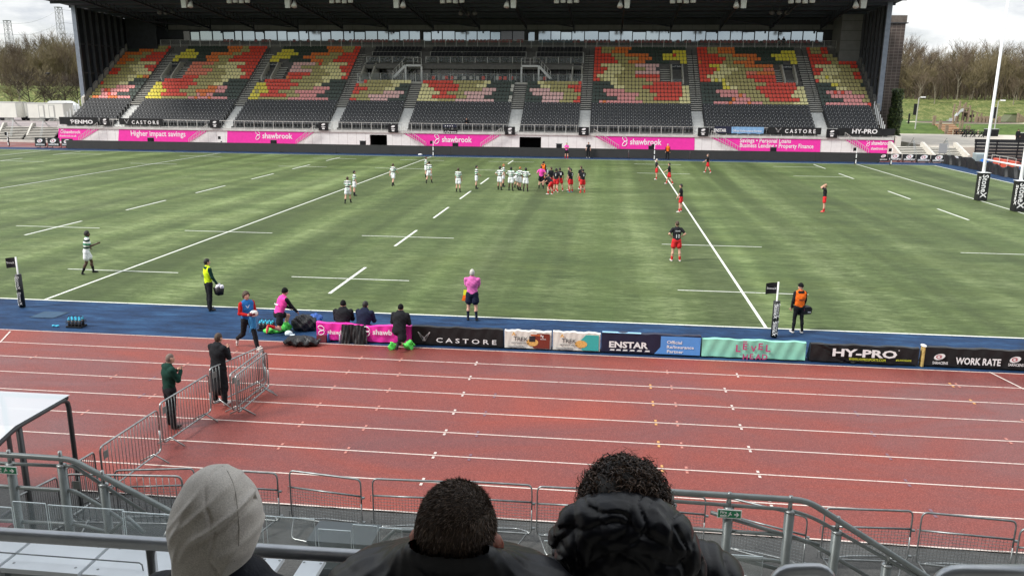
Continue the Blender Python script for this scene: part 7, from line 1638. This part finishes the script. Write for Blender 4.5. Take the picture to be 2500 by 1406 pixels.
# ---------- shaven head
Y=-25.30; hc2=np.array(PY(1113,1287,Y)); T=thing('person','spectator with closely shaven dark brown hair and a black puffer collar, in the middle','person',(hc2[0],Y,5.25))
a_,b_,c_=.0835,.098,.100; wp=waves(14,6,30,70)
def fB0(X,Yy,Z):
    x=X-hc2[0]; y=Yy-hc2[1]; z=Z-hc2[2]
    d=ell_sd(x,y,z,(0,.0,.0),(a_,b_,c_)); d=smin(d,ell_sd(x,y,z,(0,-.02,-.025),(.076,.082,.085)),.02); d=smin(d,ell_sd(x,y,z,(0,.04,-.06),(.060,.062,.062)),.02); d=smin(d,cone_sd(x,y,z,(0,-.01,-.06),(0,-.03,-.19),.062,.068),.02); d=smin(d,cone_sd(x,y,z,(0,.085,-.01),(0,.108,-.035),.010,.014),.012)
    return d
def fB(X,Yy,Z):
    d=fB0(X,Yy,Z); x=X-hc2[0]; y=Yy-hc2[1]; z=Z-hc2[2]
    for s in (-1,1): e=ell_sd(x,y,z,(s*.091,-.002,-.042),(.013,.021,.033)); e=np.maximum(e,-ell_sd(x,y,z,(s*.103,-.012,-.040),(.009,.012,.021))); d=smin(d,e,.008)
    for q in prB: d=smin(d,cone_sd(X,Yy,Z,q[0],q[1],q[2],q[3],q[4]),.03)
    return d
nk2=hc2+np.array([0,-.02,-.17]); prB,_=seated_body(nk2,.075,w=.19)
def miB(C):
    x=C[:,0]-hc2[0]; y=C[:,1]-hc2[1]; z=C[:,2]-hc2[2]; ear=(np.abs(x)>.083)&(z<.0)&(z>-.09)&(np.abs(y)<.04); hair=(z>-.075-.0*y)&(y<.045)&~ear|((z>.04)); body=z<-.155
    return np.where(body,2,np.where(ear,3,np.where(hair,1,0)))
HSK=mat('cropped_scalp',(.050,.033,.024),.7)
sdfmesh('body',fB,(hc2[0],hc2[1]+.22,hc2[2]-.46),(.34,.52,.62),.0085,NECK,T,miB,[NECK,HSK,PUF,EARM]); add_fingers(T,NECK,[(q[0],s) for q,s in ((prB[5],-1),(prB[11],1))])
rs=np.random.RandomState(5); b=MB().use(mat('cropped_hair',(.050,.032,.022),.55,spec=.35)); b2=MB().use(mat('cropped_hair_tips',(.20,.14,.10),.55,spec=.35)); n=0
hm=lambda d0: None
while n<17000:
    v=rs.randn(3); v/=np.linalg.norm(v); 
    if v[1]>.62 or v[2]<-.80: continue
    p=hc2+v*.135; 
    for _ in range(14): p=p-v*float(fB0(np.array(p[0]),np.array(p[1]),np.array(p[2])))*.9
    z=p[2]-hc2[2]; y=p[1]-hc2[1]; x=p[0]-hc2[0]
    if z<-.085+.25*max(y,0) or (y>.055 and z<.05): continue
    if abs(x)>.078 and z<-.012 and abs(y)<.03: continue
    sw=np.cross(v,(0,1,.3)); g=v*.42+np.array([0,-.15,-.9 if z<.05 else -.35])+sw*.35+rs.randn(3)*.16; g/=np.linalg.norm(g); L_=.0085*rs.uniform(.7,1.3)*(1.1 if z>.0 else .75); o=np.cross(g,rs.randn(3)); o=o/np.linalg.norm(o)*.0007
    (b2 if (rs.rand()<.30) else b).add([p-o,p+o,p+g*L_],[(0,1,2)]); n+=1
b.build('hair',None,T); b2.build('hair',None,T)
wq_=waves(33,6,25,55); RZC=float(PY(1113,1366,hc2[1]-.11)[2])-.080
def fcol(X,Yy,Z):
    x=X-hc2[0]; y=Yy-hc2[1]; z=Z-RZC
    r=np.sqrt((x/1.0)**2+((y+.01)/.82)**2); th=np.arctan2(y,x)
    tr=np.sqrt((r-.104)**2+((z+.075*np.sin(th))/1.15)**2)-.034
    b1=ell_sd(x,y,z,(0,-.02,-.045),(.27,.15,.085)); d=smin(tr,b1,.04)
    puff=np.abs(np.sin((z+.02*np.sin(th*3))*48+.6)); return d-.004*puff**.6+.0015*np.abs(np.sin(th*14+z*30+wq_(x,y,z)))+.0015*wq_(x,y,z)
sdfmesh('jacket_collar',fcol,(hc2[0],hc2[1]-.01,RZC-.06),(.30,.20,.15),.0052,PUF,T)
# ---------- curly hair and big hood
Y=-25.02; hc3=np.array(PY(1523,1222,Y)); T=thing('person','spectator with thick dark curly hair above a large black puffer hood','person',(hc3[0],Y,5.25))
nk3=hc3+np.array([.0,-.03,-.20]); prC,_=seated_body(nk3+np.array([.01,0,-.03]),.085,w=.215,arm=.075)
def fC(X,Yy,Z):
    x=X-hc3[0]; y=Yy-hc3[1]; z=Z-hc3[2]
    d=ell_sd(x,y,z,(-.004,.02,-.02),(.080,.098,.112)); d=smin(d,ell_sd(x,y,z,(-.035,.055,-.075),(.052,.060,.062)),.02); d=smin(d,cone_sd(x,y,z,(-.056,.115,-.045),(-.066,.128,-.062),.010,.013),.010); d=smin(d,cone_sd(x,y,z,(0,.0,-.08),(0,-.02,-.2),.06,.07),.02)
    for q in prC: d=smin(d,cone_sd(X,Yy,Z,q[0],q[1],q[2],q[3],q[4]),.03)
    return d+.005*wq_(X,Yy,Z)*(z<-.2)
def miC(C): z=C[:,2]-hc3[2]; return np.where(z<-.16,1,0)
sdfmesh('body',fC,(hc3[0],hc3[1]+.2,hc3[2]-.50),(.36,.52,.70),.010,NECK,T,miC,[mat('cheek_skin',(.50,.27,.20),.5,var=.08,vs=30),PUF]); add_fingers(T,NECK,[(q[0],s) for q,s in ((prC[5],-1),(prC[11],1))])
wc=waves(41,9,55,110)
def fhair(X,Yy,Z):
    x=X-hc3[0]; y=Yy-hc3[1]; z=Z-hc3[2]; d=ell_sd(x,y,z,(.0,.0,.005),(.104,.110,.094)); d=np.maximum(d,-(z+.085+.0*x)); d=np.maximum(d,-ell_sd(x,y,z,(-.055,.10,-.09),(.085,.09,.085)))
    return d+.006*wc(x,y,z)
CH=mat('curly_hair_base',(.010,.007,.005),.7); sdfmesh('hair',fhair,hc3,(.14,.15,.14),.0055,CH,T)
b=MB().use(mat('curly_hair',(.045,.026,.017),.42,spec=.5)); b2=MB().use(mat('curly_hair_brown',(.12,.070,.042),.45,spec=.5)); rs=np.random.RandomState(11); n=0
while n<1500:
    v=rs.randn(3); v/=np.linalg.norm(v)
    if v[2]<-.75 or (v[1]>.55 and v[2]<.0): continue
    p=hc3+np.array([0,0,.005])+v*np.array([.104,.110,.095])*rs.uniform(.93,1.06)
    if p[2]<hc3[2]-.085: continue
    if float(ell_sd(p[0]-hc3[0],p[1]-hc3[1],p[2]-hc3[2],(-.055,.10,-.09),(.085,.09,.085)))<0: continue
    g=v*.55+np.array([0,0,-.45])+rs.randn(3)*.55; g/=np.linalg.norm(g); e1=np.cross(g,rs.randn(3)); e1/=np.linalg.norm(e1); e2=np.cross(g,e1); R_=rs.uniform(.005,.012); L_=rs.uniform(.018,.034); tn=rs.uniform(1.3,2.6); m=int(tn*7)
    pts=[p+g*L_*(i/m-.5)+(e1*math.cos(6.283*tn*i/m)+e2*math.sin(6.283*tn*i/m))*R_*(.5+.5*i/m) for i in range(m+1)]
    (b2 if rs.rand()<.40 else b).tube(pts,rs.uniform(.0013,.0026),3,False,.0008); n+=1
for i in range(60):      # stray hairs
    v=rs.randn(3); v[2]=abs(v[2]); v/=np.linalg.norm(v); p=hc3+v*.10; e1=np.cross(v,rs.randn(3)); e1/=np.linalg.norm(e1); e2=np.cross(v,e1); pts=[p+v*.004*i2+(e1*math.cos(i2*.9)+e2*math.sin(i2*.9))*.011 for i2 in range(9)]; b2.tube(pts,.0006,3,False,.0004)
b.build('curls',None,T,True); b2.build('curls',None,T,True)
wr=waves(51,8,28,70); wr2=waves(52,7,80,150); pc=np.array(PY(1523,1330,-25.13))
def fpuf(X,Yy,Z):
    x=X-pc[0]; y=Yy-pc[1]; z=Z-pc[2]; th=np.arctan2(x,z+.10)
    d=ell_sd(x,y,z,(0,.0,.0),(.158,.095,.115)); d=smin(d,ell_sd(x,y,z,(.015,-.02,-.06),(.150,.10,.10)),.04)
    rr=np.sqrt((x/.16)**2+((z+.03)/.125)**2)
    # inner hollow fold of the hood
    inn=ell_sd(x,y,z,(.0,-.11,-.045),(.085,.045,.070)); d=smin(d,-(-inn),.0001) if False else d+.020*np.exp(-(rr/.42)**2)
    edge=np.clip((rr-.72)*5,0,1); d=d-.0055*edge*np.abs(np.sin(th*11+.5*wr(x,y,z)))**.5
    baf=rr*3.6+.35*np.sin(th*2.0)+.10*wr(x,y,z); puff=np.abs(np.sin(baf*1.9)); fold=np.abs(np.sin(th*7+2.2*np.sin(rr*5)+.9*wr(x,y,z)))
    return d-.009*puff**.6+.006*(1-fold)**3*np.clip(rr*1.6-.3,0,1)+.0035*np.abs(wr(x*1.2,y,z*1.6))+.0018*np.abs(wr2(x,y,z*1.3))
sdfmesh('puffer_hood',fpuf,pc+np.array([0,-.0,-.02]),(.20,.15,.18),.0040,PUF,T)
sp1=np.array(PY(1718,1412,-25.02))
def farm(X,Yy,Z):
    x=X-sp1[0]; y=Yy-sp1[1]; z=Z-sp1[2]; d=ell_sd(x,y,z,(0,0,0),(.090,.10,.080)); return d-.007*np.abs(np.sin(x*55+wr(x,y,z)*.5))**.6+.003*wr(x,y,z)
sdfmesh('puffer_shoulder',farm,sp1,(.12,.14,.11),.006,PUF,T)
sp2=np.array(PY(1368,1420,-25.08))
def farm2(X,Yy,Z):
    x=X-sp2[0]; y=Yy-sp2[1]; z=Z-sp2[2]; d=ell_sd(x,y,z,(0,0,0),(.075,.09,.055)); return d-.006*np.abs(np.sin(x*60+1))**.6+.003*wr(x,y,z)
sdfmesh('puffer_shoulder',farm2,sp2,(.10,.12,.09),.006,PUF,T)
for q,l in ((hc,'under the hooded spectator'),(hc2,'under the spectator with the shaven head'),(hc3,'under the spectator with curly hair')):
    b=MB(); seat_geo(b,0,0,0,SM['S'],.46); b.v=[(q[0]+x,q[1]-.12-(y+.0)-.12,5.25+z) for x,y,z in b.v]; b.f=[f[::-1] for f in b.f]; b.use(SM['S']).box((q[0]-.21,q[1]-.28,5.60),(q[0]+.21,q[1]+.12,5.67)); b.use(STEELD).box((q[0]-.03,q[1]-.2,5.25),(q[0]+.03,q[1]-.1,5.6)); tag(b.build('stand_seat',loc=(q[0],q[1],5.25)),'black plastic seat '+l,'seat','seats under the spectators')
